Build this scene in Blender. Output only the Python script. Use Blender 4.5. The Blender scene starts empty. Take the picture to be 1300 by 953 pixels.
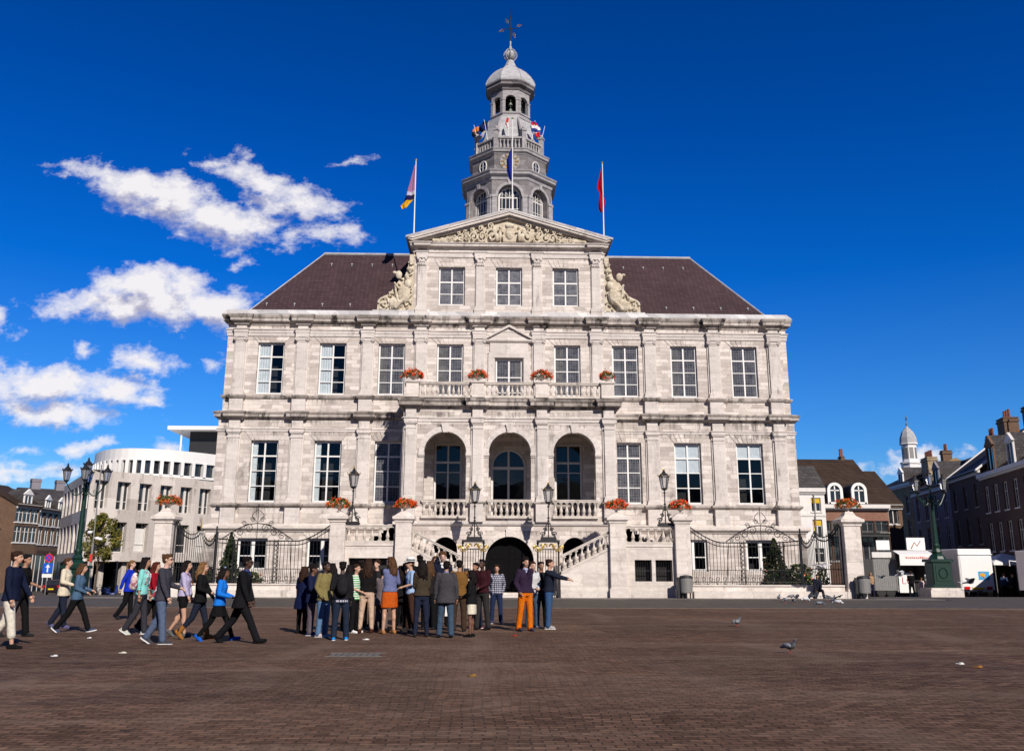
import bpy, math, random
from mathutils import Matrix, Vector, noise as mnoise
random.seed(7)
C = bpy.context.scene.collection
PI = math.pi
R = math.radians
SC = bpy.context.scene

# ---------------------------------------------------------------- camera model (metres; eye 1.5 m above the square)
CF, CPITCH, CYAW, CROLL = 1161.49, .2443, .0266, .0032
CPOS = Vector((-1.2839, -55.0, 1.5))
_cp, _sp, _cy, _sy = math.cos(CPITCH), math.sin(CPITCH), math.cos(CYAW), math.sin(CYAW)
_F = Vector((_sy*_cp, _cy*_cp, _sp)); _R0 = Vector((_cy, -_sy, 0)); _U0 = _R0.cross(_F)
_R = math.cos(CROLL)*_R0 + math.sin(CROLL)*_U0
_U = -math.sin(CROLL)*_R0 + math.cos(CROLL)*_U0

def at(px, py, Y):                     # point of the plane y = Y seen at a place of the photograph
    d = _F*CF + _R*(px-650) - _U*(py-431.5)
    return CPOS + d*((Y-CPOS.y)/d.y)

def gz(x, y):                          # height of the ground: level near the hall, falling away behind it
    t = max(0.0, min(1.0, (y+6)/46.0))
    return -1.2*t*t*(3-2*t)*.85 - (0.2*t)

def ground_at(px, py):
    Y = -20.0
    d = _F*CF + _R*(px-650) - _U*(py-431.5)
    if d.z < -1e-6:
        t = 0
        z = 0
        for _ in range(40):
            t = (z-CPOS.z)/d.z
            p = CPOS + d*t
            z = .6*z + .4*gz(p.x, p.y)
        return Vector((p.x, p.y, gz(p.x, p.y)))

# ---------------------------------------------------------------- mesh builder
class MB:
    def __init__(s):
        s.v = []; s.f = []; s.m = []; s.M = Matrix.Identity(4); s.mi = 0; s.uv = None
    def add(s, vs, fs):
        b = len(s.v); M = s.M
        s.v += [tuple(M @ Vector(p)) for p in vs]
        s.f += [tuple(b+i for i in f) for f in fs]
        s.m += [s.mi]*len(fs)
    def box(s, x0, x1, y0, y1, z0, z1):
        s.add([(x0,y0,z0),(x1,y0,z0),(x1,y1,z0),(x0,y1,z0),(x0,y0,z1),(x1,y0,z1),(x1,y1,z1),(x0,y1,z1)],
              [(3,2,1,0),(4,5,6,7),(0,1,5,4),(1,2,6,5),(2,3,7,6),(3,0,4,7)])
        return s
    def bevbox(s, x0, x1, y0, y1, z0, z1, b=.02):
        # box with chamfered vertical and top edges
        o = [(x0+b,y0),(x1-b,y0),(x1,y0+b),(x1,y1-b),(x1-b,y1),(x0+b,y1),(x0,y1-b),(x0,y0+b)]
        i = [(x0+2*b,y0+b),(x1-2*b,y0+b),(x1-b,y0+2*b),(x1-b,y1-2*b),(x1-2*b,y1-b),(x0+2*b,y1-b),(x0+b,y1-2*b),(x0+b,y0+2*b)]
        vs = [(x,y,z0) for x,y in o]+[(x,y,z1-b) for x,y in o]+[(x,y,z1) for x,y in i]
        fs = [tuple(range(7,-1,-1)), tuple(range(16,24))]
        for k in range(8):
            n = (k+1)%8
            fs += [(k,n,8+n,8+k),(8+k,8+n,16+n,16+k)]
        s.add(vs, fs); return s
    def quad(s, *p): s.add(p, [tuple(range(len(p)))]); return s
    def prism(s, pts, z0, z1):          # convex/simple xy outline, ccw
        n = len(pts)
        s.add([(x,y,z0) for x,y in pts]+[(x,y,z1) for x,y in pts],
              [tuple(range(n-1,-1,-1)), tuple(range(n,2*n))]+[(i,(i+1)%n,n+(i+1)%n,n+i) for i in range(n)])
        return s
    def vprism(s, pts, y0, y1):         # xz outline extruded along y (front y0)
        n = len(pts)
        s.add([(x,y0,z) for x,z in pts]+[(x,y1,z) for x,z in pts],
              [tuple(range(n)), tuple(range(2*n-1,n-1,-1))]+[((i+1)%n,i,n+i,n+(i+1)%n) for i in range(n)])
        return s
    def lathe(s, prof, c=(0,0,0), n=12, ax=None, ph=0, caps=True, sx=1, sy=1):
        vs = []; k = len(prof)
        for i in range(n):
            a = 2*PI*i/n+ph; ca, sa = math.cos(a), math.sin(a)
            for r, z in prof:
                vs.append((c[0]+r*ca*sx, c[1]+r*sa*sy, c[2]+z))
        fs = [(i*k+j, ((i+1)%n)*k+j, ((i+1)%n)*k+j+1, i*k+j+1) for i in range(n) for j in range(k-1)]
        if caps:
            if prof[0][0] > 1e-5: fs.append(tuple(i*k for i in range(n-1,-1,-1)))
            if prof[-1][0] > 1e-5: fs.append(tuple(i*k+k-1 for i in range(n)))
        s.add(vs, fs); return s
    def tube(s, pts, r, n=6, caps=True):
        pts = [Vector(p) for p in pts]
        rs = r if isinstance(r, (list, tuple)) else [r]*len(pts)
        vs = []; up = None
        for i, p in enumerate(pts):
            d = (pts[min(i+1,len(pts)-1)]-pts[max(i-1,0)])
            if d.length < 1e-9: d = Vector((0,0,1))
            d.normalize()
            if up is None:
                up = Vector((0,0,1)) if abs(d.z) < .9 else Vector((1,0,0))
            a = d.cross(up)
            if a.length < 1e-6: a = d.orthogonal()
            a.normalize(); b = a.cross(d).normalized(); up = b
            for k in range(n):
                t = 2*PI*k/n
                vs.append(p + (a*math.cos(t)+b*math.sin(t))*rs[i])
        m = len(pts)
        fs = [(i*n+k, i*n+(k+1)%n, (i+1)*n+(k+1)%n, (i+1)*n+k) for i in range(m-1) for k in range(n)]
        if caps: fs += [tuple(range(n-1,-1,-1)), tuple((m-1)*n+k for k in range(n))]
        s.add(vs, fs); return s
    def ball(s, c, r, n=8, m=6, rot=None):
        r = r if isinstance(r, (list, tuple)) else (r, r, r)
        vs = [(0,0,-1)]
        for j in range(1, m):
            t = -PI/2+PI*j/m
            for i in range(n):
                a = 2*PI*i/n
                vs.append((math.cos(a)*math.cos(t), math.sin(a)*math.cos(t), math.sin(t)))
        vs.append((0,0,1))
        Q = rot or Matrix.Identity(3)
        cc = Vector(c)
        vs = [cc + Q @ Vector((v[0]*r[0], v[1]*r[1], v[2]*r[2])) for v in vs]
        fs = [(0, 1+(i+1)%n, 1+i) for i in range(n)]
        for j in range(m-2):
            for i in range(n):
                a = 1+j*n+i; b = 1+j*n+(i+1)%n
                fs.append((a, b, b+n, a+n))
        L = len(vs)-1; q = 1+(m-2)*n
        fs += [(L, q+i, q+(i+1)%n) for i in range(n)]
        s.add(vs, fs); return s
    def mold(s, path, prof, closed=False):
        # sweep a profile [(out, z)] along an xy path, walked so that "out" is to the right hand of travel
        n = len(path); rows = []
        for i in range(n):
            p = Vector(path[i])
            a = Vector(path[i-1]) if (i > 0 or closed) else None
            b = Vector(path[(i+1) % n]) if (i < n-1 or closed) else None
            ns = []
            if a is not None:
                d = (p-a).normalized(); ns.append(Vector((d.y, -d.x)))
            if b is not None:
                d = (b-p).normalized(); ns.append(Vector((d.y, -d.x)))
            m = sum(ns, Vector((0,0)))
            if len(ns) == 2:
                q = m.length_squared
                m = m*(2/q) if q > .05 else ns[0]
            rows.append([(p.x+m.x*o, p.y+m.y*o, z) for o, z in prof])
        k = len(prof); vs = [v for r in rows for v in r]; fs = []
        for i in range(n if closed else n-1):
            j = (i+1) % n
            for t in range(k-1):
                fs.append((i*k+t, j*k+t, j*k+t+1, i*k+t+1))
        if not closed:
            fs += [tuple(range(k-1,-1,-1)), tuple((n-1)*k+t for t in range(k))]
        s.add(vs, fs); return s
    def build(s, name, mats, parent=None, smooth=False, loc=None):
        me = bpy.data.meshes.new(name)
        me.from_pydata(s.v, [], s.f)
        if not isinstance(mats, (list, tuple)): mats = [mats]
        for m in mats: me.materials.append(m)
        if len(mats) > 1: me.polygons.foreach_set('material_index', s.m)
        if smooth: me.polygons.foreach_set('use_smooth', [True]*len(me.polygons))
        me.update()
        o = bpy.data.objects.new(name, me); C.objects.link(o)
        if parent: o.parent = parent
        if loc: o.location = loc
        return o

def empty(name, label, cat, loc=(0,0,0), rz=0, group=None):
    o = bpy.data.objects.new(name, None); C.objects.link(o)
    o.empty_display_size = .2
    o.location = loc; o.rotation_euler = (0,0,rz)
    o['label'] = label; o['category'] = cat
    if group: o['group'] = group
    return o
def tag(o, label, cat, group=None):
    o['label'] = label; o['category'] = cat
    if group: o['group'] = group
    return o
def kids(o): return KID.get(o.name, [])
def copy_tree(o, parent=None):
    c = o.copy(); C.objects.link(c)
    if parent is not None: c.parent = parent
    for ch in [x for x in o.children]: copy_tree(ch, c)
    return c

def wall_holes(mb, x0, x1, z0, z1, holes, y=0, th=.35, back=False):
    """front sheet of a wall with openings and their reveals. hole = (a,b,c,d) or (a,b,c,spring,'arch')"""
    bb = []
    for h in holes:
        a,b,c,d = h[:4]
        top = d+(b-a)/2 if len(h) > 4 else d
        bb.append((a,b,c,top))
    xs = sorted(set([x0,x1]+[v for h in bb for v in h[:2] if x0 < v < x1]))
    zs = sorted(set([z0,z1]+[v for h in bb for v in h[2:] if z0 < v < z1]))
    for i in range(len(xs)-1):
        for j in range(len(zs)-1):
            cx, cz = (xs[i]+xs[i+1])/2, (zs[j]+zs[j+1])/2
            if any(a < cx < b and c < cz < d for a,b,c,d in bb): continue
            mb.quad((xs[i],y,zs[j]),(xs[i+1],y,zs[j]),(xs[i+1],y,zs[j+1]),(xs[i],y,zs[j+1]))
    for h, (a,b,c,top) in zip(holes, bb):
        y2 = y+th
        if len(h) == 4:
            mb.quad((a,y,c),(a,y,top),(a,y2,top),(a,y2,c))
            mb.quad((b,y,top),(b,y,c),(b,y2,c),(b,y2,top))
            mb.quad((a,y,top),(b,y,top),(b,y2,top),(a,y2,top))
            mb.quad((b,y,c),(a,y,c),(a,y2,c),(b,y2,c))
        else:
            sp = h[3]; r = (b-a)/2; xc = (a+b)/2; N = 24
            arc = [(xc-r*math.cos(PI*k/N), sp+r*math.sin(PI*k/N)) for k in range(N+1)]
            for k in range(N):
                p, q = arc[k], arc[k+1]
                mb.quad((p[0],y,p[1]),(q[0],y,q[1]),(q[0],y,top),(p[0],y,top))
                mb.quad((p[0],y,p[1]),(p[0],y2,p[1]),(q[0],y2,q[1]),(q[0],y,q[1]))
            mb.quad((a,y,c),(a,y,sp),(a,y2,sp),(a,y2,c))
            mb.quad((b,y,sp),(b,y,c),(b,y2,c),(b,y2,sp))
            mb.quad((b,y,c),(a,y,c),(a,y2,c),(b,y2,c))
def arch_ring(mb, xc, sp, r0, r1, y0, y1, n=24, seg=None):
    for k in range(n):
        a, b = PI*k/n, PI*(k+1)/n
        g = .004 if seg and k % seg == 0 else 0
        P = lambda r, t: (xc-r*math.cos(t), sp+r*math.sin(t))
        p = [P(r0,a+g*2),P(r1,a+g),P(r1,b),P(r0,b)]
        mb.vprism([p[3],p[2],p[1],p[0]], y0, y1)

# ---------------------------------------------------------------- materials
def mat(name):
    m = bpy.data.materials.new(name); m.use_nodes = True
    nt = m.node_tree; nt.nodes.clear()
    out = nt.nodes.new('ShaderNodeOutputMaterial'); b = nt.nodes.new('ShaderNodeBsdfPrincipled')
    nt.links.new(b.outputs[0], out.inputs[0])
    return m, nt, b
def N(nt, t, **kw):
    n = nt.nodes.new('ShaderNode'+t)
    for k, v in kw.items():
        if k in n.inputs.keys(): n.inputs[k].default_value = v
        else: setattr(n, k, v)
    return n
def L(nt, a, b): nt.links.new(a, b)
def ramp(nt, fac, stops, interp='LINEAR'):
    r = nt.nodes.new('ShaderNodeValToRGB'); r.color_ramp.interpolation = interp
    e = r.color_ramp.elements
    while len(e) < len(stops): e.new(.5)
    for i, (p, c) in enumerate(stops):
        e[i].position = p; e[i].color = (*c, 1) if len(c) == 3 else c
    L(nt, fac, r.inputs[0]); return r.outputs[0]
def mixc(nt, fac, a, b, mode='MIX'):
    m = nt.nodes.new('ShaderNodeMix'); m.data_type = 'RGBA'; m.blend_type = mode
    for s, v in ((m.inputs[0], fac), (m.inputs[6], a), (m.inputs[7], b)):
        if hasattr(v, 'node'): L(nt, v, s)
        elif isinstance(v, (tuple, list)): s.default_value = (*v[:3], 1)
        else: s.default_value = v
    return m.outputs[2]
def math_(nt, op, a, b=None, c=None):
    m = nt.nodes.new('ShaderNodeMath'); m.operation = op
    for i, v in enumerate((a, b, c)):
        if v is None: continue
        if hasattr(v, 'node'): L(nt, v, m.inputs[i])
        else: m.inputs[i].default_value = v
    return m.outputs[0]
def coord(nt, obj=True):
    t = nt.nodes.new('ShaderNodeTexCoord'); return t.outputs['Object' if obj else 'Generated']
def world_xz(nt, swap=True):
    """(x+y, z) of the object's own space: courses run level on every upright face"""
    s = nt.nodes.new('ShaderNodeSeparateXYZ'); L(nt, coord(nt), s.inputs[0])
    c = nt.nodes.new('ShaderNodeCombineXYZ')
    L(nt, math_(nt, 'ADD', s.outputs[0], s.outputs[1]), c.inputs[0]); L(nt, s.outputs[2], c.inputs[1])
    return c.outputs[0], s
def noise(nt, vec, scale, detail=4, rough=.55, dist=0):
    n = N(nt, 'TexNoise', Scale=scale, Detail=detail, Roughness=rough, Distortion=dist)
    if vec is not None: L(nt, vec, n.inputs['Vector'])
    return n.outputs[0]
def scalev(nt, vec, s):
    m = nt.nodes.new('ShaderNodeVectorMath'); m.operation = 'MULTIPLY'
    L(nt, vec, m.inputs[0]); m.inputs[1].default_value = s; return m.outputs[0]
def bump(nt, b, h, strength=.3, dist=.02):
    n = N(nt, 'Bump', Strength=strength, Distance=dist)
    L(nt, h, n.inputs['Height']); L(nt, n.outputs[0], b.inputs['Normal'])

def m_plain(name, col, rough=.6, var=.15, metal=0, scale=6, spec=.4, bmp=0):
    m, nt, b = mat(name)
    n = noise(nt, coord(nt), scale, 5, .6)
    d = tuple(c*(1-var) for c in col); l = tuple(min(1,c*(1+var)) for c in col)
    L(nt, ramp(nt, n, [(.3, d), (.7, l)]), b.inputs['Base Color'])
    b.inputs['Roughness'].default_value = rough; b.inputs['Metallic'].default_value = metal
    b.inputs['Specular IOR Level'].default_value = spec
    if bmp:
        h = math_(nt, 'ADD', math_(nt, 'MULTIPLY', n, .25), noise(nt, scalev(nt, coord(nt), (1,1,.55)), 11, 4, .6, 1.2))
        bump(nt, b, h, .75, .035)
    return m

def m_stone(name, base, warm, dark, bw=.95, bh=.34, joints=True, stain=.6, mort=.008, vein=.5, streak=True, bias=0, contrast=.75, cover=0.0, runs=()):
    m, nt, b = mat(name)
    vec, sp = world_xz(nt)
    co = coord(nt)
    if joints:
        br = N(nt, 'TexBrick', Scale=1.0)
        br.offset = .5; br.inputs['Brick Width'].default_value = bw; br.inputs['Row Height'].default_value = bh
        br.inputs['Mortar Size'].default_value = mort; br.inputs['Mortar Smooth'].default_value = .3
        br.inputs['Bias'].default_value = bias
        br.inputs['Color1'].default_value = (0,0,0,1); br.inputs['Color2'].default_value = (1,1,1,1); br.inputs['Mortar'].default_value = (.5,.5,.5,1)
        # wobble so that block lengths vary
        wob = noise(nt, scalev(nt, vec, (.35, 3.1, 1)), 1.0, 1)
        off = nt.nodes.new('ShaderNodeCombineXYZ'); L(nt, math_(nt, 'MULTIPLY', wob, .5), off.inputs[0])
        va = nt.nodes.new('ShaderNodeVectorMath'); va.operation = 'ADD'; L(nt, vec, va.inputs[0]); L(nt, off.outputs[0], va.inputs[1])
        L(nt, va.outputs[0], br.inputs['Vector'])
        per = br.outputs['Color']
    big = noise(nt, co, .55, 4, .6)
    fine = noise(nt, co, 9, 6, .65)
    mid = noise(nt, scalev(nt, co, (1, 1, 2.4)), 2.3, 5, .6)
    c = mixc(nt, ramp(nt, mid, [(.35,(0,0,0)),(.66,(1,1,1))]), base, warm)
    if joints:
        c = mixc(nt, contrast, c, mixc(nt, per, tuple(v*.74 for v in base), tuple(min(1,v*1.16) for v in warm)))
    c = mixc(nt, ramp(nt, big, [(.45,(0,0,0)),(.75,(.32*vein,)*3)]), c, tuple(v*.72 for v in base))
    c = mixc(nt, .22, c, ramp(nt, fine, [(.3,(.35,.35,.35)),(.7,(1,1,1))]), 'MULTIPLY')
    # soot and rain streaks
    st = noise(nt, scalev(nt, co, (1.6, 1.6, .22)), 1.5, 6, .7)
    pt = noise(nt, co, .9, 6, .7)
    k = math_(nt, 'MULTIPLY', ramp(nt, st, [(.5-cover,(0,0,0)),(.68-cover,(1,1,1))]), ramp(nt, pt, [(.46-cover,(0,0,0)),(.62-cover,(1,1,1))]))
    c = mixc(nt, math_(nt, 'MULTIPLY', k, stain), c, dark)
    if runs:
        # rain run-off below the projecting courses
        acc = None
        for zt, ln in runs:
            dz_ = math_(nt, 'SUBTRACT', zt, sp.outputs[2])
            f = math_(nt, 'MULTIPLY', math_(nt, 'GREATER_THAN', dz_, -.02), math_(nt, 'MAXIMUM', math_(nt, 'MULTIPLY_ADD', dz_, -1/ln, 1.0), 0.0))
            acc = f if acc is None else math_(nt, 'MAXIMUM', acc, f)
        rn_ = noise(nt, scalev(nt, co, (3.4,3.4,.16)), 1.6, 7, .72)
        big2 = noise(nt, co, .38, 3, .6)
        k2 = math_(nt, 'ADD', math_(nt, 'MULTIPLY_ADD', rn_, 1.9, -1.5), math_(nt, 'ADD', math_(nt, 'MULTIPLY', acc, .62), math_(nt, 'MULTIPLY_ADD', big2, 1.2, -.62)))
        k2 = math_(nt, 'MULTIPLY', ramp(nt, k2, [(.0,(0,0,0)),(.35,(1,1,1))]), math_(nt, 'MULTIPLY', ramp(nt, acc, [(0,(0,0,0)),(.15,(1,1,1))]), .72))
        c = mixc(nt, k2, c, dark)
    if joints: c = mixc(nt, math_(nt, 'MULTIPLY', br.outputs['Fac'], .55), c, tuple(v*.45 for v in base))
    L(nt, c, b.inputs['Base Color'])
    b.inputs['Roughness'].default_value = .82; b.inputs['Specular IOR Level'].default_value = .25
    h = math_(nt, 'MULTIPLY', fine, .5)
    if joints: h = math_(nt, 'SUBTRACT', h, math_(nt, 'MULTIPLY', br.outputs['Fac'], .9))
    bump(nt, b, h, .45, .02)
    return m

MT = {}
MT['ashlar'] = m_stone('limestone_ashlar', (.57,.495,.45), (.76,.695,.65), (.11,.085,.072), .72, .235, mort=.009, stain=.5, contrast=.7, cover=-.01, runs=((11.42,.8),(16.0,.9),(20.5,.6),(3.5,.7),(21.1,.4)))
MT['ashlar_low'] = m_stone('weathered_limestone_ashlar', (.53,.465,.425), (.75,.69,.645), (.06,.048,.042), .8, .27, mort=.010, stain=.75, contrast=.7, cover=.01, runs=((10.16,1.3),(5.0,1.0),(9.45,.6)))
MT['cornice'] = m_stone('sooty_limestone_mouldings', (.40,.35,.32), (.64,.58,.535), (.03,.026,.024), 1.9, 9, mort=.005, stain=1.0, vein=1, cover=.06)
MT['trim'] = m_stone('blue_grey_limestone', (.62,.565,.53), (.74,.685,.65), (.09,.078,.072), 1.6, 1.1, mort=.006, stain=.75, contrast=.3, cover=.0)
MT['balu'] = m_stone('pale_baluster_stone', (.55,.49,.44), (.74,.68,.62), (.06,.05,.045), joints=False, stain=.8)
MT['cream'] = m_stone('cream_sandstone_carving', (.50,.42,.31), (.74,.67,.55), (.11,.085,.06), joints=False, stain=.8)
MT['terrace'] = m_stone('pale_terrace_stone', (.63,.565,.52), (.80,.735,.68), (.10,.08,.068), 1.5, .62, mort=.008, stain=.7, contrast=.32, cover=-.01)
MT['blue'] = m_stone('tower_bluestone', (.14,.13,.14), (.27,.25,.255), (.04,.038,.04), .8, .42, mort=.006, stain=.6)
MT['blue_light'] = m_stone('tower_pale_bluestone', (.30,.285,.30), (.46,.44,.45), (.08,.075,.08), joints=False, stain=.6)
MT['lead'] = m_stone('weathered_lead', (.36,.36,.38), (.52,.52,.54), (.22,.20,.21), joints=False, stain=.5)
MT['gutter'] = m_stone('lead_gutter_sheet', (.50,.49,.50), (.66,.65,.65), (.25,.22,.2), .62, 9, mort=.012, stain=.6)
MT['concrete'] = m_stone('raw_concrete', (.58,.52,.475), (.72,.66,.61), (.16,.13,.11), 2.4, 3.9, mort=.008, stain=.9)
MT['white'] = m_plain('white_paint', (.80,.79,.78), .45, .04)
MT['offwhite'] = m_plain('aged_white_paint', (.66,.64,.62), .6, .08)
MT['white_render'] = m_plain('white_render', (.72,.70,.68), .8, .07, scale=1.5)
MT['iron'] = m_plain('black_wrought_iron', (.018,.018,.02), .45, .3, spec=.5)
MT['gold'] = m_plain('gilding', (.80,.56,.16), .32, .12, metal=.85)
MT['green_iron'] = m_plain('dark_green_cast_iron', (.004,.028,.018), .4, .25, spec=.5)
MT['grey_metal'] = m_plain('galvanised_grey_metal', (.22,.215,.21), .5, .15, metal=.2)
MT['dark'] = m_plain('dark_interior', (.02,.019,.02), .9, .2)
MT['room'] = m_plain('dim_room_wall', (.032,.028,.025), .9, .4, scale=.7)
MT['black_door'] = m_plain('black_painted_door', (.003,.003,.004), .8, .3, spec=.1)
MT['rubber'] = m_plain('black_rubber', (.02,.02,.02), .7, .2)
MT['curtain'] = m_plain('pale_curtain', (.86,.83,.76), .9, .12, scale=4)
MT['ycurtain'] = m_plain('yellowed_curtain', (.62,.50,.22), .9, .12, scale=4)
MT['soil'] = m_plain('dark_soil', (.05,.035,.025), .9, .4)
MT['bronze'] = m_plain('green_bronze_bell', (.22,.25,.20), .5, .25, metal=.5)
MT['bluish'] = m_plain('dark_blue_shutter', (.03,.036,.06), .5, .15)

def m_glass(name, tint=.95, lead=None, leadw=.012, dark=(.02,.02,.022), dust=0):
    m = bpy.data.materials.new(name); m.use_nodes = True; nt = m.node_tree; nt.nodes.clear()
    out = N(nt, 'OutputMaterial'); tr = N(nt, 'BsdfTransparent'); tr.inputs[0].default_value = (tint*.92,tint*.96,tint,1)
    gl = N(nt, 'BsdfGlossy'); gl.inputs['Roughness'].default_value = .02
    lw = N(nt, 'LayerWeight'); fz = math_(nt, 'MULTIPLY_ADD', math_(nt, 'POWER', lw.outputs['Facing'], 3.5), .8, .03)
    co = coord(nt)
    bm = N(nt, 'Bump', Strength=.06, Distance=.05); L(nt, noise(nt, co, 1.7, 2), bm.inputs['Height']); L(nt, bm.outputs[0], gl.inputs['Normal'])
    mx = N(nt, 'MixShader'); L(nt, fz, mx.inputs[0]); L(nt, tr.outputs[0], mx.inputs[1]); L(nt, gl.outputs[0], mx.inputs[2])
    last = mx.outputs[0]
    if lead:
        vec, sp = world_xz(nt)
        br = N(nt, 'TexBrick', Scale=1.0); br.offset = 0
        br.inputs['Brick Width'].default_value = lead[0]; br.inputs['Row Height'].default_value = lead[1]
        br.inputs['Mortar Size'].default_value = leadw; br.inputs['Mortar Smooth'].default_value = 0
        L(nt, vec, br.inputs['Vector'])
        df = N(nt, 'BsdfDiffuse'); df.inputs[0].default_value = (.13,.13,.15,1)
        m2 = N(nt, 'MixShader'); L(nt, br.outputs['Fac'], m2.inputs[0]); L(nt, last, m2.inputs[1]); L(nt, df.outputs[0], m2.inputs[2]); last = m2.outputs[0]
    if dust:
        df = N(nt, 'BsdfDiffuse'); L(nt, ramp(nt, noise(nt, co, 3.1, 4, .7), [(.3,(.10,.11,.15)),(.7,(.50,.50,.55))]), df.inputs[0])
        m3 = N(nt, 'MixShader'); m3.inputs[0].default_value = dust; L(nt, last, m3.inputs[1]); L(nt, df.outputs[0], m3.inputs[2]); last = m3.outputs[0]
    L(nt, last, out.inputs[0])
    return m
MT['glass'] = m_glass('window_glass')
MT['leaded'] = m_glass('leaded_window_glass', .75, (.155,.165), .011, dust=.16)
MT['leaded_fine'] = m_glass('fine_leaded_window_glass', .75, (.1,.2), .010, dust=.30)
def m_opaque_glass(name, col=(.02,.022,.026)):
    m, nt, b = mat(name)
    n = noise(nt, coord(nt), .8, 3)
    L(nt, ramp(nt, n, [(.35, tuple(c*.6 for c in col)), (.65, tuple(c*1.6 for c in col))]), b.inputs['Base Color'])
    b.inputs['Roughness'].default_value = .06; b.inputs['Specular IOR Level'].default_value = .9
    return m
MT['dglass'] = m_opaque_glass('dark_reflecting_glass')

def m_slate(name, a, b_, w=.28, h=.2):
    m, nt, b = mat(name)
    vec, sp = world_xz(nt)
    br = N(nt, 'TexBrick', Scale=1.0); br.offset = .5
    br.inputs['Brick Width'].default_value = w; br.inputs['Row Height'].default_value = h; br.inputs['Mortar Size'].default_value = .012
    br.inputs['Color1'].default_value = (*a,1); br.inputs['Color2'].default_value = (*b_,1); br.inputs['Mortar'].default_value = (*[v*.4 for v in a],1)
    L(nt, vec, br.inputs['Vector'])
    n = noise(nt, coord(nt), .5, 5, .6)
    c = mixc(nt, .5, br.outputs['Color'], ramp(nt, n, [(.3,(.5,.5,.5)),(.7,(1,1,1))]), 'MULTIPLY')
    c = mixc(nt, ramp(nt, noise(nt, scalev(nt, coord(nt), (1,1,.35)), 1.1, 7, .7), [(.5,(0,0,0)),(.7,(.55,.55,.55))]), c, tuple(v*.55+.012 for v in a))
    c = mixc(nt, ramp(nt, noise(nt, coord(nt), 2.6, 8, .75), [(.6,(0,0,0)),(.74,(.5,.5,.5))]), c, tuple(v*1.5 for v in b_))
    L(nt, c, b.inputs['Base Color']); b.inputs['Roughness'].default_value = .7; b.inputs['Specular IOR Level'].default_value = .2
    bump(nt, b, br.outputs['Fac'], .5, -.02)
    return m
MT['slate'] = m_slate('purple_brown_slate', (.060,.034,.040), (.082,.048,.054))
MT['tile_brown'] = m_slate('dark_brown_roof_tile', (.042,.026,.018), (.070,.045,.030), .25, .3)
MT['tile_grey'] = m_slate('grey_slate_roof', (.055,.050,.052), (.095,.088,.09), .3, .25)
MT['tile_red'] = m_slate('reddish_roof_tile', (.10,.045,.03), (.15,.075,.05), .25, .3)

def m_brick(name, a, b_, mort, w=.22, h=.075):
    m, nt, b = mat(name)
    vec, sp = world_xz(nt)
    br = N(nt, 'TexBrick', Scale=1.0); br.offset = .5
    br.inputs['Brick Width'].default_value = w; br.inputs['Row Height'].default_value = h; br.inputs['Mortar Size'].default_value = .008
    br.inputs['Color1'].default_value = (*a,1); br.inputs['Color2'].default_value = (*b_,1); br.inputs['Mortar'].default_value = (*mort,1)
    L(nt, vec, br.inputs['Vector'])
    n = noise(nt, coord(nt), .6, 5, .6)
    L(nt, mixc(nt, .55, br.outputs['Color'], ramp(nt, n, [(.3,(.45,.45,.45)),(.7,(1,1,1))]), 'MULTIPLY'), b.inputs['Base Color'])
    b.inputs['Roughness'].default_value = .85; bump(nt, b, br.outputs['Fac'], .4, -.01)
    return m
MT['brick_dark_shade'] = m_brick('dark_red_brick', (.068,.028,.016), (.115,.052,.032), (.08,.06,.045))
MT['brick_brown'] = m_brick('brown_brick', (.14,.072,.040), (.20,.105,.060), (.15,.12,.09))
MT['brick_ochre'] = m_brick('ochre_marl_block', (.30,.20,.09), (.38,.27,.13), (.25,.19,.11), .5, .25)
MT['brick_red'] = m_brick('red_brick', (.24,.09,.055), (.30,.13,.08), (.25,.2,.17))
MT['grey_purple'] = m_plain('lilac_grey_render', (.22,.20,.23), .8, .1, scale=1)
MT['chim_marl'] = m_stone('marl_chimney_block', (.36,.27,.17), (.48,.38,.26), (.09,.07,.05), .4, .2, stain=.9)
MT['pot'] = m_plain('terracotta_pot', (.20,.07,.045), .7, .2)

def m_leaf(name, a, b_, c_):
    m, nt, b = mat(name)
    oi = N(nt, 'NewGeometry')
    L(nt, ramp(nt, oi.outputs['Random Per Island'], [(0,a),(.5,b_),(1,c_)]), b.inputs['Base Color'])
    b.inputs['Roughness'].default_value = .6; b.inputs['Specular IOR Level'].default_value = .3
    return m
MT['leaf'] = m_leaf('green_leaves', (.025,.05,.012), (.05,.10,.02), (.11,.15,.035))
MT['leaf_autumn'] = m_leaf('turning_leaves', (.05,.07,.012), (.12,.13,.02), (.26,.17,.03))
MT['leaf_dark'] = m_leaf('dark_conifer_leaves', (.012,.028,.01), (.028,.05,.014), (.06,.075,.02))
MT['petal'] = m_leaf('red_petals', (.70,.035,.008), (.85,.08,.012), (.9,.2,.03))
MT['petal_orange'] = m_leaf('orange_petals', (.65,.05,.008), (.72,.13,.02), (.62,.24,.05))
MT['bark'] = m_plain('bark', (.09,.065,.045), .9, .4, scale=14, bmp=.5)
MT['pot_grey'] = m_plain('grey_planter', (.32,.32,.34), .7, .15)

_col = {}
def col(rgb, rough=.8, var=.14, kind='fabric'):
    k = (tuple(round(v,3) for v in rgb), rough, kind)
    if k not in _col:
        _col[k] = m_plain(kind+'_%d' % len(_col), rgb, rough, var, scale=22 if kind=='fabric' else 6, spec=.03 if kind=='fabric' else .4, bmp=.15 if kind == 'fabric' else 0)
    return _col[k]
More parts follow.
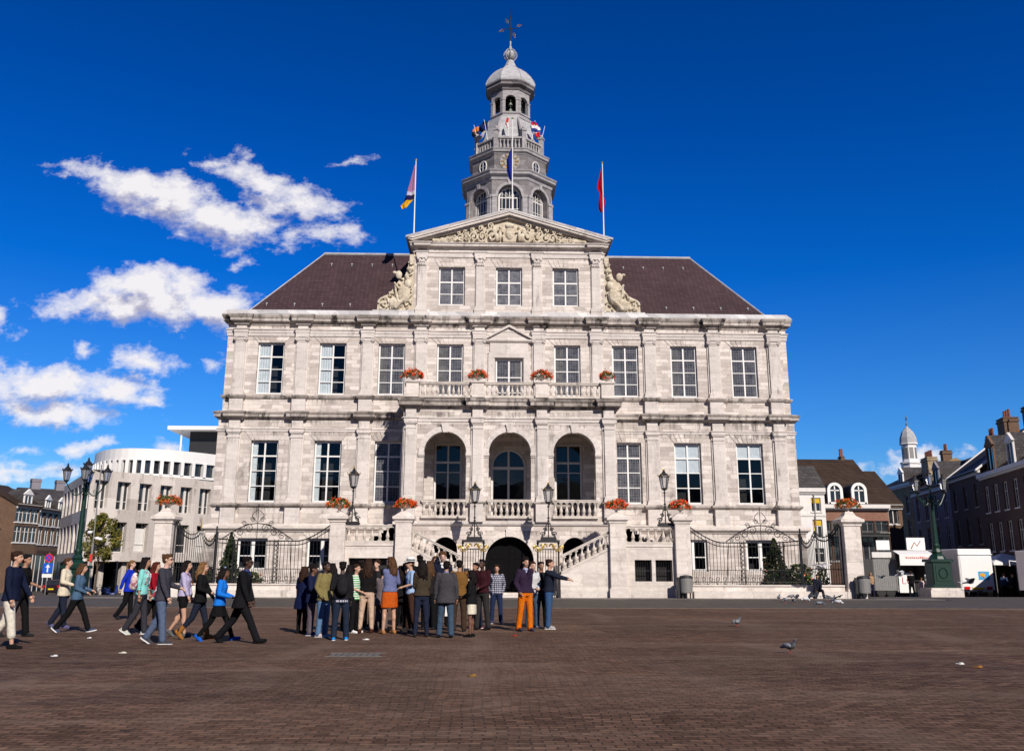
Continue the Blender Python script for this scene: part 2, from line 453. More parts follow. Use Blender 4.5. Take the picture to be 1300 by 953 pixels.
# ---------------------------------------------------------------- remesh queue (melts overlapping solids into one skin)
RQ = []
def remesh_later(mb, name, mats, parent=None, vox=.015, smooth=2, extra=None, fac=.5, props=None):
    me = bpy.data.meshes.new(name); me.from_pydata(mb.v, [], mb.f); me.update()
    tmp = bpy.data.objects.new('tmp', me); C.objects.link(tmp)
    r = tmp.modifiers.new('r', 'REMESH'); r.mode = 'VOXEL'; r.voxel_size = vox
    if smooth:
        s = tmp.modifiers.new('s', 'SMOOTH'); s.iterations = smooth; s.factor = fac
    o = bpy.data.objects.new(name, bpy.data.meshes.new(name)); C.objects.link(o)
    if parent: o.parent = parent
    RQ.append((tmp, o, mats if isinstance(mats, (list, tuple)) else [mats], extra))
    return o
def flush_remesh():
    dg = bpy.context.evaluated_depsgraph_get()
    for tmp, o, mats, extra in RQ:
        me = bpy.data.meshes.new_from_object(tmp.evaluated_get(dg))
        n0 = len(me.polygons); old = o.data
        if extra is not None:
            vs = [tuple(v.co) for v in me.vertices]; fs = [tuple(p.vertices) for p in me.polygons]
            b = len(vs)
            vs += extra.v; fs += [tuple(b+i for i in f) for f in extra.f]
            m2 = bpy.data.meshes.new(o.name); m2.from_pydata(vs, [], fs)
            bpy.data.meshes.remove(me); me = m2
            me.materials.clear()
            for m in mats: me.materials.append(m)
            me.polygons.foreach_set('material_index', [0]*n0+extra.m)
        else:
            me.materials.clear()
            for m in mats: me.materials.append(m)
        me.polygons.foreach_set('use_smooth', [True]*len(me.polygons)); me.update()
        me.name = old.name; o.data = me; bpy.data.meshes.remove(old)
    for tmp, *_ in RQ:
        d = tmp.data; bpy.data.objects.remove(tmp); bpy.data.meshes.remove(d)
    RQ.clear()

# ---------------------------------------------------------------- TOWN HALL
hall = empty('town_hall', 'pale classical stone hall with arcaded balcony, slate roof and grey clock tower', 'town hall', (0,0,0))
WX = [-14.6,-10.83,-7.22,-3.63,0,3.6,7.2,10.83,14.6]
PU = [-16.45,-12.7,-8.7,-5.42,-1.83,1.83,5.42,8.7,12.7,16.45]

bm = MB()
holes = [(x-.87,x+.87,1.35,3.15) for x in (-14.87,-10.85,10.85,14.87)]
wall_holes(bm, -17.6, 17.6, -1.6, 3.72, holes, -.2, .4)
bm.quad((-17.6,-.2,-1.6),(-17.6,-.2,3.72),(-17.6,26,3.72),(-17.6,26,-1.6)); bm.quad((17.6,-.2,-1.6),(17.6,26,-1.6),(17.6,26,3.72),(17.6,-.2,3.72))
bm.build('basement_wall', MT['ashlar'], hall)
lw = MB()
holes = [(x-.82,x+.82,5.24,8.87) for x in WX if abs(x) > 6] + [(-4.48,-2.78,4.2,8.8),(2.75,4.45,4.2,8.8),(-1.07,1.07,4.2,7.42,'arch')]
wall_holes(lw, -17.45, 17.45, 3.72, 10.5, holes, 0, .32)
lw.quad((-17.45,0,3.72),(-17.45,0,10.5),(-17.45,26,10.5),(-17.45,26,3.72)); lw.quad((17.45,0,3.72),(17.45,26,3.72),(17.45,26,10.5),(17.45,0,10.5))
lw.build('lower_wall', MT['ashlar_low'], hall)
uw = MB()
holes = [(x-.82,x+.82,11.7,14.9) for x in WX if x] + [(-.85,.85,11.0,14.03)]
wall_holes(uw, -17.3, 17.3, 10.5, 17.0, holes, .03, .30)
uw.quad((-17.3,.03,10.5),(-17.3,.03,17),(-17.3,26,17),(-17.3,26,10.5)); uw.quad((17.3,.03,10.5),(17.3,26,10.5),(17.3,26,17),(17.3,.03,17))
uw.quad((-17.6,26,-1.6),(17.6,26,-1.6),(17.6,26,17),(-17.6,26,17))
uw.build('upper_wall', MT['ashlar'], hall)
aw = MB()
wall_holes(aw, -5.98, 5.98, 16.8, 21.45, [(x-.83,x+.83,17.42,19.9) for x in (-3.62,-.02,3.55)], 0, .3)
aw.quad((-5.98,0,16.8),(-5.98,0,21.6),(-5.98,6,21.6),(-5.98,6,16.8)); aw.quad((5.98,0,16.8),(5.98,6,16.8),(5.98,6,21.6),(5.98,0,21.6))
aw.quad((-5.98,6,16.8),(-5.98,6,21.6),(5.98,6,21.6),(5.98,6,16.8))
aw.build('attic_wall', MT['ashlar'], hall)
# dim rooms behind the glass
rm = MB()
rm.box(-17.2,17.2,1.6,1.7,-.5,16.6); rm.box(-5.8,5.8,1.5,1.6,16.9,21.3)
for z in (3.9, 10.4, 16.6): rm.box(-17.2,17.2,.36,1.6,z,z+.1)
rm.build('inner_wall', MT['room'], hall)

def res_path(x0, x1, cs, w, out, y=0, ret=2):
    p = [(x0, y+ret)] if ret else []
    p.append((x0, y))
    for c in cs:
        p += [(c-w/2, y), (c-w/2, y-out), (c+w/2, y-out), (c+w/2, y)]
    p.append((x1, y))
    if ret: p.append((x1, y+ret))
    return p
def molding(name, path, prof, m): return MB().mold(path, prof).build(name, MT[m], hall)

# upper entablature, cornice and lead gutter
molding('architrave', res_path(-17.3,17.3,PU,.72,.2,.03,25), [(0,15.32),(.05,15.32),(.05,15.5),(.08,15.52),(.08,15.66),(.13,15.70),(.13,15.76),(0,15.76)], 'trim')
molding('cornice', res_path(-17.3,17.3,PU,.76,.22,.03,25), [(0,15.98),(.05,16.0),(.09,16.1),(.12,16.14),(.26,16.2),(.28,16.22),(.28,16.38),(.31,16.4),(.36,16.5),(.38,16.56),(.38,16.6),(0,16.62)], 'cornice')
molding('gutter', [(-17.3,26),(-17.3,.03),(17.3,.03),(17.3,26)], [(.34,16.603),(.36,16.66),(.12,16.98),(-.5,17.02)], 'gutter')
# middle cornice over the ground order
PL = [p for p in PU if abs(p) > 6.2]
molding('frieze_band', res_path(-17.45,17.45,PL,.76,.2,0,25), [(0,9.42),(.05,9.42),(.05,9.52),(.09,9.56),(.09,9.6),(0,9.6)], 'trim')
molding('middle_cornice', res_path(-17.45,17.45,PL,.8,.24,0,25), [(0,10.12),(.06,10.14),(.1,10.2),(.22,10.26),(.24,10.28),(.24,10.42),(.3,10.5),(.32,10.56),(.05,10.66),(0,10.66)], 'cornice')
molding('sill_course', res_path(-17.3,17.3,[p for p in PU if abs(p)>6.2],.86,.26,.03,25), [(0,11.38),(.07,11.42),(.12,11.5),(.14,11.54),(.14,11.6),(0,11.64)], 'cornice')
molding('lower_sill_course', res_path(-17.45,17.45,PL,.92,.28,0,25), [(0,4.92),(.07,4.96),(.13,5.02),(.15,5.06),(.15,5.13),(0,5.17)], 'cornice')
molding('base_course', [(-17.6,26),(-17.6,-.2),(17.6,-.2),(17.6,26)], [(0,3.5),(.05,3.52),(.12,3.62),(.22,3.68),(.24,3.72),(.24,3.86),(-.1,4.0),(-.2,4.0)], 'terrace')
molding('plinth', [(-17.6,26),(-17.6,-.2),(-9.4,-.2)], [(0,-1.6),(.1,-1.6),(.1,.55),(0,.62)], 'terrace')
molding('plinth', [(9.4,-.2),(17.6,-.2),(17.6,26)], [(0,-1.6),(.1,-1.6),(.1,.55),(0,.62)], 'terrace')

def pilaster(x, w, z0, z1, y=0, pr=.2, cap='ionic', ped=None, name='pilaster', m='trim', half=.09):
    b = MB()
    b.box(x-w/2-half, x+w/2+half, y-pr*.45, y+.1, z0, z1)          # backing strip
    b.box(x-w/2, x+w/2, y-pr, y+.05, z0+.32, z1-.42)
    for a, zz, h in ((.10,0,.14),(.07,.14,.09),(.04,.23,.09)):
        b.box(x-w/2-a, x+w/2+a, y-pr-a, y+.05, z0+zz, z0+zz+h)
    if cap == 'ionic':
        b.box(x-w/2-.02, x+w/2+.02, y-pr-.02, y+.05, z1-.42, z1-.36)
        b.box(x-w/2-.01, x+w/2+.01, y-pr-.03, y+.05, z1-.36, z1-.12)
        b.box(x-w/2-.1, x+w/2+.1, y-pr-.1, y+.05, z1-.12, z1)
        for s in (-1, 1):
            v = MB(); r = .13
            pts = [(x+s*(w/2+.0)+r*(1-t/22)*math.cos(t*.62)*s, z1-.24+r*(1-t/22)*math.sin(t*.62)) for t in range(20)]
            b.tube([(p[0], y-pr-.07, p[1]) for p in pts], .028, 5)
            b.M = Matrix.Identity(4)
            b.vprism([(x+s*(w/2)+.125*math.cos(a*PI/6), z1-.24+.125*math.sin(a*PI/6)) for a in range(12)], y-pr-.06, y-pr+.1)
        b.box(x-w/2+.12, x+w/2-.12, y-pr-.06, y-pr+.02, z1-.3, z1-.16)
    elif cap == 'corinth':
        b.box(x-w/2-.02, x+w/2+.02, y-pr-.02, y+.05, z1-.62, z1-.57)
        b.box(x-w/2-.08, x+w/2+.08, y-pr-.08, y+.05, z1-.1, z1)
        b.box(x-w/2+.03, x+w/2-.03, y-pr-.03, y+.05, z1-.57, z1-.1)
        for k in range(5):
            b.ball((x-w/2+.06+k*(w-.12)/4, y-pr-.05, z1-.5), (.06,.045,.1), 6, 5)
        for k in range(4):
            b.ball((x-w/2+.1+k*(w-.2)/3, y-pr-.07, z1-.33), (.055,.05,.1), 6, 5)
        for s in (-1,1): b.ball((x+s*(w/2-.02), y-pr-.08, z1-.17), (.085,.06,.08), 7, 5)
        b.ball((x, y-pr-.1, z1-.1), (.06,.04,.06), 6, 5)
    else:
        b.box(x-w/2-.03, x+w/2+.03, y-pr-.03, y+.05, z1-.42, z1-.34)
        b.box(x-w/2, x+w/2, y-pr, y+.05, z1-.34, z1-.17)
        b.box(x-w/2-.05, x+w/2+.05, y-pr-.05, y+.05, z1-.17, z1-.1)
        b.box(x-w/2-.09, x+w/2+.09, y-pr-.09, y+.05, z1-.1, z1)
    if ped:
        pz0, pz1 = ped
        b.box(x-w/2-.1, x+w/2+.1, y-pr-.08, y+.05, pz0, pz1)
    return b.build(name, MT[m], hall)
for x in PU:
    pilaster(x, .62, 11.62, 15.34, .03, .18, 'ionic', (10.64,11.5) if abs(x) > 6.2 else None)
for x in PL:
    pilaster(x, .66, 5.14, 9.44, 0, .18, 'tuscan', (3.9,5.0))
for x in (-5.5,-1.83,1.75,5.45):
    pilaster(x, .52, 17.0, 20.55, 0, .14, 'corinth', (16.62,17.02), half=.05)

# stone blocks standing in the friezes above each pilaster
for x in PU: MB().box(x-.31, x+.31, -.15, .1, 15.765, 15.985).build('frieze_block', MT['trim'], hall)
for x in PL: MB().box(x-.33, x+.33, -.18, .1, 9.605, 10.12).build('frieze_block', MT['trim'], hall)
# tablets and plain panels between the courses
for x in [w for w in WX if abs(w) > 6]:
    MB().box(x-1.25, x+1.25, -.012, .02, 9.66, 10.06).build('frieze_panel', MT['ashlar_low'], hall)

def lintel(x, z, w, h, y=0, fan=.35, n=7, key=False, m='trim'):
    b = MB()
    for k in range(n):
        a0, a1 = k/n, (k+1)/n; g = .018
        xb0, xb1 = x-w/2+w*a0+g, x-w/2+w*a1-g
        W2 = w+2*fan
        xt0, xt1 = x-W2/2+W2*a0+g, x-W2/2+W2*a1-g
        kk = .05 if key and k == n//2 else 0
        b.vprism([(xb0,z),(xb1,z),(xt1,z+h+kk),(xt0,z+h+kk)], y-.03-kk, y+.02)
    return b.build('lintel', MT[m], hall)
for x in WX:
    if x: lintel(x, 14.92, 1.64, .36, .03, m='ashlar')
    if abs(x) > 6: lintel(x, 8.89, 1.66, .52, 0, .4, m='ashlar_low')
for x in (-3.62,-.02,3.55): lintel(x, 19.92, 1.66, .5, 0, .3, m='ashlar')
for x in (-14.87,-10.85,10.85,14.87): lintel(x, 3.16, 1.74, .33, -.2, .3, m='terrace')

def window(parent, x0, x1, z0, z1, y, rows, mt='white', glass='glass', cur=None, arch=None, fr=.085, mull=.09, tr=.06, dz=.07, shade=None, cols=2):
    """casement window: frame, panes (sub-parts)"""
    f = MB(); xm = (x0+x1)/2
    f.box(x0, x0+fr, y, y+dz, z0, z1); f.box(x1-fr, x1, y, y+dz, z0, z1)
    f.box(x0+fr, x1-fr, y, y+dz, z0, z0+fr)
    if not arch: f.box(x0+fr, x1-fr, y, y+dz, z1-fr, z1)
    zt = z1 if not arch else z1+(x1-x0)/2-.05
    for c in range(1, cols):
        xc = x0+(x1-x0)*c/cols
        f.box(xc-mull/2, xc+mull/2, y-.012, y+dz, z0+fr, zt-(0 if arch else fr))
    for r, wd in rows:
        z = z0+(z1-z0)*r
        f.box(x0+fr, x1-fr, y-.006, y+dz-.01, z-wd/2, z+wd/2)
    if arch:
        arch_ring(f, xm, z1, (x1-x0)/2-fr, (x1-x0)/2, y, y+dz, 20)
        if arch == 'fan':
            r = (x1-x0)/2-fr
            for k in range(1, 6):
                a = PI*k/6
                f.tube([(xm+.1*math.cos(a), y+.03, z1+.1*math.sin(a)), (xm+r*math.cos(a), y+.03, z1+r*math.sin(a))], .018, 4)
    o = f.build('window', MT[mt], parent)
    g = MB()
    if arch:
        r = (x1-x0)/2-.03
        g.vprism([(x0+.03,z0+.03),(x1-.03,z0+.03)]+[(xm+r*math.cos(PI*k/16), z1+r*math.sin(PI*k/16)) for k in range(17)], y+.035, y+.045)
    else: g.box(x0+.03, x1-.03, y+.035, y+.045, z0+.03, z1-.03)
    g.build('pane', MT[glass], o)
    if cur:
        for s, wfrac, cm in cur:
            c = MB(); w = (x1-x0)*wfrac
            a = x0+.04 if s < 0 else x1-.04-w
            n = 14; pts = []
            for k in range(n+1):
                pts.append((a+w*k/n, y+.085+.022*math.sin(k*2.2+x0)))
            for k in range(n):
                p, q = pts[k], pts[k+1]
                c.add([(p[0],p[1],z0+.04),(q[0],q[1],z0+.04),(q[0],q[1],z1-.04),(p[0],p[1],z1-.04),
                       (p[0],p[1]+.012,z0+.04),(q[0],q[1]+.012,z0+.04),(q[0],q[1]+.012,z1-.04),(p[0],p[1]+.012,z1-.04)],
                      [(0,1,2,3),(7,6,5,4),(0,3,7,4),(1,5,6,2)])
            c.build('curtain', MT[cm], o)
    return o
R4 = [(.26,.05),(.51,.05),(.755,.085)]
R4u = [(.245,.045),(.49,.045),(.735,.08)]
for i, x in enumerate(WX):
    if abs(x) > 6:
        cur = [(-1,.2,'curtain')]
        gl = 'leaded' if i in (2,6) else 'glass'
        wn_ = window(hall, x-.80, x+.80, 5.26, 8.85, .2, R4, glass=gl, cur=cur if i < 2 else None)
        if i in (7, 8): MB().box(x-.74, x+.74, .27, .29, 7.1 if i == 7 else 7.9, 8.8).build('blind', MT['curtain'], wn_)
        cur = [(-1,.46,'curtain')] if i < 2 else ([(-1,.3,'ycurtain')] if i in (2,7) else ([(1,.12,'curtain')] if i == 8 else [(-1,.3,'curtain')]))
        window(hall, x-.80, x+.80, 11.72, 14.88, .2, R4u, glass='glass' if i < 2 else 'leaded', cur=cur)
    elif x:
        window(hall, x-.80, x+.80, 11.72, 14.88, .2, R4u, glass='leaded', cur=[(-1,.34,'ycurtain')])
window(hall, -.82, .82, 11.02, 14.01, .2, [(.3,.05),(.62,.06)], glass='leaded', cur=[(1,.25,'ycurtain')])
for x in (-3.62,-.02,3.55):
    window(hall, x-.81, x+.81, 17.44, 19.88, .18, [(.30,.05),(.62,.09)], glass='leaded_fine', cur=[(1,.4,'curtain')] if x > -1 else None)
for x in (-14.87,-10.85,10.85,14.87):
    o = window(hall, x-.85, x+.85, 1.37, 3.13, -.02, [(.45,.05)], mull=.22, fr=.11)
# tall loggia doors
for x in (-3.63, 3.6):
    window(hall, x-.83, x+.83, 4.25, 8.78, .2, [(.2,.06),(.62,.05),(.75,.12)], glass='glass', mt='offwhite', fr=.12)
window(hall, -1.05, 1.05, 4.25, 7.42, .2, [(.28,.06),(.97,.16)], arch='plain', mt='offwhite', fr=.13, mull=.12)
# window surrounds sills
for x in WX:
    if abs(x) > 6:
        for z in (5.17, 11.635): MB().box(x-.9, x+.9, -.06, .3, z, z+.07).build('window_sill', MT['trim'], hall)

# balcony door surround with its small pediment
d = MB()
d.box(-1.28,-.9,-.06,.05,11.0,14.42); d.box(.9,1.28,-.06,.05,11.0,14.42); d.box(-1.28,1.28,-.07,.05,14.08,14.42)
d.box(-1.18,1.18,-.05,.05,14.43,15.0)
d.mold([(-1.35,.03),(-1.35,-.05),(1.35,-.05),(1.35,.03)], [(0,15.0),(.05,15.04),(.12,15.1),(.14,15.16),(.14,15.2),(0,15.2)])
d.vprism([(-1.3,15.2),(1.3,15.2),(0,15.98)], -.06, .03)
for s in (-1,1):
    d.vprism([(s*1.5,15.2),(s*1.5,15.3),(0,16.16),(0,16.0)][::s], -.22, .03)
d.build('door_surround', MT['trim'], hall)

# ---------------- pediment
apex = 23.5; ex = 6.5; zb = 21.48
molding('attic_architrave', res_path(-5.98,5.98,[-5.5,-1.83,1.75,5.45],.66,.14,0,6), [(0,20.56),(.05,20.56),(.05,20.8),(.1,20.86),(.1,20.92),(0,20.92)], 'trim')
molding('attic_cornice', [(-5.98,6),(-5.98,0),(-5.75,0),(-5.75,-.14),(-5.25,-.14),(-5.25,0),(5.2,0),(5.2,-.14),(5.7,-.14),(5.7,0),(5.98,0),(5.98,6)],
        [(0,21.1),(.06,21.12),(.1,21.18),(.26,21.22),(.28,21.24),(.28,21.34),(.34,21.4),(.36,21.46),(0,21.48)], 'trim')
p = MB()
p.vprism([(-6.0,21.4),(6.0,21.4),(0,23.35)], .06, .4)
p.build('tympanum', MT['cream'], hall)
p = MB()
for s in (-1,1):
    for (o0, o1, yy) in ((0,.14,-.16),(.14,.3,-.38),(.3,.42,-.44)):
        # raking cornice in three steps
        a = [(s*6.15, 21.46+o0*.75), (s*(6.3+o1*.5), 21.46+o1*.75), (0, 23.2+o1*1.1), (0, 23.2+o0*1.1)]
        p.vprism(a[::-s], yy, .5)
p.build('raking_cornice', MT['trim'], hall)
rf = MB()
for s in (-1,1):
    a = [(0,-.46,23.74),(s*6.56,-.46,21.84),(s*6.56,6,21.84),(0,6,23.74)]
    rf.add(a+[(x,y,z-.12) for x,y,z in a], [(0,1,2,3),(7,6,5,4),(0,4,5,1),(1,5,6,2),(2,6,7,3)])
rf.quad((-6.5,6,21.4),(6.5,6,21.4),(0,6,23.6))
rf.build('pediment_roof', MT['gutter'], hall)

def spiral(b, x, z, r, s, y, turns=1.6, th=.06, n=20, up=1):
    pts = []
    for i in range(n):
        t = i/(n-1); a = t*turns*2*PI; rr = r*(1-.82*t)
        pts.append((x+s*rr*math.cos(a), y-.04*t, z+up*rr*math.sin(a)))
    b.tube(pts, [th*(1-.35*i/n) for i in range(n)], 6)
rnd = random.Random(4)
b = MB()
b.vprism([(-.42,22.05),(.42,22.05),(.5,22.75),(0,23.0),(-.5,22.75)], -.16, .08)
b.ball((0,-.18,22.5), (.28,.1,.33)); b.ball((0,-.2,22.86), (.3,.12,.12))
for k in range(5): b.ball((-.24+.12*k,-.2,22.98-abs(k-2)*.03), .06, 6, 5)
for s in (-1,1):
    b.ball((s*.62,-.14,22.42), (.13,.13,.34)); b.ball((s*.6,-.18,22.78), .1); b.ball((s*.8,-.12,22.3), (.18,.12,.2))
    b.tube([(s*.55,-.2,22.6),(s*.38,-.26,22.5)], .05); b.ball((s*.95,-.1,22.6), (.16,.08,.22))
    xx = 1.15
    while xx < 5.0:
        H = 1.35*(1-xx/5.9)
        r = max(.09, H*.33)
        spiral(b, s*xx, 22.03+r*1.02, r, s, -.08, 1.5, max(.03,r*.2), up=1 if rnd.random() < .5 else -1)
        b.ball((s*xx,-.1,22.03+r), r*.25, 6, 5)
        if H > .6: spiral(b, s*(xx+.1), 22.05+r*2.3, r*.55, -s, -.08, 1.3, r*.16)
        for _ in range(7):
            q = rnd.uniform(-r, r*1.3); zz = 22.0+rnd.uniform(.06, max(.1,H*.75))
            an = rnd.uniform(0, PI)
            b.ball((s*(xx+q), -.05, zz), (r*.34,.09,r*.13), 6, 5, Matrix.Rotation(an, 3, 'Y'))
        xx += r*1.75
    b.tube([(s*x_, -.04, 22.06+.05*math.sin(x_*6)) for x_ in [3.6+.15*i for i in range(13)]], [.05-.003*i for i in range(13)])
b.box(-5.4,5.4,-.02,.1,21.98,22.05)
b.v = [(x*.98, y*1.25, 21.47+(z-21.98)*1.30) for x, y, z in b.v]
remesh_later(b, 'coat_of_arms_relief', MT['cream'], hall, .028, 1)

# carved scroll groups standing on the cornice beside the attic
for s in (-1, 1):
    b = MB(); X = lambda v: s*v
    out = [(5.98,17.02),(8.25,17.02),(8.22,17.5),(7.9,17.95),(7.5,18.15),(7.2,18.6),(6.95,19.0),(6.6,19.25),(6.42,19.8),(6.3,20.5),(5.98,20.55)]
    pts = [(X(a), c) for a, c in out]
    b.vprism(pts if s < 0 else pts[::-1], .02, .3)
    spiral(b, X(7.75), 17.5, .42, s, -.02, 1.3, .09)
    b.ball((X(7.1),-.02,17.5), (.5,.22,.42)); b.ball((X(6.6),-.1,18.1), (.42,.22,.62)); b.ball((X(6.35),-.1,18.75), (.27,.22,.33))
    b.ball((X(6.4),-.14,19.12), (.15,.16,.18)); b.ball((X(6.95),-.04,19.35), (.22,.14,.28)); b.ball((X(7.22),-.02,19.5), (.14,.1,.1))
    b.ball((X(6.25),-.05,19.75), (.24,.15,.16)); b.ball((X(6.15),0,20.15), (.16,.13,.14)); b.box(min(X(6.0),X(6.3)),max(X(6.0),X(6.3)),-.1,.2,20.25,20.7)
    b.tube([(X(7.15),-.16,18.7),(X(7.05),-.2,18.0),(X(6.85),-.16,17.3)], .07); b.tube([(X(6.5),-.2,18.5),(X(6.9),-.22,18.4),(X(7.2),-.2,18.8)], .075)
    b.tube([(X(6.4),-.16,17.9),(X(6.8),-.22,17.5),(X(7.1),-.16,17.15)], .12)
    for k in range(16):
        an = k*PI/8
        b.tube([(X(6.55),-.2,17.95),(X(6.55)+.26*math.cos(an),-.17,17.95+.26*math.sin(an))], .022, 4)
    for _ in range(70):
        xx = rnd.uniform(6.1, 8.0); zz = 17.1+rnd.uniform(0,1)*(3.0*(1-(xx-6)/2.3))
        b.ball((X(xx), -.04, zz), (.15,.12,.045), 6, 5, Matrix.Rotation(rnd.uniform(0,PI), 3, 'Y'))
    spiral(b, X(6.2), 20.1, .17, s, -.1, 1.2, .04)
    remesh_later(b, 'carved_figure_group', MT['cream'], hall, .022, 1)
    MB().box(min(X(5.98),X(8.5)),max(X(5.98),X(8.5)),-.15,.4,16.9,17.03).build('sculpture_plinth', MT['gutter'], hall)

# ---------------- slate roof (hipped all round, lead ridge, roof hooks)
rf = MB()
E0 = [(-16.35,.5,16.98),(16.35,.5,16.98),(16.35,25.5,16.98),(-16.35,25.5,16.98)]
T0 = [(-12.45,4.2,22.15),(12.45,4.2,22.15),(12.45,21.8,22.15),(-12.45,21.8,22.15)]
rf.add(E0+T0, [(0,1,5,4),(1,2,6,5),(2,3,7,6),(3,0,4,7),(4,5,6,7)])
roof = rf.build('roof', MT['slate'], hall)
rg = MB()
rg.tube([T0[0],T0[1],T0[2],T0[3],T0[0]], .1, 6); rg.tube([E0[0],T0[0]], .05, 5); rg.tube([E0[1],T0[1]], .05, 5)
rg.build('ridge_lead', MT['lead'], roof)
for fr_, zz in ((.12,0),(.80,0)):
    for s in (-1, 1):
        for k in range(5):
            x = s*(8.3+k*1.75) if fr_ < .5 else s*(6.4+k*1.35)
            y = .5+3.7*fr_; z = 16.98+5.17*fr_
            h = MB(); h.tube([(x,y,z+.02),(x,y-.08,z+.05),(x,y-.08,z-.12),(x,y-.15,z-.08)], .018, 4); h.box(x-.05,x+.05,y-.04,y-.01,z+.05,z+.12)
            h.build('roof_hook', MT['lead'], roof)

# ---------------- loggia
LY = -3.0
lg = MB()
wall_holes(lg, -6.1, 6.1, 4.0, 10.4, [(xc-1.2,xc+1.2,4.2,7.85,'arch') for xc in (-3.68,0,3.68)], LY, .55)
for s in (-1, 1):
    lg.M = Matrix.Translation((s*6.1, 0, 0)) @ Matrix.Rotation(-s*PI/2, 4, 'Z') if False else Matrix.Identity(4)
for s in (-1, 1):   # side walls with an arch each
    q = MB(); wall_holes(q, 0.02, 2.98, 4.0, 10.4, [(.75,2.25,4.2,8.0,'arch')], 0, .55)
    for f_ in q.f:
        lg.add([(s*(6.1-q.v[i][1]), LY+q.v[i][0], q.v[i][2]) for i in f_], [tuple(range(len(f_)))])
lg.quad((-5.55,LY+.55,4.0),(-5.55,LY+.55,10.4),(-4.88,LY+.55,10.4),(-4.88,LY+.55,4.0))
lg.box(-6.08,6.08,LY+.02,-.02,9.6,9.7)
wall_holes(lg, -5.6, 5.6, 4.2, 9.6, [(xc-1.2,xc+1.2,4.2,7.85,'arch') for xc in (-3.68,0,3.68)], LY+.55, .01)
lg.build('loggia_wall', MT['ashlar_low'], hall)
fl = MB(); fl.box(-6.07,6.07,LY+.03,0,3.9,4.197); fl.build('loggia_floor', MT['terrace'], hall)
fl = MB(); fl.box(-6.1,6.1,LY+.01,.0,10.4,10.96); fl.build('balcony_floor', MT['terrace'], hall)
for xc in (-3.68,0,3.68):
    a = MB(); arch_ring(a, xc, 7.85, 1.2, 1.5, LY-.06, LY+.02, 26, 2)
    a.vprism([(xc-.14,9.0),(xc+.14,9.0),(xc+.24,9.5),(xc-.24,9.5)], LY-.16, LY)
    a.build('archivolt', MT['trim'], hall)
im = MB()
for xc in (-3.68,0,3.68):
    for s in (-1, 1):
        x0, x1 = sorted((xc+s*1.17, xc+s*1.52))
        im.box(x0, x1, LY-.10, LY+.3, 7.68, 7.85); im.box(x0+.02, x1-.02, LY-.05, LY+.3, 7.6, 7.68)
im.build('impost', MT['trim'], hall)
LP_ = [-5.66,-1.85,1.82,5.66]
for x in LP_:
    pilaster(x, .54, 5.1, 9.62, LY, .2, 'tuscan', (4.0,4.98), half=.1)
molding('loggia_architrave', res_path(-6.1,6.1,LP_,.7,.22,LY,3), [(0,9.62),(.04,9.62),(.04,9.76),(.09,9.8),(.09,9.86),(0,9.86)], 'trim')
molding('loggia_cornice', res_path(-6.1,6.1,LP_,.76,.24,LY,3), [(0,10.32),(.06,10.36),(.12,10.46),(.2,10.5),(.28,10.52),(.28,10.7),(.34,10.76),(.38,10.86),(.4,10.9),(.05,10.98),(0,10.98)], 'cornice')
for x in LP_: MB().mold([(x-.42,LY+.02),(x-.42,LY-.26),(x+.42,LY-.26),(x+.42,LY+.02)], [(0,4.96),(.05,5.0),(.08,5.04),(.08,5.1),(0,5.12),(-.42,5.12)]).build('pedestal_cap', MT['cornice'], hall)
for x in LP_: MB().box(x-.3, x+.3, LY-.21, LY, 9.87, 10.32).build('frieze_block', MT['trim'], hall)
molding('loggia_base_course', [(-6.1,0),(-6.1,LY),(6.1,LY),(6.1,0)], [(0,3.78),(.08,3.82),(.12,3.9),(.12,4.0),(0,4.04)], 'trim')

_balm = {}
def baluster_mesh(h, r=.095, m='balu'):
    k = (round(h,3), r, m)
    if k not in _balm:
        b = MB(); w = r*1.0
        b.box(-w,w,-w,w,0,.08*h); b.box(-w,w,-w,w,.92*h,h)
        b.lathe([(r*.6,.08*h),(r*.95,.12*h),(r*.55,.17*h),(r*.95,.28*h),(r*1.05,.36*h),(r*.8,.5*h),(r*.42,.7*h),(r*.42,.8*h),(r*.85,.84*h),(r*.5,.88*h),(r*.9,.92*h)], n=10, caps=False)
        o = b.build('baluster', MT[m]); me = o.data; bpy.data.objects.remove(o)
        _balm[k] = me
    return _balm[k]
def balustrade(parent, p0, p1, z, h, n, rail=.14, plinth=.16, dp=.3, slope=0, m='balu', r=.095, lead=False):
    p0, p1 = Vector(p0), Vector(p1); d = p1-p0; Ln = d.length; d.normalize()
    nx = Vector((-d.y, d.x)); b = MB()
    def bar(za, zb, w):
        vs = []
        for q, dz in ((p0,0),(p1,slope*Ln)):
            for sg in (-1,1):
                for zz in (za, zb):
                    v = q+nx*sg*w/2; vs.append((v.x, v.y, z+zz+dz))
        b.add(vs, [(0,2,3,1),(4,5,7,6),(0,1,5,4),(2,6,7,3),(1,3,7,5),(0,4,6,2)])
    bar(0, plinth, dp); bar(h-rail, h-.05, dp*.9); bar(h-.05, h, dp*1.08)
    o = b.build('balustrade', MT[m], parent)
    me = baluster_mesh(h-rail-plinth, r, m)
    for k in range(n):
        t = (k+.5)/n*Ln; q = p0+d*t
        c = bpy.data.objects.new('baluster', me); C.objects.link(c); c.parent = o
        c.location = (q.x, q.y, z+plinth+slope*t); c.rotation_euler = (0,0,math.atan2(d.y,d.x))
    return o
for xc in (-3.68,0,3.68):
    balustrade(hall, (xc-1.28,LY-.02), (xc+1.28,LY-.02), 4.2, 1.03, 8, plinth=.14)
